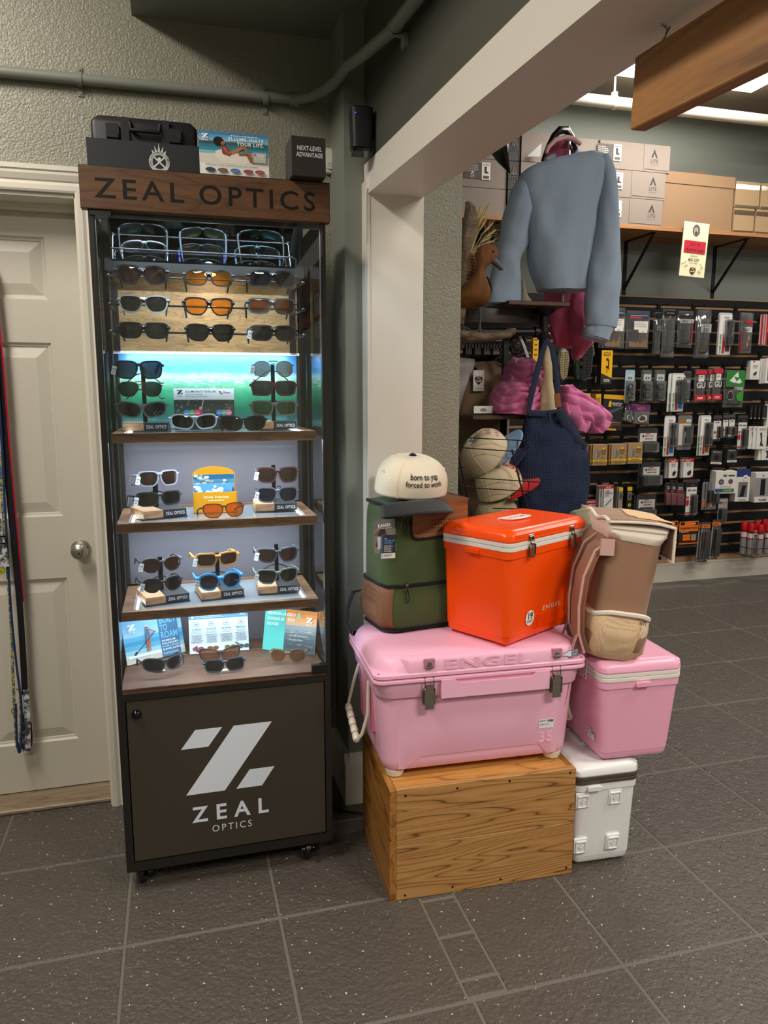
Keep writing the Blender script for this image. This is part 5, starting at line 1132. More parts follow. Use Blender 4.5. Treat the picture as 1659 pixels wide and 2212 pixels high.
b.lathe([(zslab-.03, .03), (zslab-.018, .046), (zslab-.008, .05), (zslab-.006, .05)], 20, TR(PA.x, YP, 0)); b.lathe([(0, .06), (.012, .06), (.03, .03)], 20, TR(PA.x, YP, 0)); wobj(b, 'pipe_post', iron, RK)
q0 = atY(1105, 716, YP); b = B(); b.cyl((q0.x-.35, YP, q0.z-.01), (PA.x, YP, q0.z), .018, n=14); b.cyl((PA.x-.05, YP, q0.z), (PA.x-.03, YP, q0.z), .026, n=14); wobj(b, 'pipe_arm', iron, RK)
PBx = atY(1091, 800, YP+.05); b = B(); b.box(PBx.x-.012, PBx.x+.012, YP+.04, YP+.064, 0, q0.z-.02); wobj(b, 'square_post', iron, RK, 0)
zl_ = atY(1080, 899, YP).z; b = B(); b.box(atY(1018, 900, YP-.1).x, atY(1150, 900, YP-.1).x, YP-.12, YP+.2, zl_-.011, zl_+.008, ch=.002); wobj(b, 'lower_shelf', darkwood, RK, 0)
b = B(); xr = atY(1205, 900, YP).x; b.box(PA.x+.03, PA.x+.36, YP-.10, YP+.2, zl_-.05, zl_-.03, ch=.002); wobj(b, 'lower_shelf', darkwood, RK, 0)
b = B(); b.cyl((PBx.x-.55, YP+.30, q0.z-.10), (PBx.x+.02, YP+.30, q0.z-.10), .012, n=12); wobj(b, 'hanging_rail', iron, RK)
# garments hanging on the stand above the rack
skyb = fabric('sky_blue_fleece', '#97a8bc', .95, 500, .3, .03); rose = fabric('rose_fleece', '#c9607f', .95, 500, .3, .04); blushp = fabric('pale_pink_jersey', '#ecbcbd', .95, 500, .3, .03)
hs = thing('hanger_stand', 'steel pole with a black hanger rising from the rack top inside the blue sweatshirt', 'hanger', (atY(1218, 640, 3.16).x, 3.16, zslab+.012))
hx = hs.location.x; b = B(); b.cyl((hx, 3.16, zslab+.012), (hx, 3.16, atY(1218, 290, 3.16).z), .007, n=10); wobj(b, 'pole', steel, hs)
b = B(); HP = [atY(x, y, 3.16) for x, y in ((1172, 348), (1183, 318), (1196, 294), (1210, 281), (1224, 281), (1235, 296), (1243, 318), (1247, 332))]
b.tube(HP, [.008, .010, .013, .017, .017, .013, .010, .008], 10, flat=1.0); wobj(b, 'hanger', gloss_blk, hs)
SB = thing('sweatshirt', 'light blue long sleeved sweatshirt hanging on a black hanger', 'sweatshirt', (hx, 3.16, zslab+.05))
b = B()
limb(b, [(1181, 352, 1246, 332, 3.15, .040), (1152, 357, 1282, 330, 3.15, .060), (1126, 376, 1306, 341, 3.15, .078), (1122, 410, 1312, 372, 3.15, .085), (1134, 465, 1300, 430, 3.15, .09), (1141, 520, 1286, 490, 3.15, .092), (1144, 560, 1279, 545, 3.15, .094), (1153, 600, 1273, 592, 3.15, .094), (1163, 628, 1269, 629, 3.15, .09)], 36, 2.4, 5, .012, 7, 2)
limb(b, [(1128, 372, 1175, 392, 3.16, .05), (1106, 408, 1152, 440, 3.165, .062), (1091, 455, 1142, 485, 3.17, .064), (1078, 515, 1136, 530, 3.18, .062), (1068, 560, 1120, 562, 3.18, .058), (1058, 610, 1120, 612, 3.18, .052), (1049, 655, 1122, 657, 3.18, .05)], 22, 2.2, 5, .012, 9, 5)
limb(b, [(1278, 345, 1308, 338, 3.14, .05), (1286, 385, 1319, 372, 3.12, .060), (1287, 440, 1325, 430, 3.10, .062), (1283, 500, 1330, 494, 3.08, .060), (1275, 560, 1334, 560, 3.06, .058), (1267, 625, 1335, 622, 3.05, .054), (1262, 680, 1331, 676, 3.05, .050), (1262, 700, 1326, 706, 3.05, .045), (1265, 704, 1320, 712, 3.05, .040), (1262, 724, 1308, 738, 3.05, .042)], 22, 2.2, 5, .012, 8, 3)
wobj(b, 'fleece', skyb, SB, 70)
b = B(); NK = [atY(x, y, 3.15-.062*s_) for x, y, s_ in ((1179, 347, 0), (1189, 356, .8), (1207, 360, 1.2), (1230, 351, 1.2), (1244, 338, .8), (1248, 329, 0), (1237, 324, -.8), (1214, 329, -1.2), (1191, 340, -.8))]
b.tube(NK, .011, 8, loop=True, flat=1.1); wobj(b, 'neck_rib', skyb, SB, 70)
b = B(); limb(b, [(1263, 706, 1322, 713, 3.05, .046), (1261, 715, 1315, 727, 3.05, .047), (1262, 727, 1307, 741, 3.05, .045)], 22, 2.2, 4, .003, 14, 3); wobj(b, 'cuff', skyb, SB, 70)
SP = thing('sweatshirt', 'rose pink sweatshirt hanging behind the blue one, its sleeve turned up', 'sweatshirt', (hx, 3.3, zslab+.05))
b = B(); limb(b, [(1190, 303, 1240, 303, 3.21, .012), (1180, 345, 1248, 335, 3.22, .016), (1178, 372, 1262, 362, 3.26, .03), (1170, 420, 1290, 400, 3.30, .045), (1175, 520, 1285, 520, 3.31, .05), (1178, 620, 1272, 620, 3.31, .055), (1182, 680, 1262, 680, 3.32, .06), (1188, 715, 1256, 712, 3.32, .06), (1197, 742, 1246, 738, 3.32, .05), (1210, 752, 1240, 752, 3.32, .03)], 28, 2.3, 5, .02, 9, 8)
limb(b, [(1228, 560, 1272, 560, 3.30, .03), (1228, 630, 1268, 630, 3.28, .035), (1229, 690, 1266, 690, 3.24, .045), (1234, 722, 1276, 716, 3.20, .05), (1238, 748, 1274, 738, 3.20, .05), (1236, 766, 1262, 757, 3.20, .045), (1236, 779, 1250, 772, 3.20, .02)], 20, 2.2, 5, .02, 14, 9)
wobj(b, 'fleece', rose, SP, 70)
b = B(); b.tube([atY(x, y, 3.12) for x, y in ((1180, 331), (1184, 318), (1200, 302), (1222, 297), (1240, 301), (1254, 312))], [.010, .014, .017, .017, .017, .012], 10, flat=.6); wobj(b, 'hood_band', blushp, SP, 70)
b = B(); limb(b, [(1124, 605, 1127, 605, 3.22, .02), (1124, 630, 1135, 635, 3.22, .03), (1122, 655, 1150, 655, 3.22, .04)], 14, 2.2, 4, .006, 12)
CL = thing('folded_shirt', 'cream cloth corner hanging by the blue sleeve on the rack top', 'shirt', (atY(1130, 655, 3.22).x, 3.22, zslab+.012)); wobj(b, 'cloth', fabric('cream_cloth', '#cfc4b2'), CL, 70)
b = B(); b.ball(tuple(atY(1178, 660, 3.16)), .06, .03, .010, 16, 8); 
CP = thing('baseball_cap', 'blue grey cap lying on the wooden rack top', 'cap', (atY(1178, 660, 3.16).x, 3.16, zslab+.012)); wobj(b, 'crown', skyb, CP, 70)
# tote
navy = M('navy_knit', '#2b3550', .9, spec=.2)
def knit():
    t = NT(navy); v = t.coord('Object', (105, 0, 125)); w = t.n('TexVoronoi'); w.inputs['Scale'].default_value = 1; w.inputs['Randomness'].default_value = .12; t.l(v, w.inputs['Vector'])
    t.color(t.ramp(w.outputs['Distance'], [(.15, '#343e5a'), (.45, '#2a334d'), (.65, '#151a29')])); t.bump(w.outputs['Distance'], .9, .004)
knit(); navyc = fabric('navy_canvas', '#2a3147', .85, 700, .25)
TT = thing('tote_bag', 'navy knitted tote bag hanging from the rack by its long straps', 'bag', tuple(atY(1195, 1000, 3.02)))
b = B(); limb(b, [(1142, 888, 1214, 886, 3.02, .03), (1130, 925, 1236, 918, 3.02, .05), (1121, 970, 1258, 955, 3.02, .065), (1114, 1020, 1268, 1005, 3.02, .075), (1116, 1070, 1268, 1060, 3.02, .07), (1130, 1110, 1252, 1105, 3.02, .06), (1150, 1132, 1230, 1130, 3.02, .04)], 30, 2.3, 5, .012, 10, 4); wobj(b, 'knit_body', navy, TT, 70)
b = B(); b.tube([atY(x, y, 2.985) for x, y in ((1140, 892), (1176, 894), (1206, 890))], .013, 8, flat=.4, upv=(0, 1, 0)); b.tube([atY(x, y, 2.96) for x, y in ((1206, 886), (1222, 915), (1240, 942), (1256, 958), (1266, 966))], [.018, .019, .018, .017, .014], 8, flat=.3, upv=(0, 1, .2)); wobj(b, 'hem', navyc, TT, 70)
b = B(); b.tube([atY(x, y, 2.98) for x, y in ((1141, 892), (1148, 855), (1158, 810), (1172, 760), (1181, 735))], [.010, .013, .015, .013, .010], 8, flat=.25, upv=(0, 1, 0)); wobj(b, 'strap', navyc, TT, 70)
b = B(); b.tube([atY(x, y, 2.98) for x, y in ((1181, 733), (1192, 750), (1199, 790), (1204, 830), (1209, 890))], [.010, .013, .013, .013, .013], 8, flat=.25, upv=(0, 1, 0)); wobj(b, 'strap', navyc, TT, 70)
b = B(); b.tube([atY(x, y, 2.972) for x, y in ((1203, 850), (1206, 880))], .0145, 8, flat=.22, upv=(0, 1, 0)); wobj(b, 'leather_tab', M('tan_leather', '#8a4a26', .6), TT, 0)
b = B(); limb(b, [(1180, 738, 1188, 738, 3.06, .01), (1174, 770, 1192, 770, 3.07, .014), (1170, 820, 1194, 820, 3.07, .018), (1165, 890, 1203, 890, 3.07, .02)], 16, 2.2, 4, .006, 20, 3); o = wobj(b, 'cream_lining', fabric('cream_cotton', '#cdb894'), TT, 70)
b = B(); b.tube([atY(x, y, YP-.03) for x, y in ((1178, 718), (1181, 738), (1188, 736), (1190, 722))], .003, 6); wobj(b, 'hook', wire, RK)
# folded pink clothes
pinkf = fabric('orchid_fleece', '#cc6f9c', .95, 500, .3, .05); pinkd = fabric('plum_fleece', '#b3628a', .95, 500, .3, .05); pinkb = fabric('bright_pink_fleece', '#df7fb0', .95, 500, .3, .04)
def pile(name, label, cat, levels, m, group, folds=.02, ff=16, seed=1, n=48, rib=None):
    c = atY((levels[0][0]+levels[0][2])/2, levels[-1][1], levels[0][4]); t = thing(name, label, cat, c, 0, group)
    b = B(); limb(b, levels, n, 2.6, 9, folds*.62, ff*.62, seed, True, rib); wobj(b, 'fabric', m, t, 75); return t
pile('folded_shirt', 'plum pink folded fleece topmost on the left shelf of the rack', 'clothes', [(1108, 772, 1135, 778, 3.16, .06), (1096, 785, 1150, 790, 3.16, .11), (1094, 800, 1156, 805, 3.16, .12), (1090, 818, 1158, 825, 3.16, .12), (1086, 830, 1158, 838, 3.16, .10)], pinkd, 'pink fleeces folded on the rack', .03, 20, 1, rib=(.012, 10, 95))
pile('folded_shirt', 'orchid pink folded fleece at the bottom of the left pile on the rack', 'clothes', [(1088, 826, 1150, 832, 3.14, .09), (1076, 840, 1148, 845, 3.14, .12), (1066, 862, 1145, 865, 3.14, .13), (1060, 882, 1145, 885, 3.14, .13), (1064, 894, 1143, 896, 3.14, .12)], pinkf, 'pink fleeces folded on the rack', .03, 18, 2, rib=(.012, -14, 85))
pile('folded_shirt', 'bright pink fleece spilling out right of the navy tote, upper fold', 'clothes', [(1206, 836, 1226, 832, 3.16, .05), (1206, 850, 1258, 858, 3.15, .08), (1208, 870, 1290, 880, 3.14, .09), (1225, 900, 1308, 900, 3.13, .09), (1258, 920, 1300, 922, 3.13, .07), (1264, 934, 1290, 937, 3.13, .05)], pinkb, 'pink fleeces folded on the rack', .03, 17, 6, rib=(.012, 36, 62))
pile('folded_shirt', 'bright pink fleece spilling out right of the navy tote, lower cuff', 'clothes', [(1210, 868, 1238, 872, 3.12, .05), (1212, 890, 1262, 900, 3.10, .06), (1222, 912, 1264, 916, 3.10, .06), (1230, 930, 1256, 934, 3.10, .05)], pinkb, 'pink fleeces folded on the rack', .02, 19, 9, rib=(.008, 70, 20))
# clothes on hangers behind
tan = fabric('tan_jersey', '#8d7360', .95, 500, .3, .04); wht = fabric('grey_white_jersey', '#a9a59f', .95, 500, .3, .04)
t = thing('shirt_on_hanger', 'tan shirt hanging on the dark rail beside the wall end', 'shirt', tuple(atY(1040, 800, 3.45)))
b = B(); limb(b, [(1020, 782, 1075, 780, 3.45, .03), (1000, 800, 1092, 796, 3.45, .06), (985, 830, 1098, 830, 3.45, .08), (982, 900, 1098, 900, 3.45, .08), (982, 1000, 1098, 1000, 3.45, .08), (984, 1130, 1098, 1130, 3.45, .08)], 30, 2.4, 5, .015, 8, 7); wobj(b, 'fabric', tan, t, 70)
t = thing('shirt_on_hanger', 'pale grey shirt hanging left of the tan shirt at the wall end', 'shirt', tuple(atY(1000, 790, 3.40)))
b = B(); limb(b, [(985, 772, 1022, 776, 3.40, .02), (975, 782, 1022, 790, 3.40, .04), (960, 830, 1000, 845, 3.40, .05), (955, 900, 985, 900, 3.40, .05)], 22, 2.4, 5, .01, 9, 2); wobj(b, 'fabric', wht, t, 70)
for i in range(13):
    x = 1000+i*6.6; t = thing('hanger', 'black plastic hanger on the crowded rail behind the duck', 'hanger', tuple(atY(x, 752, 3.5)), R(35), 'black hangers on the rail'); L = Vector(t.location)
    h_ = B(); h_.tube([(0, 0, .02), (.012, 0, .035), (.024, 0, .02), (.012, 0, -.01), (.012, 0, -.035)], .003, 6); h_.tube([(-.17, 0, -.11), (-.02, 0, -.045), (.012, 0, -.035), (.045, 0, -.045), (.19, 0, -.11)], .007, 6, flat=.7); h_.obj('hanger_frame', gloss_blk, t)
    h_ = B(); h_.box(.004, .020, -.003, .003, -.03, .0); h_.obj('size_ring', M('size_ring', '#c6c6c8', .4) if i % 3 else gloss_blk, t, smooth=0)
def tagcard(label, x0, y0, x1, y1, Y, draw, rot=0, colr='#e2e0db'):
    A, Z = atY(x0, y1, Y), atY(x1, y0, Y); w, h = Z.x-A.x, Z.z-A.z
    t = thing('hang_tag', label, 'tag', ((A.x+Z.x)/2, Y, A.z), rot); b = B(); b.box(-w/2, w/2, 0, .0012, 0, h); b.obj('card', M('tag_'+colr.lstrip('#'), colr, .55), t, smooth=0)
    p = Print(); draw(p, w, h); p.obj('printed_face', t); return t
def crest(p, x, z, s):
    p.poly([(x-.5*s, z+.25*s), (x-.45*s, z-.2*s), (x, z-.6*s), (x+.45*s, z-.2*s), (x+.5*s, z+.25*s), (x, z+.45*s)], '#23262c'); p.disc(x-.2*s, z, .15*s, '#a63a2c'); p.disc(x+.2*s, z, .15*s, '#c28a2c'); p.disc(x, z+.28*s, .2*s, '#8d8a80'); p.line([(x-.5*s, z+.55*s), (x, z-.1*s)], .05*s, '#23262c'); p.line([(x+.5*s, z+.55*s), (x, z-.1*s)], .05*s, '#23262c'); p.rect(x-.36*s, z-.24*s, x+.36*s, z-.14*s, '#dcd8cc')
tagcard('white hang tag with a small crest on the tan shirt', 1022, 800, 1046, 845, 3.34, lambda p, w, h: (crest(p, 0, h*.55, w*.75), p.lines(-w*.28, w*.28, h*.10, 1, .003, .0022, '#55534e'), p.disc(0, h*.92, .002, '#33312e')))
def laytag(p, w, h): p.disc(0, h*.45, w*.18, '#8d8a84', h*.25)
t = tagcard('white card tag lying at the edge of the left rack shelf', 1022, 877, 1066, 893, 3.12, laytag, R(8))
# clear plastic visor
t = thing('plastic_visor', 'clear plastic dome with straps hanging below the rack arm', 'visor', tuple(atY(1118, 745, 3.28))); b = B(); b.ball((0, 0, 0), .042, .05, .055, 16, 10); b.obj('dome', glassy('smoke_plastic', (.55, .55, .6), .12, .05, body=.2, bodycol=(.05, .05, .06)), t)
b = B(); b.tube([(-.03, -.052, .06), (0, -.054, 0), (.026, -.052, -.06)], .003, 6); b.tube([(-.022, -.052, .06), (.008, -.054, 0), (.034, -.052, -.06)], .003, 6); b.obj('strap', tagm, t)
# ---- wire cap rack and its caps
CRK = thing('wire_cap_rack', 'black wire rack holding the cream caps beside the wall end', 'rack', tuple(atY(1060, 1060, 2.9)))
def wires(lst, r, nm='wire'):
    for pts in lst: b = B(); b.tube([atY(x, y, Y) for x, y, Y in pts], r, 6); wobj(b, nm, wire, CRK)
wires([[(996, 945, 2.90), (1135, 952, 2.84), (1142, 966, 2.88), (1130, 974, 2.92)], [(995, 967, 2.90), (1122, 976, 2.84)], [(1022, 1032, 2.90), (1168, 1042, 2.84), (1166, 1056, 2.88)], [(1020, 1054, 2.90), (1150, 1062, 2.84), (1162, 1058, 2.86)], [(1064, 1098, 2.9), (1150, 1100, 2.84)],
       [(996, 945, 2.90), (988, 975, 2.95)], [(1118, 951, 2.86), (1116, 974, 2.86)], [(1022, 1032, 2.9), (1019, 1055, 2.9)], [(1143, 1041, 2.86), (1140, 1062, 2.86)], [(992, 1009, 2.95), (1005, 1010, 2.98)], [(992, 1010, 2.95), (988, 1045, 2.97), (1022, 1052, 2.95)]], .0022)
wires([[(988, 975, 2.93), (1022, 1125, 2.93)], [(986, 1020, 2.96), (1010, 1125, 2.96)], [(1106, 971, 2.86), (1124, 1045, 2.84), (1146, 1116, 2.82)]], .0042, 'rack_post')
def pose(f, u):
    f = Vector(f).normalized(); u = Vector(u); u = (u-f*u.dot(f)).normalized(); y = -f; x = y.cross(u)
    return Matrix(((x.x, y.x, u.x), (x.y, y.y, u.y), (x.z, y.z, u.z))).to_euler()[:]
CG = 'cream caps in the wire rack'
t, cr = cap('baseball_cap', 'cream cap with sky blue brim and pink script, uppermost in the wire rack', atY(1060, 988, 3.0), pose((.62, -.42, .66), (-.78, -.10, .62)), '#e2d2b0', '#86a6cf', '#86a6cf', CG, scale=(1, 1, 1.24), brim_curve=.016)
cap_text(cr, ['She was', 'a fairy'], .080, .015, '#d77a9a', .026, 'r', (.070, .060), u0=-.1)
t, cr = cap('baseball_cap', 'cream cap with navy brim tucked under the sky blue one', atY(1066, 1010, 3.06), pose((.66, -.40, .55), (-.72, -.08, .70)), '#cdb892', '#23264a', '#23264a', CG, scale=(.98, .98, 1.2), brim_curve=.016)
t, cr = cap('baseball_cap', 'cream cap with red brim and red lettering in the lower basket of the wire rack', atY(1082, 1062, 2.99), pose((.80, -.42, .32), (-.45, -.05, .90)), '#dccaa6', '#cf1f22', '#dccaa6', CG, scale=(1, 1, 1.22), brim_curve=.014)
cap_text(cr, ['OH', 'DO'], .072, .022, '#c8242a', .029, 'm', (.05, .05), u0=-.15)
t, cr = cap('baseball_cap', 'olive tan cap at the bottom of the wire rack behind the orange cooler', atY(1072, 1120, 3.0), pose((.8, -.3, .1), (-.1, -.1, 1)), '#b8a886', '#8f8468', '#8f8468', CG, scale=.9)
t = thing('cloth_bag', 'tall pale khaki cloth bag bunched up behind the peach backpack', 'bag', tuple(atY(1255, 1130, 2.7))); b = B(); limb(b, [(1262, 1092, 1282, 1094, 2.7, .03), (1244, 1108, 1290, 1110, 2.7, .06), (1236, 1130, 1292, 1135, 2.7, .07), (1238, 1170, 1290, 1170, 2.7, .06), (1240, 1260, 1290, 1260, 2.7, .05), (1240, 1500, 1292, 1500, 2.7, .05), (1244, 1690, 1292, 1690, 2.7, .05), (1246, 1726, 1290, 1728, 2.7, .04)], 26, 2.3, 5, .03, 18, 5); wobj(b, 'fabric', fabric('khaki_cloth', '#a89d80'), t, 75)
# ---- mounted duck on driftwood
def feather():
    m = M('duck_feathers', '#7a4a22', .75); t = NT(m); v = t.coord('Object', (18, 18, 9)); s_ = t.noise(t.coord('Object', (60, 60, 25)), 1.6, 4)
    t.color(t.mix(s_, t.ramp(t.noise(v, .8, 4), [(.3, '#4d2d15'), (.5, '#80501f'), (.7, '#a06f34')]), '#6b3f1c')); t.bump(s_, .5, .003); return m
dm = feather(); YD_ = 3.02
DK = thing('mounted_duck', 'brown mounted duck standing on driftwood beside the wall end', 'duck', tuple(atY(1030, 720, YD_)))
b = B(); limb(b, [(1046, 527, 1058, 527, YD_, .012), (1035, 534, 1070, 533, YD_, .024), (1030, 545, 1075, 545, YD_, .030), (1029, 556, 1074, 557, YD_, .030), (1030, 566, 1061, 568, YD_, .026), (1029, 578, 1050, 580, YD_, .021), (1025, 592, 1049, 595, YD_, .024), (1012, 606, 1053, 612, YD_+.01, .045), (997, 622, 1057, 630, YD_+.03, .066), (982, 640, 1056, 646, YD_+.05, .074), (974, 656, 1046, 660, YD_+.07, .066), (976, 668, 1030, 670, YD_+.08, .04)], 26, 2.1, 5, .003, 30, 2); wobj(b, 'body', dm, DK, 80)
b = B(); A = atY(1066, 562, YD_); Z = atY(1086, 583, YD_); b.tube([A+Vector((-.012, 0, .008)), A.lerp(Z, .25), A.lerp(Z, .55), A.lerp(Z, .85), Z], [.021, .018, .0145, .0135, .006], 12, flat=.75, upv=(.7, 0, .7)); o = wobj(b, 'bill', M('duck_bill', '#666a6f', .35), DK); o['label'] = 'slate grey bill'
b = B(); b.ball(tuple(atY(1060, 546, YD_)+Vector((0, -.0275, 0))), .0052, .0045, .0052, 12, 8); wobj(b, 'eye', gloss_blk, DK)
b = B(); limb(b, [(1047, 598, 1052, 600, YD_+.04, .02), (1050, 615, 1060, 622, YD_+.05, .03), (1046, 640, 1058, 645, YD_+.06, .03)], 14, 2.1, 4); wobj(b, 'wing', M('dark_feather', '#1d1b1a', .7), DK, 70)
web = M('duck_foot', '#4a453f', .6)
for dx, dy, yy in ((0, 0, YD_-.01), (-36, -6, YD_+.05)):
    b = B(); b.tube([atY(1036+dx, 664+dy, yy), atY(1038+dx, 682+dy, yy), atY(1036+dx, 702+dy, yy), atY(1036+dx, 716+dy, yy)], [.012, .0065, .0055, .007], 10); wobj(b, 'leg', web, DK)
    F = [atY(x+dx, y+dy, yy-q) for x, y, q in ((1036, 712, 0), (1017, 726, .02), (1030, 729, .045), (1039, 733, .05), (1050, 728, .045), (1060, 725, .02))]
    b = B(); b.add([F[0]]+F[1:], [(0, i, i+1) for i in range(1, 5)])
    for f in (F[1], F[3], F[5]): b.tube([F[0], F[0].lerp(f, .5)+Vector((0, 0, .003)), f], [.006, .0045, .003], 6)
    wobj(b, 'webbed_foot', web, DK, 30)
drift = wood('driftwood', ['#3d3127', '#6d5b49', '#8f7b63'], (4, 30, 30), .8, 7, 4, .8, 90)
DW = thing('driftwood', 'flat piece of weathered driftwood under the duck', 'driftwood', tuple(atY(1050, 724, YD_)))
b = B(); limb(b, [(980, 712, 980, 738, 3.0, .05), (1010, 716, 1010, 741, 3.0, .06), (1045, 719, 1045, 738, 3.0, .055), (1080, 716, 1080, 734, 3.0, .05), (1100, 709, 1100, 728, 3.0, .04), (1110, 710, 1108, 722, 3.0, .025)], 16, 2.4, 4, .012, 26, 5); wobj(b, 'wood', drift, DW, 60)
D2_ = thing('driftwood', 'upright grey driftwood post behind the duck at the wall end', 'driftwood', tuple(atY(1008, 560, 3.08)))
b = B(); limb(b, [(1003, 437, 1016, 437, 3.08, .012), (1001, 460, 1029, 462, 3.08, .022), (998, 500, 1026, 505, 3.08, .026), (995, 545, 1013, 548, 3.08, .024), (990, 600, 1006, 600, 3.08, .02), (985, 700, 1004, 700, 3.08, .02)], 14, 2.4, 4, .01, 24, 8); wobj(b, 'wood', drift, D2_, 60)
WK = thing('wicker_basket', 'small wicker basket peeking out behind the duck', 'basket', tuple(atY(1005, 570, 3.12))); b = B(); c = atY(1000, 572, 3.12)
for i in range(9): b.lathe([(c.z-.055+i*.0125-.005, .034+.022*math.sin(math.pi*(i+1)/10)), (c.z-.055+i*.0125+.001, .039+.022*math.sin(math.pi*(i+1)/10)), (c.z-.055+i*.0125+.006, .034+.022*math.sin(math.pi*(i+1)/10))], 20, TR(c.x, 3.12, 0))
wobj(b, 'weave', wood('wicker', ['#7a4d2b', '#b07c4e', '#c99a68'], (30, 30, 30), .6), WK, 50)['kind'] = 'stuff'
wheat = M('dried_wheat', '#cdb380', .8)
GW = thing('dried_grass', 'bunch of dried wheat ears behind the upright driftwood', 'dried grass', tuple(atY(1015, 560, 3.13)))
rr = random.Random(4)
for i, (tx, ty) in enumerate(((1056, 444), (1066, 480), (1072, 496), (1048, 450), (1060, 512), (1040, 440), (1068, 520), (1045, 530), (1052, 470), (1035, 465))):
    A, Z = atY(1012, 560, 3.13), atY(tx, ty, 3.12+rr.uniform(-.03, .03)); mid = A.lerp(Z, .55)+Vector((0, 0, .02)); b = B(); b.tube([A, mid, A.lerp(Z, .8)+Vector((0, 0, .008)), Z], [.0016, .0018, .0055, .002], 6)
    for k in range(14):
        P = mid.lerp(Z, .2+.8*k/14); b.tube([P, P+(Z-mid).normalized()*.02+Vector((rr.uniform(-.018, .018), rr.uniform(-.01, .01), rr.uniform(-.014, .02)))], [.0009, .0003], 3)
    wobj(b, 'wheat_ear', wheat, GW)
# ================================================================ far shelf with its cartons, sale sign
ply = wood('plywood_shelf', ['#70462a', '#a06a3a', '#b8824c'], (1.5, 14, 40), .5, 6, 2.5, .2, 70, wave=.2)
ZSH = 2.53; YSF = 4.50
SHF = thing('wall_shelf', 'long plywood shelf on black brackets high on the far wall', 'shelf', (3.0, 4.7, ZSH))
for x0, x1 in ((1.03, 3.44), (3.443, 6.1)):
    b = B(); b.box(x0, x1, YSF, YF, ZSH-.024, ZSH, ch=.001); wobj(b, 'shelf_board', ply, SHF, 0)
for bx in (atY(1431, 492, 4.55).x-.06, atY(1541, 590, YF).x, atY(1030, 620, YF).x, 5.6):
    x = bx; b = B(); b.box(x-.014, x+.014, YF-.006, YF, ZSH-.46, ZSH-.024); b.box(x-.014, x+.014, YSF+.05, YF, ZSH-.030, ZSH-.024)
    b.add([(x-.008, YSF+.06, ZSH-.042), (x+.008, YSF+.06, ZSH-.042), (x-.008, YSF+.06, ZSH-.028), (x+.008, YSF+.06, ZSH-.028), (x-.008, YF-.004, ZSH-.36), (x+.008, YF-.004, ZSH-.36), (x-.008, YF-.004, ZSH-.34), (x+.008, YF-.004, ZSH-.34)], [(0, 1, 3, 2), (4, 6, 7, 5), (0, 4, 5, 1), (2, 3, 7, 6), (0, 2, 6, 4), (1, 5, 7, 3)]); wobj(b, 'bracket', iron, SHF, 0)
greyc = M('grey_shoe_carton', '#857970', .7); darkc = M('dark_shoe_carton', '#2e2a28', .6); kraft = paint('kraft_carton', '#8b6f53', .75, 200, .15, .0005, .06); kraftl = M('kraft_light', '#9f8562', .7); tape = glassy('clear_tape', (.92, .86, .75), .10, .12, body=.05, bodycol=(.5, .42, .33))
def lite(p, x, z, s, col):
    p.poly([(x-.42*s, z+.05*s), (x, z+1.0*s), (x+.42*s, z+.05*s), (x+.20*s, z+.05*s), (x, z+.52*s), (x-.20*s, z+.05*s)], col); p.poly([(x-.13*s, z+.05*s), (x, z+.36*s), (x+.13*s, z+.05*s)], '#8d8078' if col != '#d9d6d2' else '#6a645f')
    p.txt('LITE', x, z-.50*s, .38*s, col, 'm', track=.12, fit=1.0*s); p.txt('BOOTS', x, z-.78*s, .13*s, col, 'r', track=.5, fit=.95*s)
def shoebox(label, x0, x1, z0, z1, y0, dark=False, logo=None, sticker=None, group='boot cartons on the high shelf', ndv=True):
    t = thing('boot_carton', label, 'box', ((x0+x1)/2, y0+.16, z0), 0, group); w, h = x1-x0, z1-z0
    b = B(); b.box(-w/2, w/2, -.16, .16, 0, h, ch=.0015); b.obj('carton', darkc if dark else greyc, t, smooth=0)
    if ndv and not dark:
        b = B(); q = [(-w/2+.004, h*.10), (-w*.18, h*.10), (-w*.15, h*.03), (-w*.15, h*.97), (-w/2+.004, h*.97)]; b.prism([(w*.12, h*.03), (w*.12+.012, h*.10), (w/2-.006, h*.08), (w/2-.004, h*.97), (w*.12, h*.97)], -.1625, -.16); b.obj('end_flap', greyc, t, smooth=0)
    p = Print(); hasp = False
    if logo is not None: lite(p, logo*w, h*.50, h*.34, '#3a3532' if not dark else '#5c5651'); hasp = True
    if sticker is not None:
        sx = sticker*w; p.rect(sx-.105, h*.30, sx+.012, h*.86, '#57524c'); p.lines(sx-.10, sx-.01, h*.74, 4, .011, .0045, '#b9b4ac', .4, 'l'); lite(p, sx-.05, h*.42, h*.16, '#d9d6d2'); p.rect(sx+.012, h*.28, sx+.068, h*.88, '#e4e0d8')
        p.poly([(sx+.028, h*.52), (sx+.028, h*.74), (sx+.044, h*.74), (sx+.044, h*.58), (sx+.056, h*.54), (sx+.056, h*.50), (sx+.028, h*.50)], '#3a3736'); p.lines(sx+.018, sx+.062, h*.78, 1, .004, .006, '#6a665f'); p.rect(sx+.02, h*.32, sx+.06, h*.42, '#55524c'); hasp = True
    if hasp: p.obj('printed_face', t, (0, -.1628, 0))
    return t
def X_(px, y=400, Y=4.52): return atY(px, y, Y).x
def Z_(px, x, Y=4.52): return atY(x, px, Y).z
YB = 4.52
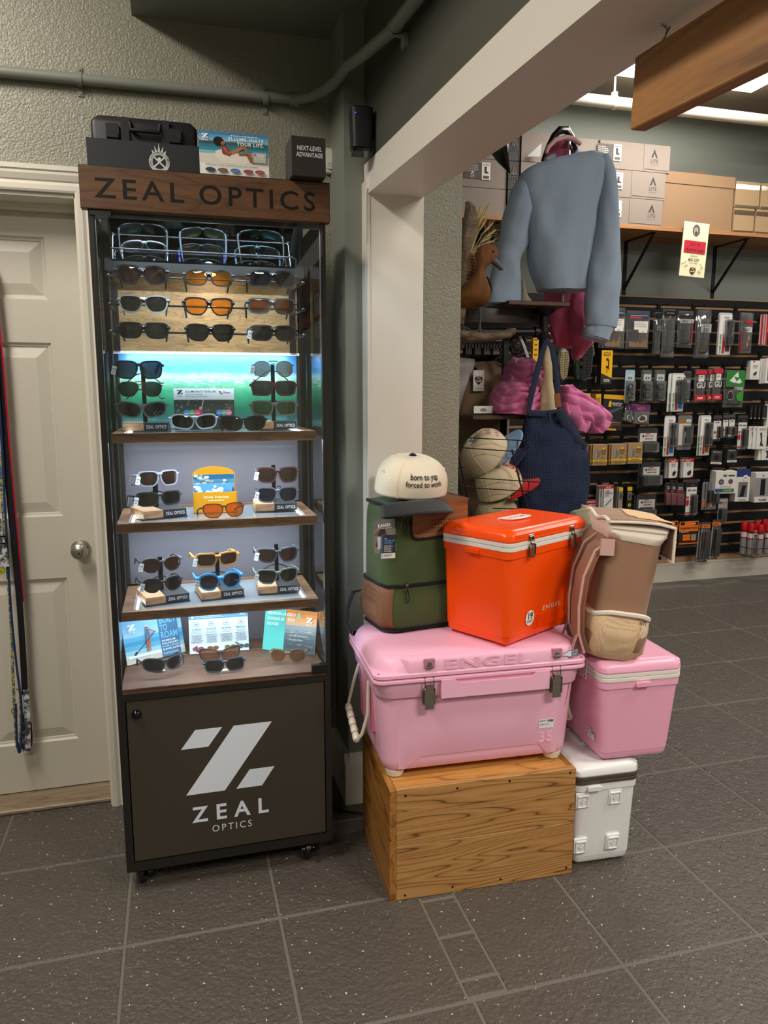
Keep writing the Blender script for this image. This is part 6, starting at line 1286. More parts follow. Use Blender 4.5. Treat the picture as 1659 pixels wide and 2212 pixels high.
# right stack (three), then middle dark-sided pair, then left stack
h_ = (Z_(310, 1370)-Z_(476, 1390))/3; zb0 = ZSH+.001; h3 = .168
rs = [('bottom', X_(1322), X_(1434)), ('middle', X_(1326), X_(1437)), ('top', X_(1295), X_(1444))]
for i, (nm, xa, xb) in enumerate(rs):
    xa = X_(1240) if i < 2 else X_(1293); w = xb-xa
    shoebox('grey boot carton with triangle logo, %s of the right stack on the high shelf' % nm, xa, xb, zb0+i*(h3+.002), zb0+i*(h3+.002)+h3, YB, logo=(X_(1410)-(xa+xb)/2)/w, sticker=(X_(1318+(6 if i < 2 else 0))-(xa+xb)/2)/w)
for i, nm in enumerate(('bottom', 'middle', 'top')):
    xa, xb = X_(1126), X_(1236 if i < 2 else 1290); shoebox('grey boot carton behind the blue sweatshirt, %s of the middle stack' % nm, xa, xb, zb0+i*(h3+.002)+.0, zb0+i*(h3+.002)+h3, YB+.01, logo=None)
    t = shoebox('dark end of a boot carton, %s of the middle stack behind the sweatshirt' % nm, X_(1100), X_(1125)-.002, zb0+i*(h3+.002), zb0+i*(h3+.002)+h3, YB+.02, dark=True, logo=0 if i else None)
    b = B(); b.add([(.05, 0, 0), (.10, -.01, .005), (.10, -.02, .055)], [(0, 1, 2)])
for i, nm in enumerate(('bottom', 'middle', 'top')):
    xa, xb = X_(960), X_(1098); shoebox('grey boot carton with ankle boot sticker, %s of the left stack at the wall end' % nm, xa, xb, zb0+i*(h3+.002)-.0, zb0+i*(h3+.002)+h3, YB+.03, sticker=(X_(1040)-(xa+xb)/2)/(xb-xa) if i else None, ndv=False)
t = thing('paper_tag', 'white torn paper flap sticking out of the top middle carton', 'paper', tuple(atY(1155, 328, YB-.01)), 0); b = B(); b.add([(-.05, 0, -.03), (.03, -.02, -.03), (.03, -.03, .045), (-.05, .0, -.031), (.03, -.019, -.031), (.031, -.029, .045)], [(0, 1, 2), (5, 4, 3), (0, 3, 4, 1), (1, 4, 5, 2), (0, 2, 5, 3)]); b.obj('sheet', cardm, t, smooth=0)
# large open cardboard box
xa, xb, hb = X_(1436), X_(1588), .345
t = thing('cardboard_box', 'large brown cardboard box with an open flap on the high shelf', 'box', ((xa+xb)/2, YB+.18, ZSH+.001)); w = xb-xa
b = B(); b.box(-w/2, w/2, -.17, .17, 0, hb, ch=.001); cb = b.obj('carton', kraft, t, smooth=0)
b = B(); b.box(-w/2-.002, w/2+.002, -.174, -.168, hb-.06, hb+.012, TR(ry=R(.5))); b.obj('front_flap', kraft, t, smooth=0)
b = B(); b.box(-.13, .13, 0, .005, 0, .12, TR(w/2-.14, .02, hb, rx=R(-35), rz=R(8), ry=R(-14))); b.obj('open_flap', kraft, t, smooth=0)
# four small brown cartons
for i, (xa, xb, lv, nm) in enumerate(((1592, 1637, 0, 'lower left'), (1640, 1690, 0, 'lower right'), (1592, 1645, 1, 'upper left'), (1648, 1700, 1, 'upper right'))):
    a_, b_ = X_(xa), X_(xb); t = thing('cardboard_box', 'small taped brown carton, %s of the four beside the large box' % nm, 'box', ((a_+b_)/2, YB+.13, ZSH+.001+lv*.166), 0, 'small brown cartons on the high shelf'); w = b_-a_-.004
    q = B(); q.box(-w/2, w/2, -.12, .12, 0, .164 if lv == 0 else .17, ch=.001); q.obj('carton', kraftl, t, smooth=0); q = B(); q.box(-w/2, w/2, -.1212, -.1202, .120, .15); q.box(-w/2, w/2, -.1212, -.1202, .0, .018); q.obj('tape_strip', tape, t, smooth=0)['kind'] = 'stuff'
# sale sign hanging from the shelf edge
A, Z = atY(1459, 596, YSF-.012), atY(1536, 483, YSF-.012); w, h = .196, Z.z-A.z
t = thing('sale_sign', 'cream sale sign with a red panel hanging from the shelf edge', 'sign', (atY(1497, 540, YSF-.012).x, YSF-.012, A.z), (0, R(3), 0))
b = B(); b.box(-w/2-.004, w/2+.004, -.0005, .0015, -.004, h+.004); b.obj('laminate', glassy('laminate', (.95, .95, .93), .08, .1, body=.1, bodycol=(.8, .8, .75)), t, smooth=0); b = B(); b.box(-w/2, w/2, -.0015, -.0006, 0, h); b.obj('sheet', M('cream_paper', '#e6dcb6', .6), t, smooth=0)
p = Print(); W2_ = w/2
p.disc(0, h*.855, w*.14, '#5d5a55', h*.105); p.disc(-.002, h*.845, w*.09, '#99948a', h*.07); p.disc(0, h*.81, w*.05, '#3d3a38', h*.03)
for i in range(16): a = 2*math.pi*i/16; p.poly([(w*.12*math.cos(a), h*.855+h*.09*math.sin(a)), (w*.17*math.cos(a+.1), h*.855+h*.125*math.sin(a+.1)), (w*.12*math.cos(a+.3), h*.855+h*.09*math.sin(a+.3))], '#4a4743')
p.poly([(-w*.43, h*.45), (-w*.41, h*.435), (w*.41, h*.435), (w*.43, h*.45), (w*.43, h*.645), (w*.41, h*.66), (-w*.41, h*.66), (-w*.43, h*.645)], '#b51f35')
p.txt('END OF', 0, h*.57, h*.048, '#2a1518', 'm', fit=w*.40); p.txt('SEASON SALE!', 0, h*.465, h*.048, '#2a1518', 'm', fit=w*.72); p.txt('LiteBoots', 0, h*.365, h*.036, '#2a2826', 'r', fit=w*.31); p.txt('40% OFF', 0, h*.285, h*.05, '#2a2826', 'm', fit=w*.44); p.txt('*PRICE AS MARKED', 0, h*.235, h*.022, '#2a2826', 'r', fit=w*.36)
crest(p, 0, h*.115, w*.24); p.txt('Smavos', -w*.36, h*.225, h*.035, '#33302e', 'r', rot=.55, fit=w*.22); p.txt('$48', -w*.27, h*.165, h*.038, '#33302e', 'r', rot=.5, fit=w*.13); p.txt('Raised', w*.33, h*.195, h*.03, '#33302e', 'r', rot=-.8, fit=w*.2); p.txt('OG', w*.30, h*.135, h*.03, '#33302e', 'r', rot=-.4, fit=w*.08); p.txt('$60', w*.25, h*.075, h*.038, '#33302e', 'r', rot=-.5, fit=w*.13)
p.obj('printed_face', t, (0, -.0016, 0))
# black horn hanging under the beam edge
t = thing('black_horn', 'glossy black pointed horn hanging between the beam and the cartons', 'horn', tuple(atY(1082, 330, 3.6))); b = B()
b.tube([atY(x, y, 3.6) for x, y in ((1076, 300), (1080, 322), (1088, 345), (1095, 360), (1101, 374))], [.05, .048, .030, .016, .003], 12); b2 = B(); b2.tube([atY(1076, 300, 3.6), atY(1076, 300, 3.6)+Vector((0, 0, 3.38-atY(1076, 300, 3.6).z))], .002, 5); wobj(b2, 'cord', wire, t)
wobj(b, 'horn', M('black_horn_gloss', '#0c0b0b', .18), t)
# ================================================================ black slat wall and the packages on its hooks
SW = thing('slat_wall', 'black slat wall with tan grooves holding the hanging packages', 'slat wall', (3.6, YF-.02, .15))
blackslat = paint('black_laminate', '#17181c', .38, 30, .05, .0005, .03); groove = M('mdf_groove', '#b08a62', .8)
b = B(); b.box(1.05, 6.1, YF-.012, YF, .15, 2.128); wobj(b, 'backing', groove, SW, 0)
PITCH = .0854; G0 = 2.057
slm = {}
zs = [2.126]+[G0-PITCH*k for k in range(23)]
for a, c in zip(zs, zs[1:]):
    if c < .15: c = .15
    h = round(a-c-.020, 4)
    if h not in slm:
        b = B(); b.box(-2.52, 2.52, -.012, 0, 0, h, ch=.002); slm[h] = b.mesh('slat', blackslat, 0)
    place('slat', slm[h], SW, Vector((3.575, YF-.0125, c+.020))-SW.location)
b = B(); b.box(1.05, 6.1, YF-.026, YF-.024, 2.126, 2.134); wobj(b, 'top_edge', groove, SW, 0)
hookm = None
def hook(x, z, L):
    global hookm
    k = round((z-G0)/PITCH); zg = G0+PITCH*k+.008
    q = B(); q.box(x-.012, x+.012, YF-.03, YF-.018, zg-.014, zg+.030); q.tube([(x, YF-.03, zg+.005), (x, YF-.03-L*.93, zg+.005), (x, YF-.03-L, zg+.016)], .0028, 6); wobj(q, 'hook', iron, SW, 0)
polybag = glassy('polybag', (.93, .94, .95), .16, .10, body=.10, bodycol=(.45, .46, .48)); blist = glassy('blister_plastic', (.94, .95, .96), .14, .05, body=.05, bodycol=(.5, .5, .5))
class D:
    """print in fractions of the package: x -.5..5, z 0..1"""
    def __init__(s, w, h): s.w, s.h, s.p = w, h, Print(.0004)
    def r(s, x0, z0, x1, z1, c): s.p.rect(x0*s.w, z0*s.h, x1*s.w, z1*s.h, c); return s
    def q(s, pts, c): s.p.poly([(x*s.w, z*s.h) for x, z in pts], c); return s
    def t(s, tx, x, z, hh, c, fit=None, wt='b', rot=0, slant=0): s.p.txt(tx, x*s.w, z*s.h, hh*s.h, c, wt, fit=(fit*(s.w if not rot else s.h)) if fit else None, rot=rot, slant=slant); return s
    def d(s, x, z, rx, c, rz=None): s.p.disc(x*s.w, z*s.h, rx*s.w, c, (rz or rx)*s.w); return s
    def l(s, x0, x1, z, n, dz, hh, c, al='c'): s.p.lines(x0*s.w, x1*s.w, z*s.h, n, dz*s.h, hh*s.h, c, .3, al); return s
def colm(c, r=.5): return M('pack_'+c.lstrip('#')+('' if r == .5 else str(int(r*100))), c, r)
def pk(label, kind, x0, y0, x1, y1, draw=None, off=.15, n=1, step=(-7, 2), col='#d9d6d0', item=None, icol='#1a1b1e', depth=.012, cat='package', yaw=0, grp=None, tilt=0, hk=True, item2=None, name=None):
    Y = YF-off; A, Z = atY(x0, y1, Y), atY(x1, y0, Y); w, h = Z.x-A.x, Z.z-A.z
    loc = Vector(((A.x+Z.x)/2, Y, A.z))
    if hk: hook(loc.x, loc.z+h-.012, off-.03)
    nm = name or {'bag': 'hanging_bag', 'blister': 'blister_pack', 'box': 'hanging_box', 'card': 'hanging_card'}[kind]
    if n > 1 and not grp: grp = 'copies of the '+label[:60].split(',')[0]
    t = thing(nm, label, cat, loc, (0, R(tilt), R(yaw)), grp)
    if kind == 'bag':
        for s_, nn in ((-1, 'front_film'), (1, 'back_film')):
            q = B()
            def f(u, v): 
                e = max(math.sin(math.pi*u)*math.sin(math.pi*min(max((v-.02)/.88, 0), 1)), 0)**.5
                return ((u-.5)*w*(1-.03*math.sin(7*v)), s_*(.002+depth*e)+fold((u*w, v*h, s_), 38, .004, 3), v*h)
            q.grid(f, 10, 14); q.obj(nn, polybag, t, smooth=70)
    elif kind == 'box':
        q = B(); q.box(-w/2, w/2, 0, depth, 0, h, ch=.0012); q.obj('carton', colm(col), t, smooth=0)
    else:
        q = B(); r = .06 if kind == 'blister' else .0
        q.prism([(-w/2, .02*h), (-w/2+.02*w, 0), (w/2-.02*w, 0), (w/2, .02*h), (w/2, .95*h), (w/2-.07*w, h), (-w/2+.07*w, h), (-w/2, .95*h)], 0, .0015); q.obj('card', colm(col), t, smooth=0)
    for it, ic in ((item, icol), (item2, '#3a3b40')):
        if not it: continue
        X0, Z0, X1, Z1 = it[:4]; dd = it[4] if len(it) > 4 else .022; cx = (X0+X1)/2*w; iw, ih = (X1-X0)*w/2, (Z1-Z0)*h
        q = B(); T = TR(cx, -(.001 if kind != 'bag' else -dd/2), Z0*h)
        sh = it[5] if len(it) > 5 else 'r'
        if sh == 'c':   # clamp ring with foot
            for zc in (.28, .74): q.tube([(iw*.75*math.cos(a), -dd*.5, ih*zc+iw*.75*math.sin(a)) for a in [2*math.pi*i/14 for i in range(14)]], iw*.24, 8, loop=True, T=T); q.box(-iw*.6, iw*.6, -dd, -.002, ih*zc-iw*1.25, ih*zc-iw*.7, T)
        elif sh == 'l':  # L-shaped tool light
            q.box(-iw*.2, iw*.5, -dd, -.002, ih*.1, ih, T, .003); q.box(-iw, iw*.9, -dd, -.002, ih*.78, ih*.98, T, .003); q.box(-iw*.6, iw, -dd, -.002, 0, ih*.34, T, .004)
        elif sh == 'h':  # holster
            q.prism([(-iw, ih*.05), (-iw*.75, 0), (iw, 0), (iw, ih*1.0), (iw*.0, ih*.92), (-iw*.05, ih*.5), (-iw*.3, ih*.42), (-iw, ih*.40)], -dd, -.002, T)
        else:
            q.rr([(0, iw*.9, dd*.4, iw*.25), (ih*.04, iw, dd*.5, iw*.3), (ih*.5, iw*.96, dd*.5, iw*.3), (ih*.93, iw, dd*.5, iw*.3), (ih, iw*.85, dd*.4, iw*.25)], 3, T @ TR(0, -dd*.5, 0))
            if sh == 'g':
                for zz in (.25, .4, .55, .7): q.box(-iw*1.06, iw*1.06, -dd*1.06, -dd*.2, ih*zz, ih*(zz+.05), T)
        q.obj('contents', colm(ic, .4), t)
    if kind == 'blister':
        it = item or (-.4, .1, .4, .8); X0, Z0, X1, Z1 = it[:4]; dd = (it[4] if len(it) > 4 else .022)+.006
        q = B(); m_ = .05
        q.rr([(.0, ((X1-X0)/2+m_+.03)*w, ((Z1-Z0)/2+m_)*h, .008), (dd*.85, ((X1-X0)/2+m_)*w, ((Z1-Z0)/2+m_*.7)*h, .008), (dd, ((X1-X0)/2+m_-.03)*w, ((Z1-Z0)/2+m_*.5)*h, .006)], 3, TR((X0+X1)/2*w, -.0012, (Z0+Z1)/2*h, rx=R(90)))
        q.obj('blister', blist, t)
    if draw:
        d = D(w, h); draw(d); d.p.obj('printed_label', t, (0, -.0004 if kind != 'bag' else -.003-depth*.8, 0))
    kids = list(t.children)
    for i in range(1, n):
        P = atY((x0+x1)/2+step[0]*i, y1+step[1]*i*.5, Y+.016*i); r = t.copy(); COL.objects.link(r); r.location = (P.x, P.y, P.z)
        r['label'] = label+', '+('next one behind it', 'second one behind it', 'third one behind it')[i-1]
        for c_ in kids: k = c_.copy(); COL.objects.link(k); k.parent = r
    return t
# small label vocabulary
def d_holster(flag):
    def f(d):
        d.r(-.42, .80, .42, .90, '#2b3564').r(-.42, .80, .1, .84, '#b23a34').l(-.4, .4, .86, 1, .02, .012, '#d8d4d0')
        d.r(-.30 if flag else -.2, .50, .40, .72, '#ddd9d2').l(-.26, .36, .67, 3, .05, .014, '#55524e'); d.r(0, .42, .38, .50, '#ddd9d2').t('RUG', .18, .44, .022, '#2b2a29')
    return f
pk('tan holster bag with flag header beside the blue sleeve', 'bag', 1299, 665, 1352, 752, d_holster(1), item=(-.40, .04, .28, .42, .02, 'h'), icol='#7d6349', n=2, step=(-9, 0))
pk('tan holster in a clear grey bag, second from the sleeve', 'bag', 1350, 672, 1404, 753, d_holster(0), item=(-.38, .04, .42, .42, .02, 'h'), icol='#7d6349')
pk('flat dark item in a narrow bag left of the silver bag', 'bag', 1411, 675, 1430, 764, lambda d: d.r(-.4, .55, .4, .70, '#4a494c').l(-.35, .35, .66, 3, .04, .012, '#a9a7a5').r(-.45, .86, .45, .98, '#101114'), item=(-.4, .08, .4, .85, .008), n=2, step=(-6, 1))
pk('shiny silver bag with a dark header in the top row', 'bag', 1426, 668, 1461, 772, lambda d: d.r(-.42, .86, .44, .96, '#17181b').l(-.3, .3, .90, 1, .02, .02, '#8d8f94'), item=(-.38, .12, .42, .55, .03, 'g'), icol='#4f5154', depth=.02)
pk('clear bag with a pale label, red stripe and dark part', 'bag', 1460, 672, 1498, 751, lambda d: d.r(-.45, .78, .45, .88, '#2b2a2c').r(-.45, .66, .45, .77, '#b9b7b6').t('AMEND', -.12, .68, .065, '#6a5f60', .48).t('2', .30, .68, .065, '#b03038', .11).r(.34, .1, .42, .62, '#a33038'), item=(-.28, .1, .26, .5, .03), icol='#35363a', depth=.02)
pk('tall clear bag with a white label and brown dark part', 'bag', 1502, 670, 1537, 772, lambda d: d.r(-.36, .52, .42, .70, '#a9abad').l(-.32, .38, .67, 4, .035, .014, '#55565a'), item=(-.32, .1, .36, .50, .04, 'g'), icol='#4a443e', depth=.024, n=2, step=(-8, 4))
def d_reaper(sticker):
    def f(d):
        d.r(-.44, .03, -.20, .90, '#e4e3e0').r(-.44, .82, .44, .95, '#e4e3e0').t('XS', -.02, .86, .045, '#1d1d1f', .25).t('NEXT', .22, .865, .03, '#44444a', .2).t('GAME REAPER', -.26, .26, .05, '#3a7a2c', .46, rot=math.pi/2).q([(-.18, .04), (.02, .04), (-.1, .5), (-.16, .52)], '#a3262e').r(.06, .08, .42, .24, sticker)
    return f
pk('game tool blister with brown sticker in the top row', 'blister', 1549, 676, 1583, 766, d_reaper('#6b3626'), item=(.05, .25, .42, .80, .03, 'l'), col='#c9c7c4', n=2, step=(-6, 0))
pk('clear bag of gilt bits with red lettering and white price label', 'bag', 1596, 676, 1628, 763, lambda d: d.q([(-.2, .74), (.36, .70), (.4, .78), (-.1, .84)], '#b32434').r(-.1, .52, .34, .64, '#d9d7d4').l(-.06, .3, .6, 2, .04, .014, '#55524e').r(-.48, .02, -.40, .55, '#a81f2c').q([(-.05, .15), (.1, .2), (.02, .3)], '#c98d62').q([(.1, .3), (.2, .34), (.12, .46)], '#d19a6c').q([(0, .38), (.08, .4), (.03, .5)], '#b57a50'), item=(-.3, .08, .4, .5, .02), icol='#5c5653', n=2, step=(-7, 0))
def d_redwhite(d): d.r(-.5, 0, -.38, 1, '#b3232c').q([(-.38, 0), (.5, 0), (.5, .30), (-.38, .42)], '#1b1b20').q([(.05, 1), (.4, 1), (.22, .90)], '#b3232c').d(.0, .60, .1, '#8f8f92').l(-.3, .4, .50, 2, .04, .014, '#7a7a7c').r(-.3, .05, .45, .22, '#e1dfdb')
pk('red edged white card at the frame edge', 'box', 1652, 680, 1690, 745, d_redwhite, depth=.012, n=3, step=(-7, 0), off=.17)
# boot soles
def sole(label, x0, y0, x1, y1, c1, c2, edge, txt=None):
    Y = YF-.14; A, Z = atY(x0, y1, Y), atY(x1, y0, Y); w, h = Z.x-A.x, Z.z-A.z; t = thing('boot_sole', label, 'sole', ((A.x+Z.x)/2, Y, A.z), 0, 'boot soles on the slat wall')
    out = [(.5*math.sin(a)*(1 if z > .5 else .88)*(1-.18*math.exp(-((z-.42)/.12)**2)), z) for a, z in [(2*math.pi*i/28, .5-.5*math.cos(2*math.pi*i/28)) for i in range(28)]]
    q = B(); q.prism([(x*w, z*h) for x, z in out], 0, .03); q.obj('midsole', colm(edge), t)
    q = B(); q.prism([(x*w*.78, .04*h+z*h*.92) for x, z in out], -.006, 0); q.obj('outsole', colm(c1), t)
    q = B()
    for i in range(12):
        z = h*(.08+.07*i); hw = w*.36*math.sin(math.pi*(.06+.88*(z/h)))**.4
        q.box(-hw, -.004, -.012, -.005, z, z+h*.035, TR(0, 0, 0, ry=R(0))); q.box(.004, hw, -.012, -.005, z+h*.012, z+h*.047)
    q.obj('tread', colm(c2), t, smooth=0)['kind'] = 'stuff'
    if txt: p = Print(); p.txt(txt, .0, 0, .014, '#d9a52c', 'b', fit=h*.36, rot=math.pi/2); p.obj('lettering', t, (w*.37, -.0008, h*.72), (0, R(3), 0))
    hook((A.x+Z.x)/2, A.z+h*.9, .09)
sole('tan soled boot with grey edge behind the tote strap', 1203, 752, 1232, 822, '#a3946f', '#8a7c5a', '#5c5d62')
sole('black boot sole with yellow lettering on its edge', 1243, 726, 1287, 822, '#1d1e20', '#0f1011', '#4d4e52', 'MAX GRIP')
sole('green and black boot sole left of the lettered one', 1238, 750, 1262, 820, '#24382c', '#17241c', '#2b4a38')
def d_mount(d): d.q([(-.5, .33), (.5, .18), (.5, 1), (-.5, 1)], '#e3ac12').t('OPTICS', 0, .90, .045, '#2b2414', .66).t('MOUNT', 0, .84, .045, '#2b2414', .66).r(-.08, .70, .14, .76, '#1c1a16').r(.10, .44, .2, .72, '#1c1a16').r(-.08, .48, .14, .54, '#1c1a16').q([(.02, .76), (.14, .8), (.04, .84)], '#b88f1a').r(-.02, .36, .1, .46, '#b88f1a').t('DANIEL', .02, .12, .035, '#e6e4df', .56).t('DEFENSE', .02, .07, .035, '#e6e4df', .56)
pk('tall yellow and black optics mount box', 'box', 1297, 757, 1324, 830, d_mount, col='#26231f', depth=.05)
pk('small white price tag left of the yellow mount box', 'card', 1285, 813, 1296, 826, lambda d: d.l(-.3, .3, .6, 2, .3, .1, '#4a4846'), off=.05)
pk('yellow box corner peeking above the pink fleece', 'box', 1252, 850, 1276, 866, lambda d: d.l(-.4, .3, .4, 1, .2, .2, '#7a5a10'), col='#d79c14', depth=.05)
def d_ring(d): d.r(-.4, .03, .4, .86, '#b9bcbb').d(0, .74, .26, '#3f6f70', .14).t('S', 0, .71, .06, '#d8e0de').r(.1, .05, .4, .16, '#dcdad6')
for i, (a, c_, lb) in enumerate(((1348, 1372, 'blue tinted scope ring blister, left of three'), (1386, 1409, 'dark scope ring blister, middle of three'), (1414, 1438, 'scope ring blister, right of three'))):
    pk(lb, 'blister', a, 799, c_, 867, d_ring, item=(-.34, .05, .30, .62, .03, 'c'), col='#8fb4c6' if i == 0 else '#5d5752', n=1 if i == 0 else 2, step=(-6, 0))
pk('game tool blister with blue sticker below the scope rings', 'blister', 1448, 806, 1480, 889, d_reaper('#2f6fb8'), item=(.05, .28, .42, .80, .03, 'l'), col='#c9c7c4', n=2, step=(-11, 1))
pk('clear bag with a grey tube beside the red pouches', 'bag', 1473, 802, 1493, 869, lambda d: d.r(-.4, .80, .4, .95, '#33343a').l(-.35, .35, .70, 3, .04, .016, '#c9cacc'), item=(-.36, .08, .36, .60, .035, 'g'), icol='#5a5b5e', depth=.02)
def d_gu(d): d.r(-.48, .84, .48, .97, '#c3222a').r(-.48, .03, .48, .20, '#c3222a').l(-.3, .3, .11, 2, .04, .02, '#eadfdc').r(-.25, .62, .25, .82, '#dedad6').l(-.2, .2, .77, 2, .05, .018, '#55524e').t('GU', 0, .42, .17, '#d5d3d1', .8)
for a, z_, c_, y_, lb in ((1497, 798, 1526, 867, 'red and clear energy pouch, left of three'), (1524, 797, 1546, 866, 'red and clear energy pouch, middle of three, half hidden'), (1536, 795, 1561, 865, 'red and clear energy pouch, right of three')):
    pk(lb, 'bag', a, z_, c_, y_, d_gu, item=(-.3, .2, .3, .5, .02), icol='#2b2a2b', grp='red energy pouches', off=.15 if 'middle' not in lb else .13)
def d_green(d): d.r(-.46, .56, .46, .98, '#2f7d33').q([(-.3, .72), (-.1, .84), (.05, .70), (.2, .78), (.32, .68), (.2, .64), (-.1, .66)], '#d9ded6').q([(-.12, .84), (.1, .96), (.14, .8)], '#d9ded6').r(-.46, .49, -.05, .55, '#1d1f1e').r(-.05, .47, .40, .55, '#9aa09c').q([(-.42, .28), (-.3, .44), (-.14, .44), (-.04, .28), (-.14, .2), (-.3, .2)], '#8a8d8a').q([(-.39, .28), (-.29, .42), (-.15, .42), (-.07, .28), (-.15, .22), (-.29, .22)], '#2b2a2a').q([(.06, .28), (.14, .40), (.42, .44), (.42, .16), (.14, .18)], '#3d8f3a')
pk('green topped clear pouch with leaf lettering', 'bag', 1560, 800, 1609, 880, d_green, item=(-.36, .06, .36, .46, .02), icol='#3d3e40', depth=.016)
def d_whitebox(d): d.q([(-.3, .97), (-.02, .97), (-.16, .88)], '#b53040').l(-.3, .3, .72, 3, .06, .022, '#5c5a58').q([(-.2, .3), (.1, .44), (.22, .38), (.12, .24), (-.1, .2)], '#3d3c3e').l(-.3, .35, .13, 1, .03, .02, '#6b6966')
pk('small white box with a dark creature picture right of the green pouch', 'box', 1620, 779, 1642, 820, d_whitebox, depth=.05, yaw=-6)
pk('white curved card at the frame edge', 'box', 1652, 774, 1680, 828, lambda d: d.q([(-.3, .1), (-.1, .12), (-.12, .8), (-.34, .85)], '#4b494a').l(-.1, .4, .9, 1, .03, .02, '#4b494a'), depth=.012, n=3, step=(-7, 1))
# third row
def d_adapt(d): d.r(-.5, .88, .5, 1, '#d99c16').q([(-.24, .66), (-.12, .66), (-.1, .80), (-.18, .84), (-.24, .76)], '#e0a81c').t('ADAPTIVE', .16, .74, .045, '#d9d7d2', .48).t('TACTICAL', .16, .69, .035, '#d9d7d2', .44).q([(-.5, .50), (.5, .70), (.5, .66), (-.2, .42), (.1, .28), (-.1, .26), (-.4, .38)], '#4c4d50').l(-.2, .3, .22, 2, .05, .025, '#c9c7c2').d(-.02, .12, .04, '#d99c16').r(-.3, .0, .22, .05, '#d99c16')
pk('large black and yellow stock box behind the pink fleece', 'box', 1297, 853, 1347, 930, d_adapt, col='#1d1d1f', depth=.06, yaw=4, tilt=3)
pk('yellow edge of a second stock box left of the large one', 'box', 1286, 851, 1299, 880, lambda d: d.r(-.5, 0, .3, .72, '#a8770e'), col='#d79c14', depth=.06)
def d_purple(d): d.r(-.48, .68, .48, .98, '#6a2a72').t('XO', -.1, .72, .14, '#b8722c', .5).q([(-.3, .3), (-.05, .48), (.25, .42), (.3, .2), (.0, .1), (-.25, .16)], '#d8d4d0').q([(-.22, .3), (-.03, .43), (.18, .38), (.22, .22), (.0, .15), (-.18, .19)], '#4a4038')
for x0_, y0_, x1_, y1_, lb, tl in ((1368, 874, 1404, 916, 'purple topped silver pouch, front of three fanned', 0), (1355, 873, 1388, 914, 'purple topped silver pouch, middle of three fanned', 8), (1343, 874, 1374, 912, 'purple topped silver pouch, back of three fanned', 14)):
    pk(lb, 'bag', x0_, y0_, x1_, y1_, d_purple, item=(-.44, .05, .44, .66, .01), icol='#8d8e92', depth=.010, grp='purple topped pouches', off=.16-.02*(tl > 0)-.01*(tl > 10), tilt=tl, hk=tl == 0)
def d_burris(d): d.r(-.40, .06, .44, .80, '#c9c5c0').t('Burris', .05, .66, .075, '#a33a40', .44, slant=.2).d(-.24, .69, .05, '#33302f').l(-.2, .3, .57, 1, .03, .03, '#5c5956').r(-.1, .76, .1, .79, '#a33a40')
pk('clear square blister with a silver scope ring below the purple pouches', 'blister', 1376, 924, 1422, 981, d_burris, item=(-.36, .12, .34, .42, .05), icol='#242527', col='#2e2f34', item2=(-.30, .42, .34, .50, .03))
pk('clear blister with a black scope ring, middle row', 'blister', 1383, 997, 1428, 1053, d_burris, item=(-.36, .14, .36, .46, .05), icol='#242527', col='#34353a', n=2, step=(-8, 0))
pk('clear blister with a white topped ring behind the peach bag', 'blister', 1373, 1067, 1418, 1123, d_burris, item=(-.32, .10, .30, .40, .05), icol='#242527', col='#34353a', n=2, step=(-7, 0), item2=(-.34, .40, .30, .50, .03))
def d_avar(d): d.q([(-.34, .34), (-.1, .34), (.02, .52), (-.14, .76), (-.30, .76)], '#6c6c70').q([(-.34, .34), (-.22, .34), (-.2, .74), (-.30, .76)], '#8f9094').q([(.06, .76), (.22, .88), (.40, .76)], '#d9b02a').t('AVAR', .22, .66, .07, '#4a3f30', .40).t('MAGAZINE', .22, .58, .04, '#4a3f30', .34).t('LOADER', .22, .52, .04, '#4a3f30', .30).t('MULTI', .18, .34, .045, '#3b3126', .22).r(-.5, .17, .5, .27, '#e0b81c').l(-.4, .4, .20, 1, .03, .03, '#6b5712').l(-.3, .3, .07, 1, .03, .025, '#5c4c38')
for i, (a, y_, c_, w_, lb) in enumerate(((1280, 960, 1312, 1006, 'left of three'), (1320, 959, 1352, 1004, 'middle of three'), (1356, 957, 1388, 1002, 'right of three'))):
    pk('brown loader box with yellow stripe, '+lb, 'box', a, y_, c_, w_, d_avar, col='#a5835c', depth=.07, n=2, step=(-6, 0), off=.2, yaw=-4)
pk('brown loader box edge beside the navy tote', 'box', 1262, 960, 1276, 1006, None, col='#8f7150', depth=.05)
pk('game tool blister with blue sticker in the third row', 'blister', 1431, 898, 1460, 986, d_reaper('#2f6fb8'), item=(.05, .28, .42, .80, .03, 'l'), col='#c9c7c4')
pk('brown headed white blister with a black tool', 'blister', 1461, 897, 1496, 972, lambda d: d.r(-.42, .76, .10, .88, '#9a6a2c').r(.10, .80, .42, .88, '#d9d7d4').r(-.42, .10, .42, .76, '#c9c6be').t('XVG', .26, .82, .03, '#3a3836', .2).r(-.42, .1, .42, .14, '#7a7468'), item=(-.05, .20, .38, .68, .03, 'l'), col='#6f7072')
pk('game tool blister with orange brown sticker', 'blister', 1509, 897, 1537, 984, d_reaper('#a0521c'), item=(.05, .28, .42, .80, .03, 'l'), col='#c9c7c4', n=2, step=(-8, 0))
def d_ems(d): d.r(-.44, .08, .44, .78, '#d5d2cd').r(-.44, .78, .44, .88, '#1c1c1e').t('ATM', .1, .80, .05, '#b5323a', .3).t('EMS', 0, .70, .045, '#3a3a3c', .5).d(-.26, .34, .14, '#b3232c').r(-.42, .2, -.12, .28, '#e6e2de')
pk('white and red battery blister right of the brown sticker pack', 'blister', 1538, 897, 1560, 953, d_ems, item=(.05, .16, .38, .55, .03), col='#3a3b3e')
pk('small white and red blister, left of a pair', 'blister', 1559, 896, 1575, 946, d_ems, item=(.0, .16, .36, .48, .03), col='#4a4b4e')
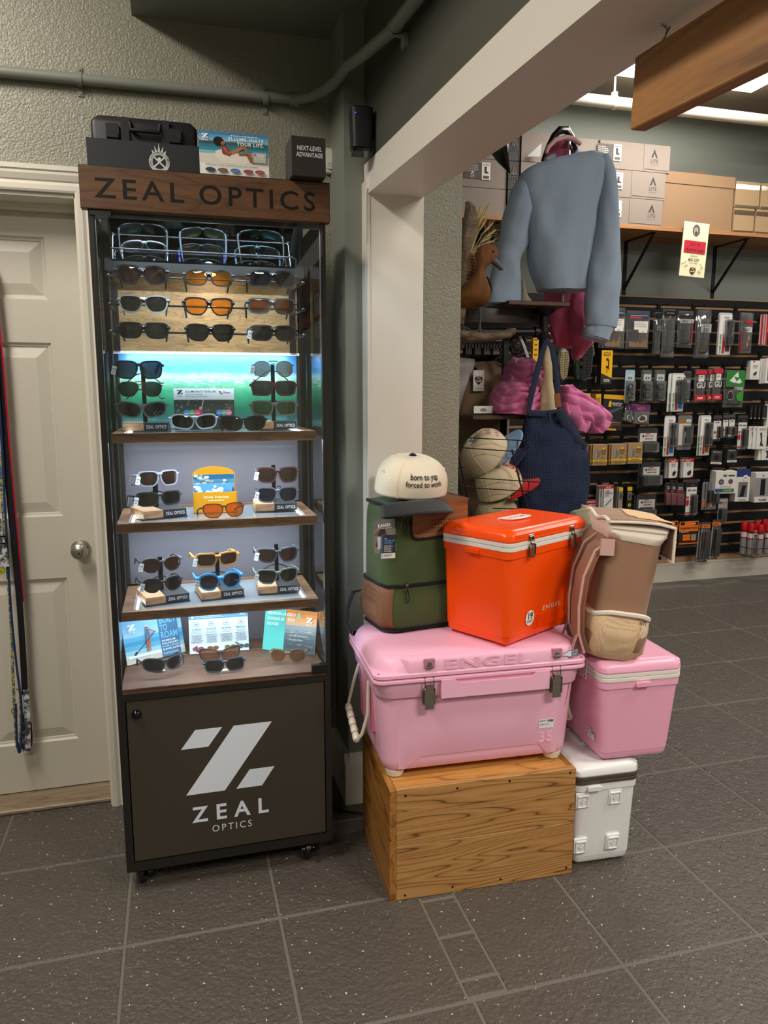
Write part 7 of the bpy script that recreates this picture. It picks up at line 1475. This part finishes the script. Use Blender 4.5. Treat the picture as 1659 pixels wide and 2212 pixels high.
pk('small white and red blister, right of a pair', 'blister', 1572, 895, 1589, 947, d_ems, item=(.0, .16, .36, .48, .03), col='#4a4b4e')
def d_ar(d): d.r(-.44, .05, .44, .80, '#d8d5d0').r(-.44, .80, .44, .92, '#1c1c1e').t('ATM', .05, .83, .045, '#b5323a', .3).t('AR', -.22, .69, .055, '#2c2c2e', .26).t('MINI', .2, .69, .045, '#5a5a5c', .36).d(-.32, .38, .14, '#b3232c', .26).r(-.44, .5, -.2, .55, '#c43a40').r(-.44, .08, -.1, .12, '#c43a40')
pk('tall white light blister right of the battery packs', 'blister', 1590, 897, 1616, 973, d_ar, item=(-.02, .12, .34, .60, .03, 'g'), col='#3a3b3e')
for i in range(4): pk('slim black upright pack near the frame edge, number %s from the left' % ('one', 'two', 'three', 'four')[i], 'box', 1620+i*8.5, 876, 1627+i*8.5+(5 if i == 3 else 0), 906, lambda d: d.r(-.1, .2, .1, .85, '#4a494c').r(-.4, .05, .4, .12, '#a9a7a6'), col='#19191c', depth=.05, grp='slim black packs near the frame edge', hk=i == 0)
def d_white(d): d.l(-.3, .4, .88, 2, .05, .022, '#4b4a4c').q([(-.2, .72), (.0, .74), (.06, .3), (.22, .14), (-.16, .16), (-.08, .4)], '#3c3a44').d(.26, .44, .18, '#dedcd8')
pk('white box with a dark curved picture near the frame edge', 'box', 1634, 921, 1657, 971, d_white, depth=.03, n=3, step=(-10, -1), col='#d8d5cf', yaw=-10)
pk('lower white box with a dark curve at the frame edge', 'box', 1645, 965, 1672, 994, d_white, depth=.04, col='#d8d5cf', n=2, step=(-9, 0))
pk('tall white card pack at the right frame edge', 'box', 1655, 872, 1690, 922, d_white, depth=.03, col='#d8d5cf')
def d_dark(d): d.t('VIRIDIAN', .1, .87, .05, '#d5d3d0', .52).d(-.28, .89, .06, '#d5d3d0').d(0, .5, .22, '#1a1a1c').r(-.5, .0, .5, .16, '#cfccc6').l(-.35, .3, .06, 1, .03, .03, '#5c5956')
pk('small dark box with white foot, left of two', 'box', 1534, 973, 1560, 1003, d_dark, depth=.04, col='#3a3836', tilt=4); pk('small dark box with white foot, right of two', 'box', 1570, 970, 1593, 999, d_dark, depth=.04, col='#3a3836')
pk('black box with a ring print left of the dark boxes', 'box', 1524, 974, 1536, 1000, lambda d: d.d(0, .6, .2, '#3c3c3e').l(-.3, .3, .2, 2, .08, .04, '#a5a3a1'), depth=.04, col='#151517', off=.1)
pk('black box with a ring print between the dark boxes', 'box', 1560, 974, 1571, 1000, lambda d: d.d(0, .6, .2, '#3c3c3e').l(-.3, .3, .2, 2, .08, .04, '#a5a3a1'), depth=.04, col='#151517', off=.1)
# fourth row
def d_rw(d): d.r(-.5, .86, .5, 1, '#c9242c').l(-.3, .2, .90, 1, .03, .04, '#eee6e4').t('RPL-XT', 0, .72, .07, '#44423f', .5).l(-.3, .3, .64, 1, .03, .03, '#77746f').q([(-.1, .3), (.2, .42), (.32, .3), (.2, .14), (-.06, .12)], '#2b2a2c').q([(.2, 0), (.5, 0), (.5, .14)], '#c9242c')
pk('red headed white card, left of two', 'box', 1444, 993, 1465, 1033, d_rw, depth=.02, n=3, step=(-4, 0)); pk('red headed white card, right of two', 'box', 1475, 992, 1499, 1032, d_rw, depth=.02, n=2, step=(-5, 1))
pk('white and red boresighter box left of the yellow boxes', 'box', 1303, 1048, 1326, 1106, lambda d: d.r(-.5, .88, .5, 1, '#c9242c').l(-.3, .2, .92, 1, .03, .03, '#f0e6e4').t('LASER', -.16, .75, .055, '#3c3a38', .44).t('BORESIGHTER', 0, .68, .045, '#3c3a38', .82).l(-.4, .2, .62, 2, .03, .018, '#77746f', 'l').q([(-.36, .24), (.3, .50), (.34, .47), (-.33, .21)], '#3f3e42').r(-.4, .02, .4, .08, '#2b2a2c'), depth=.04, n=3, step=(-6, 0))
def d_yb(d): d.r(-.5, .84, .5, 1, '#e0b414').r(-.4, .45, .4, .80, '#77726a').r(-.15, .5, .2, .72, '#2e2d2c').d(.05, .24, .3, '#e0b414').q([(-.08, .22), (.05, .34), (.18, .22)], '#2a2620')
pk('slim yellow topped clear box, left one', 'box', 1335, 1053, 1346, 1101, d_yb, depth=.04, col='#8f8c84', n=2, step=(-5, -2)); pk('slim yellow topped black box beside the clear ones', 'box', 1353, 1052, 1366, 1103, d_yb, depth=.04, col='#1d1c1b', n=2, step=(-3, -3))
pk('dark red card beside the navy tote', 'card', 1262, 1078, 1289, 1114, lambda d: d.t('MAGNETO', 0, .80, .09, '#e0d0cc', .8).t('UNDER LUG', .1, .60, .09, '#e0d0cc', .6).t('KNIGHT SEAT', .1, .46, .09, '#e0d0cc', .7), col='#8a1f2c')
def d_disc(d): d.r(-.5, .62, .5, .66, '#b3304a').l(-.3, .4, .78, 2, .07, .04, '#b9b7b5')
for i in range(3): pk('clear pack with a crimson disc, %s of three' % ('left', 'middle', 'right')[i], 'blister', 1434+i*12.5, 1041+i, 1456+i*11, 1092+i*.5, d_disc, item=(-.4, .06, .42, .52, .012), icol='#9c1f3c', col='#2b2c31', grp='crimson disc packs', off=.14+.012*i)
pk('tall white light blister right of the crimson packs', 'blister', 1478, 1036, 1508, 1116, d_ar, item=(-.02, .10, .30, .58, .03, 'g'), col='#3a3b3e')
pk('clear cased black grip, front of three', 'blister', 1528, 1040, 1550, 1101, lambda d: d.r(-.42, .1, .0, .38, '#c9b3a6').r(-.44, .1, -.26, .36, '#b5583a').r(.06, .16, .42, .26, '#1d1d20').l(.1, .36, .20, 2, .03, .02, '#cfcdca'), item=(-.02, .28, .36, .70, .04), col='#77787e', n=3, step=(-8, 0))
pk('white box with two purple flower like pictures', 'box', 1546, 1017, 1590, 1067, lambda d: d.d(-.06, .80, .10, '#4d5a48', .05).r(.1, .77, .40, .83, '#2b2a2c').d(-.22, .52, .13, '#5c4a5e').d(.22, .54, .11, '#5c4a5e').d(-.22, .5, .05, '#9a8a9a').l(-.3, .3, .32, 2, .03, .014, '#7a7874').r(-.5, .08, -.2, .22, '#24479a').r(-.2, .08, .4, .22, '#3d6a42').t('CHILLED', .1, .12, .05, '#c8d6c4', .4), depth=.08, off=.2, yaw=-8)
pk('white and blue box with a black magazine in its window', 'box', 1588, 1030, 1620, 1084, lambda d: d.r(-.32, .18, .34, .80, '#6f6f70').q([(-.2, .2), (.1, .2), (.24, .68), (-.02, .68)], '#1a1a1d').q([(.0, .66), (.24, .66), (.22, .70), (.02, .70)], '#c9502c').d(.16, .97, .19, '#e1dfda').t('SW', .16, .93, .07, '#2f3a5c', .2).l(-.3, .35, .08, 2, .03, .016, '#5c5a56'), depth=.07, off=.21, yaw=-6)
pk('blue hang tab above the white magazine box', 'card', 1590, 1012, 1622, 1032, None, col='#1f3570', off=.2)
pk('white box with a dark magazine behind clear plastic at the frame edge', 'box', 1630, 1020, 1672, 1086, lambda d: d.r(-.5, .20, .3, .82, '#8b8c90').r(-.22, .24, .04, .78, '#17171a').d(-.1, .90, .05, '#8a8884').t('RUGER', -.05, .06, .06, '#2b2a2a', .42), depth=.06, off=.2, yaw=-4)
pk('clear and black twin magazine bag under the white picture box', 'blister', 1549, 1076, 1573, 1128, lambda d: d.r(-.45, .86, .45, .95, '#d2d0cc').r(-.45, .78, -.1, .86, '#b5323a'), item=(-.36, .02, .1, .56, .03), icol='#1a1a1b', col='#a9a7a4')
# bottom row
def d_plug(d): d.r(-.5, .56, .5, 1, '#e8731c').r(-.44, .84, -.22, .97, '#1d1a18').r(.26, .82, .48, .96, '#1d1a18').d(.3, .89, .04, '#e4ded8').t('FOAM EAR PLUGS', 0, .66, .085, '#241a14', .9).l(-.4, .1, .52, 1, .03, .025, '#d5d2ce', 'l').r(-.30, .16, .10, .42, '#e8731c').q([(-.3, .3), (.1, .28), (.1, .31), (-.3, .33)], '#a84a0c').r(.14, .14, .40, .42, '#8a8784').q([(.18, .18), (.36, .16), (.36, .26), (.2, .28)], '#e8731c').r(-.5, .0, .5, .05, '#e8731c')
pk('orange and black ear plug pack, left of two', 'card', 1421, 1125, 1465, 1176, d_plug, col='#232021', off=.18); pk('orange and black ear plug pack, right of two', 'card', 1465, 1125, 1509, 1176, d_plug, col='#232021', off=.19)
def d_mag(d): d.r(-.5, .85, .5, .94, '#d06a22').l(-.3, .2, .88, 1, .02, .02, '#2b211c').r(-.4, .02, .1, .08, '#b9b5b0').r(-.5, .1, -.34, .82, '#8a8886').r(.36, .34, .48, .44, '#d06a22')
pk('tall clear pack with a long black magazine, front left', 'blister', 1508, 1127, 1533, 1214, d_mag, item=(-.22, .10, .30, .76, .03), icol='#1d1c1d', col='#4a4644', n=2, step=(-9, 0), off=.2, tilt=2)
pk('tall clear pack with a long black magazine, front right', 'blister', 1530, 1122, 1555, 1208, d_mag, item=(-.22, .10, .30, .76, .03), icol='#1d1c1d', col='#4a4644', off=.18, tilt=3)
pk('tall yellow package behind the black pipe post', 'box', 1150, 692, 1165, 800, lambda d: d.l(-.3, .3, .8, 6, .1, .03, '#5c4a12'), col='#d9a614', depth=.03)
pk('yellow package edge right of the black pipe post', 'box', 1180, 684, 1190, 735, None, col='#d9a614', depth=.03)
pk('black package with a small red emblem behind the driftwood', 'card', 1055, 690, 1078, 720, lambda d: d.d(0, .72, .12, '#c8c6c2').r(-.2, .34, .2, .56, '#b5281f'), col='#1a1718')
pk('black package with an orange edge behind the driftwood', 'card', 1036, 690, 1053, 718, lambda d: d.r(-.5, .2, -.2, .9, '#d8552a'), col='#1a1718')
# wire basket of red capped bottles
Yb = YF-.22; c = atY(1645, 1195, Yb)
BK = thing('wire_basket', 'black wire basket hooked on the slat wall at the frame edge', 'basket', (c.x, Yb, c.z)); zt_ = atY(1620, 1143, Yb).z
b = B(); x0, x1 = atY(1600, 1195, Yb).x, 5.02; T0 = (x0-.02, x1, Yb-.13, YF-.03)
def loop_(z, g): return [(x0-g, Yb-.11-g, z), (x1, Yb-.11-g, z), (x1, YF-.03, z), (x0-g, YF-.03, z)]
for z, g in ((c.z, 0), ((c.z*2+zt_)/3, .006), (zt_, .02)): b.tube(loop_(z, g), .0028, 6, loop=True)
n_ = 17
for i in range(n_+1):
    x = x0+(x1-x0)*i/n_; b.tube([(x, YF-.05, c.z), (x, Yb-.11, c.z), (x-.02*(1-i/n_), Yb-.13, zt_)], .0016, 5)
wobj(b, 'wire_mesh', wire, BK)['kind'] = 'stuff'
redc = M('red_cap', '#b8151f', .35)
k = 0
for x, y, yy, lb in ((1609, 1127, .0, 'leftmost front'), (1624, 1131, -.05, 'second front'), (1644, 1134, -.06, 'third front'), (1636, 1125, .09, 'back, between the front ones'), (1660, 1131, -.05, 'fourth front at the frame edge'), (1652, 1122, .10, 'rear at the frame edge')):
    P = atY(x, y, Yb+yy*.8); t = thing('bottle', 'red capped bottle in the wire basket, '+lb, 'bottle', (P.x, P.y, c.z+.004), 0, 'red capped bottles'); hh = P.z-c.z
    q = B(); q.lathe([(0, .018), (.006, .023), (hh*.68, .023), (hh*.70, .020)], 16); q.obj('body', glassy('bottle_clear', (.8, .8, .82), .1, .08, body=.45, bodycol=(.42, .40, .42)), t)
    q = B(); q.lathe([(hh*.54, .0236), (hh*.68, .0236)], 16); q.obj('label_band', colm('#c9c8c6'), t); q = B(); q.lathe([(hh*.50, .0237), (hh*.54, .0237)], 16); q.obj('red_band', redc, t)
    q = B(); q.lathe([(hh*.68, .0225), (hh*.72, .0245), (hh*.93, .0235), (hh*.99, .019), (hh, .012)], 16); q.obj('bottle_cap', redc, t)
# ================================================================ speaker, hanging board, leashes, cables
t = thing('wall_speaker', 'small black speaker with a blue light on a wall bracket above the jamb', 'speaker', tuple(atY(780, 282, 2.31)), R(-6))
b = B(); b.rr([(-.058, .026, .030, .010), (-.054, .030, .034, .012), (.054, .033, .036, .012), (.058, .029, .032, .010)], 4); b.obj('cabinet', paint('speaker_black', '#131315', .5, 300, .2, .0005, .02), t)
b = B(); b.rr([(-.066, .028, .032, .010), (-.058, .030, .034, .010)], 4); b.obj('base_ring', gloss_blk, t)
b = B(); b.ball((-.021, -.0352, .037), .0022, .001, .0022, 10, 6); b.obj('status_light', M('blue_led', '#1a2cff', .4, emit='#2a3cff', estr=3), t)
b = B(); bx_ = Matrix.Rotation(R(6), 4, 'Z'); b.cyl((.030, .01, .0), (.046, .012, 0), .012, n=12); b.tube([(.044, .012, -.02), (.044, .012, .02)], .014, 10); b.obj('swivel', gloss_blk, t)
b = B(); b.rr([(0, .034, .020, .014), (.010, .030, .017, .012)], 5, TR(.061, .014, .0, ry=R(-90))); b.obj('wall_plate', gloss_blk, t)
wc_ = thing('speaker_cable', 'thin white cable running from the speaker down the edge of the jamb', 'cable', (.6, 2.37, 1.9)); b = B(); b.tube([atY(803, 322, 2.35), atY(799, 345, 2.366), atY(797, 372, 2.368), atY(796, 395, 2.366), atY(790, 420, 2.37), atY(789, 470, 2.37), atY(790, 520, 2.372)], .0025, 6); wobj(b, 'wire', trimm, wc_)
b = B(); b.tube([atY(795.5, 382, 2.365), atY(796, 408, 2.365)], .0055, 8); wobj(b, 'cable_joint', trimm, wc_)
# board hanging under the beam
boardw = wood('board_oak', ['#4f3219', '#8a5c30', '#a8733d'], (16, 1.6, 16), .5, 7, 3, .3, 70, wave=.25)
t = thing('hanging_board', 'stained wooden board hanging by a hook under the white beam', 'board', (.74, 1.13, 1.975), (R(2.65), 0, 0))
b = B(); b.box(-.0135, .0135, -1.5, 0, -.108, 0, ch=.002); b.obj('plank', boardw, t, smooth=0)
for y in (-.055, -1.35):
    b = B(); b.tube([(-.004, y, 0), (-.004, y, .005), (-.004, y-.006, .008), (-.004, y-.010, .014), (-.004, y-.004, .022), (-.004, y+.004, .026), (-.004, y+.002, .034)], .0019, 6); b.tube([(-.004, y-.008, .011), (-.004, y-.016, .017)], .0019, 6); b.obj('screw_hook', nickel, t)
# dog leashes on the door
YL = YD-.045
hk = B(); P = atY(-28, 560, YL); hk.box(P.x-.02, P.x+.02, YD-.004, YD, P.z-.03, P.z+.03, ch=.001); hk.tube([(P.x, YD-.004, P.z), (P.x, YL-.02, P.z), (P.x, YL-.03, P.z+.02)], .005, 8); wobj(hk, 'coat_hook', nickel, door)
def strap(pts, r, flat=.16, n=6): q = B(); q.tube([atY(x, y, Y_) for x, y, Y_ in catmull([(x, y, YL+dy) for x, y, dy in pts], 4)], r, n, flat=flat, upv=(0, 1, 0)); return q
blkst = fabric('black_nylon', '#111217', .6, 900, .4); camo = M('grey_camo_web', '#8d8f92', .75)
nt = NT(camo); nt.color(nt.ramp(nt.noise(nt.coord('Object', (1, 1, 1)), 60, 3), [(.40, '#3b3d42'), (.48, '#8d8f93'), (.56, '#c4c6c9')], 'CONSTANT'))
t = thing('dog_leash', 'black dog leash with red edge and grey camouflage handle hanging on the door', 'leash', tuple(atY(0, 800, YL)), 0, 'dog leashes on the door')
wobj(strap([(-28, 560, 0), (-6, 760, 0), (10, 960, 0), (28, 1150, 0), (42, 1300, 0), (50, 1420, 0), (54, 1500, -.002)], .0115), 'webbing', blkst, t)
wobj(strap([(-22, 560, .004), (0, 760, .004), (16, 960, .004), (34, 1160, .004), (46, 1300, .004)], .0105), 'red_backing', fabric('red_nylon', '#a3152f', .6, 900, .4), t)
wobj(strap([(56, 1490, -.004), (59, 1540, -.01), (60, 1590, -.012), (60, 1615, -.010), (56, 1622, 0), (52, 1600, .008), (50, 1540, .008)], .0105), 'handle_loop', camo, t)
wobj(strap([(66, 1560, .006), (68, 1595, .006), (67, 1612, .004)], .004), 'red_piping', MATS['fabric_red'] if 'fabric_red' in MATS else MATS['red_nylon'], t)
yel = M('yellow_pattern_web', '#a08c32', .75); nt = NT(yel); nt.color(nt.ramp(nt.noise(nt.coord('Object', (1, 1, 1)), 120, 2), [(.44, '#2f5a6a'), (.5, '#a8923a'), (.6, '#b8a860')], 'CONSTANT'))
t = thing('dog_leash', 'narrow yellow patterned dog leash beside the black one', 'leash', tuple(atY(10, 900, YL-.008)), 0, 'dog leashes on the door')
wobj(strap([(-30, 560, -.008), (-8, 900, -.008), (14, 1200, -.008), (24, 1350, -.008), (29, 1480, -.008), (33, 1560, -.009), (37, 1612, -.010), (44, 1600, -.012), (44, 1500, -.012), (34, 1488, -.010)], .0055), 'webbing', yel, t)
b = B(); c_ = atY(31, 1536, YL-.012); b.tube([c_+Vector((.009*math.cos(a), 0, .011*math.sin(a))) for a in [i*math.pi/6 for i in range(12)]], .0016, 6, loop=True); wobj(b, 'ring', M('brass', '#b28a3c', .3, 1), t)
t = thing('dog_leash', 'thin navy cord leash hanging between the yellow and black leashes', 'leash', tuple(atY(14, 1000, YL-.014)), 0, 'dog leashes on the door')
wobj(strap([(-24, 560, -.014), (0, 900, -.014), (15, 1170, -.014), (24, 1320, -.014), (36, 1440, -.014), (46, 1520, -.015), (46, 1600, -.015), (42, 1626, -.015), (37, 1600, -.016), (34, 1520, -.016)], .0042, .5), 'cord', fabric('navy_cord', '#1c2a58', .7, 900, .4), t)
t = thing('dog_collar', 'grey camouflage dog collar with a black buckle at the left frame edge', 'collar', tuple(atY(2, 1190, YL-.02)), 0)
wobj(strap([(-14, 1080, -.02), (-4, 1150, -.02), (6, 1185, -.022), (11, 1224, -.02)], .015), 'webbing', camo, t); b = B(); c_ = atY(3, 1166, YL-.026)
b.tube([c_+Vector((x, 0, z)) for x, z in ((-.02, -.012), (.014, -.012), (.017, -.008), (.017, .008), (.014, .012), (-.02, .012))], .0026, 6, loop=True); wobj(b, 'buckle', gloss_blk, t)
wobj(strap([(-8, 1222, -.016), (0, 1235, -.016), (10, 1228, -.016)], .012, .3), 'lime_tab', M('lime_tab', '#9a9a22', .6), t)
# power cord on the floor behind the case
t = thing('power_cord', 'black power cord on the floor between the case and the crate', 'cord', tuple(atZ(740, 1750, .004))); b = B(); b.tube([atZ(x, y, .005) for x, y in ((690, 1730), (720, 1742), (745, 1752), (765, 1756), (790, 1757), (830, 1750))], .0045, 8); wobj(b, 'cable', blkst, t)
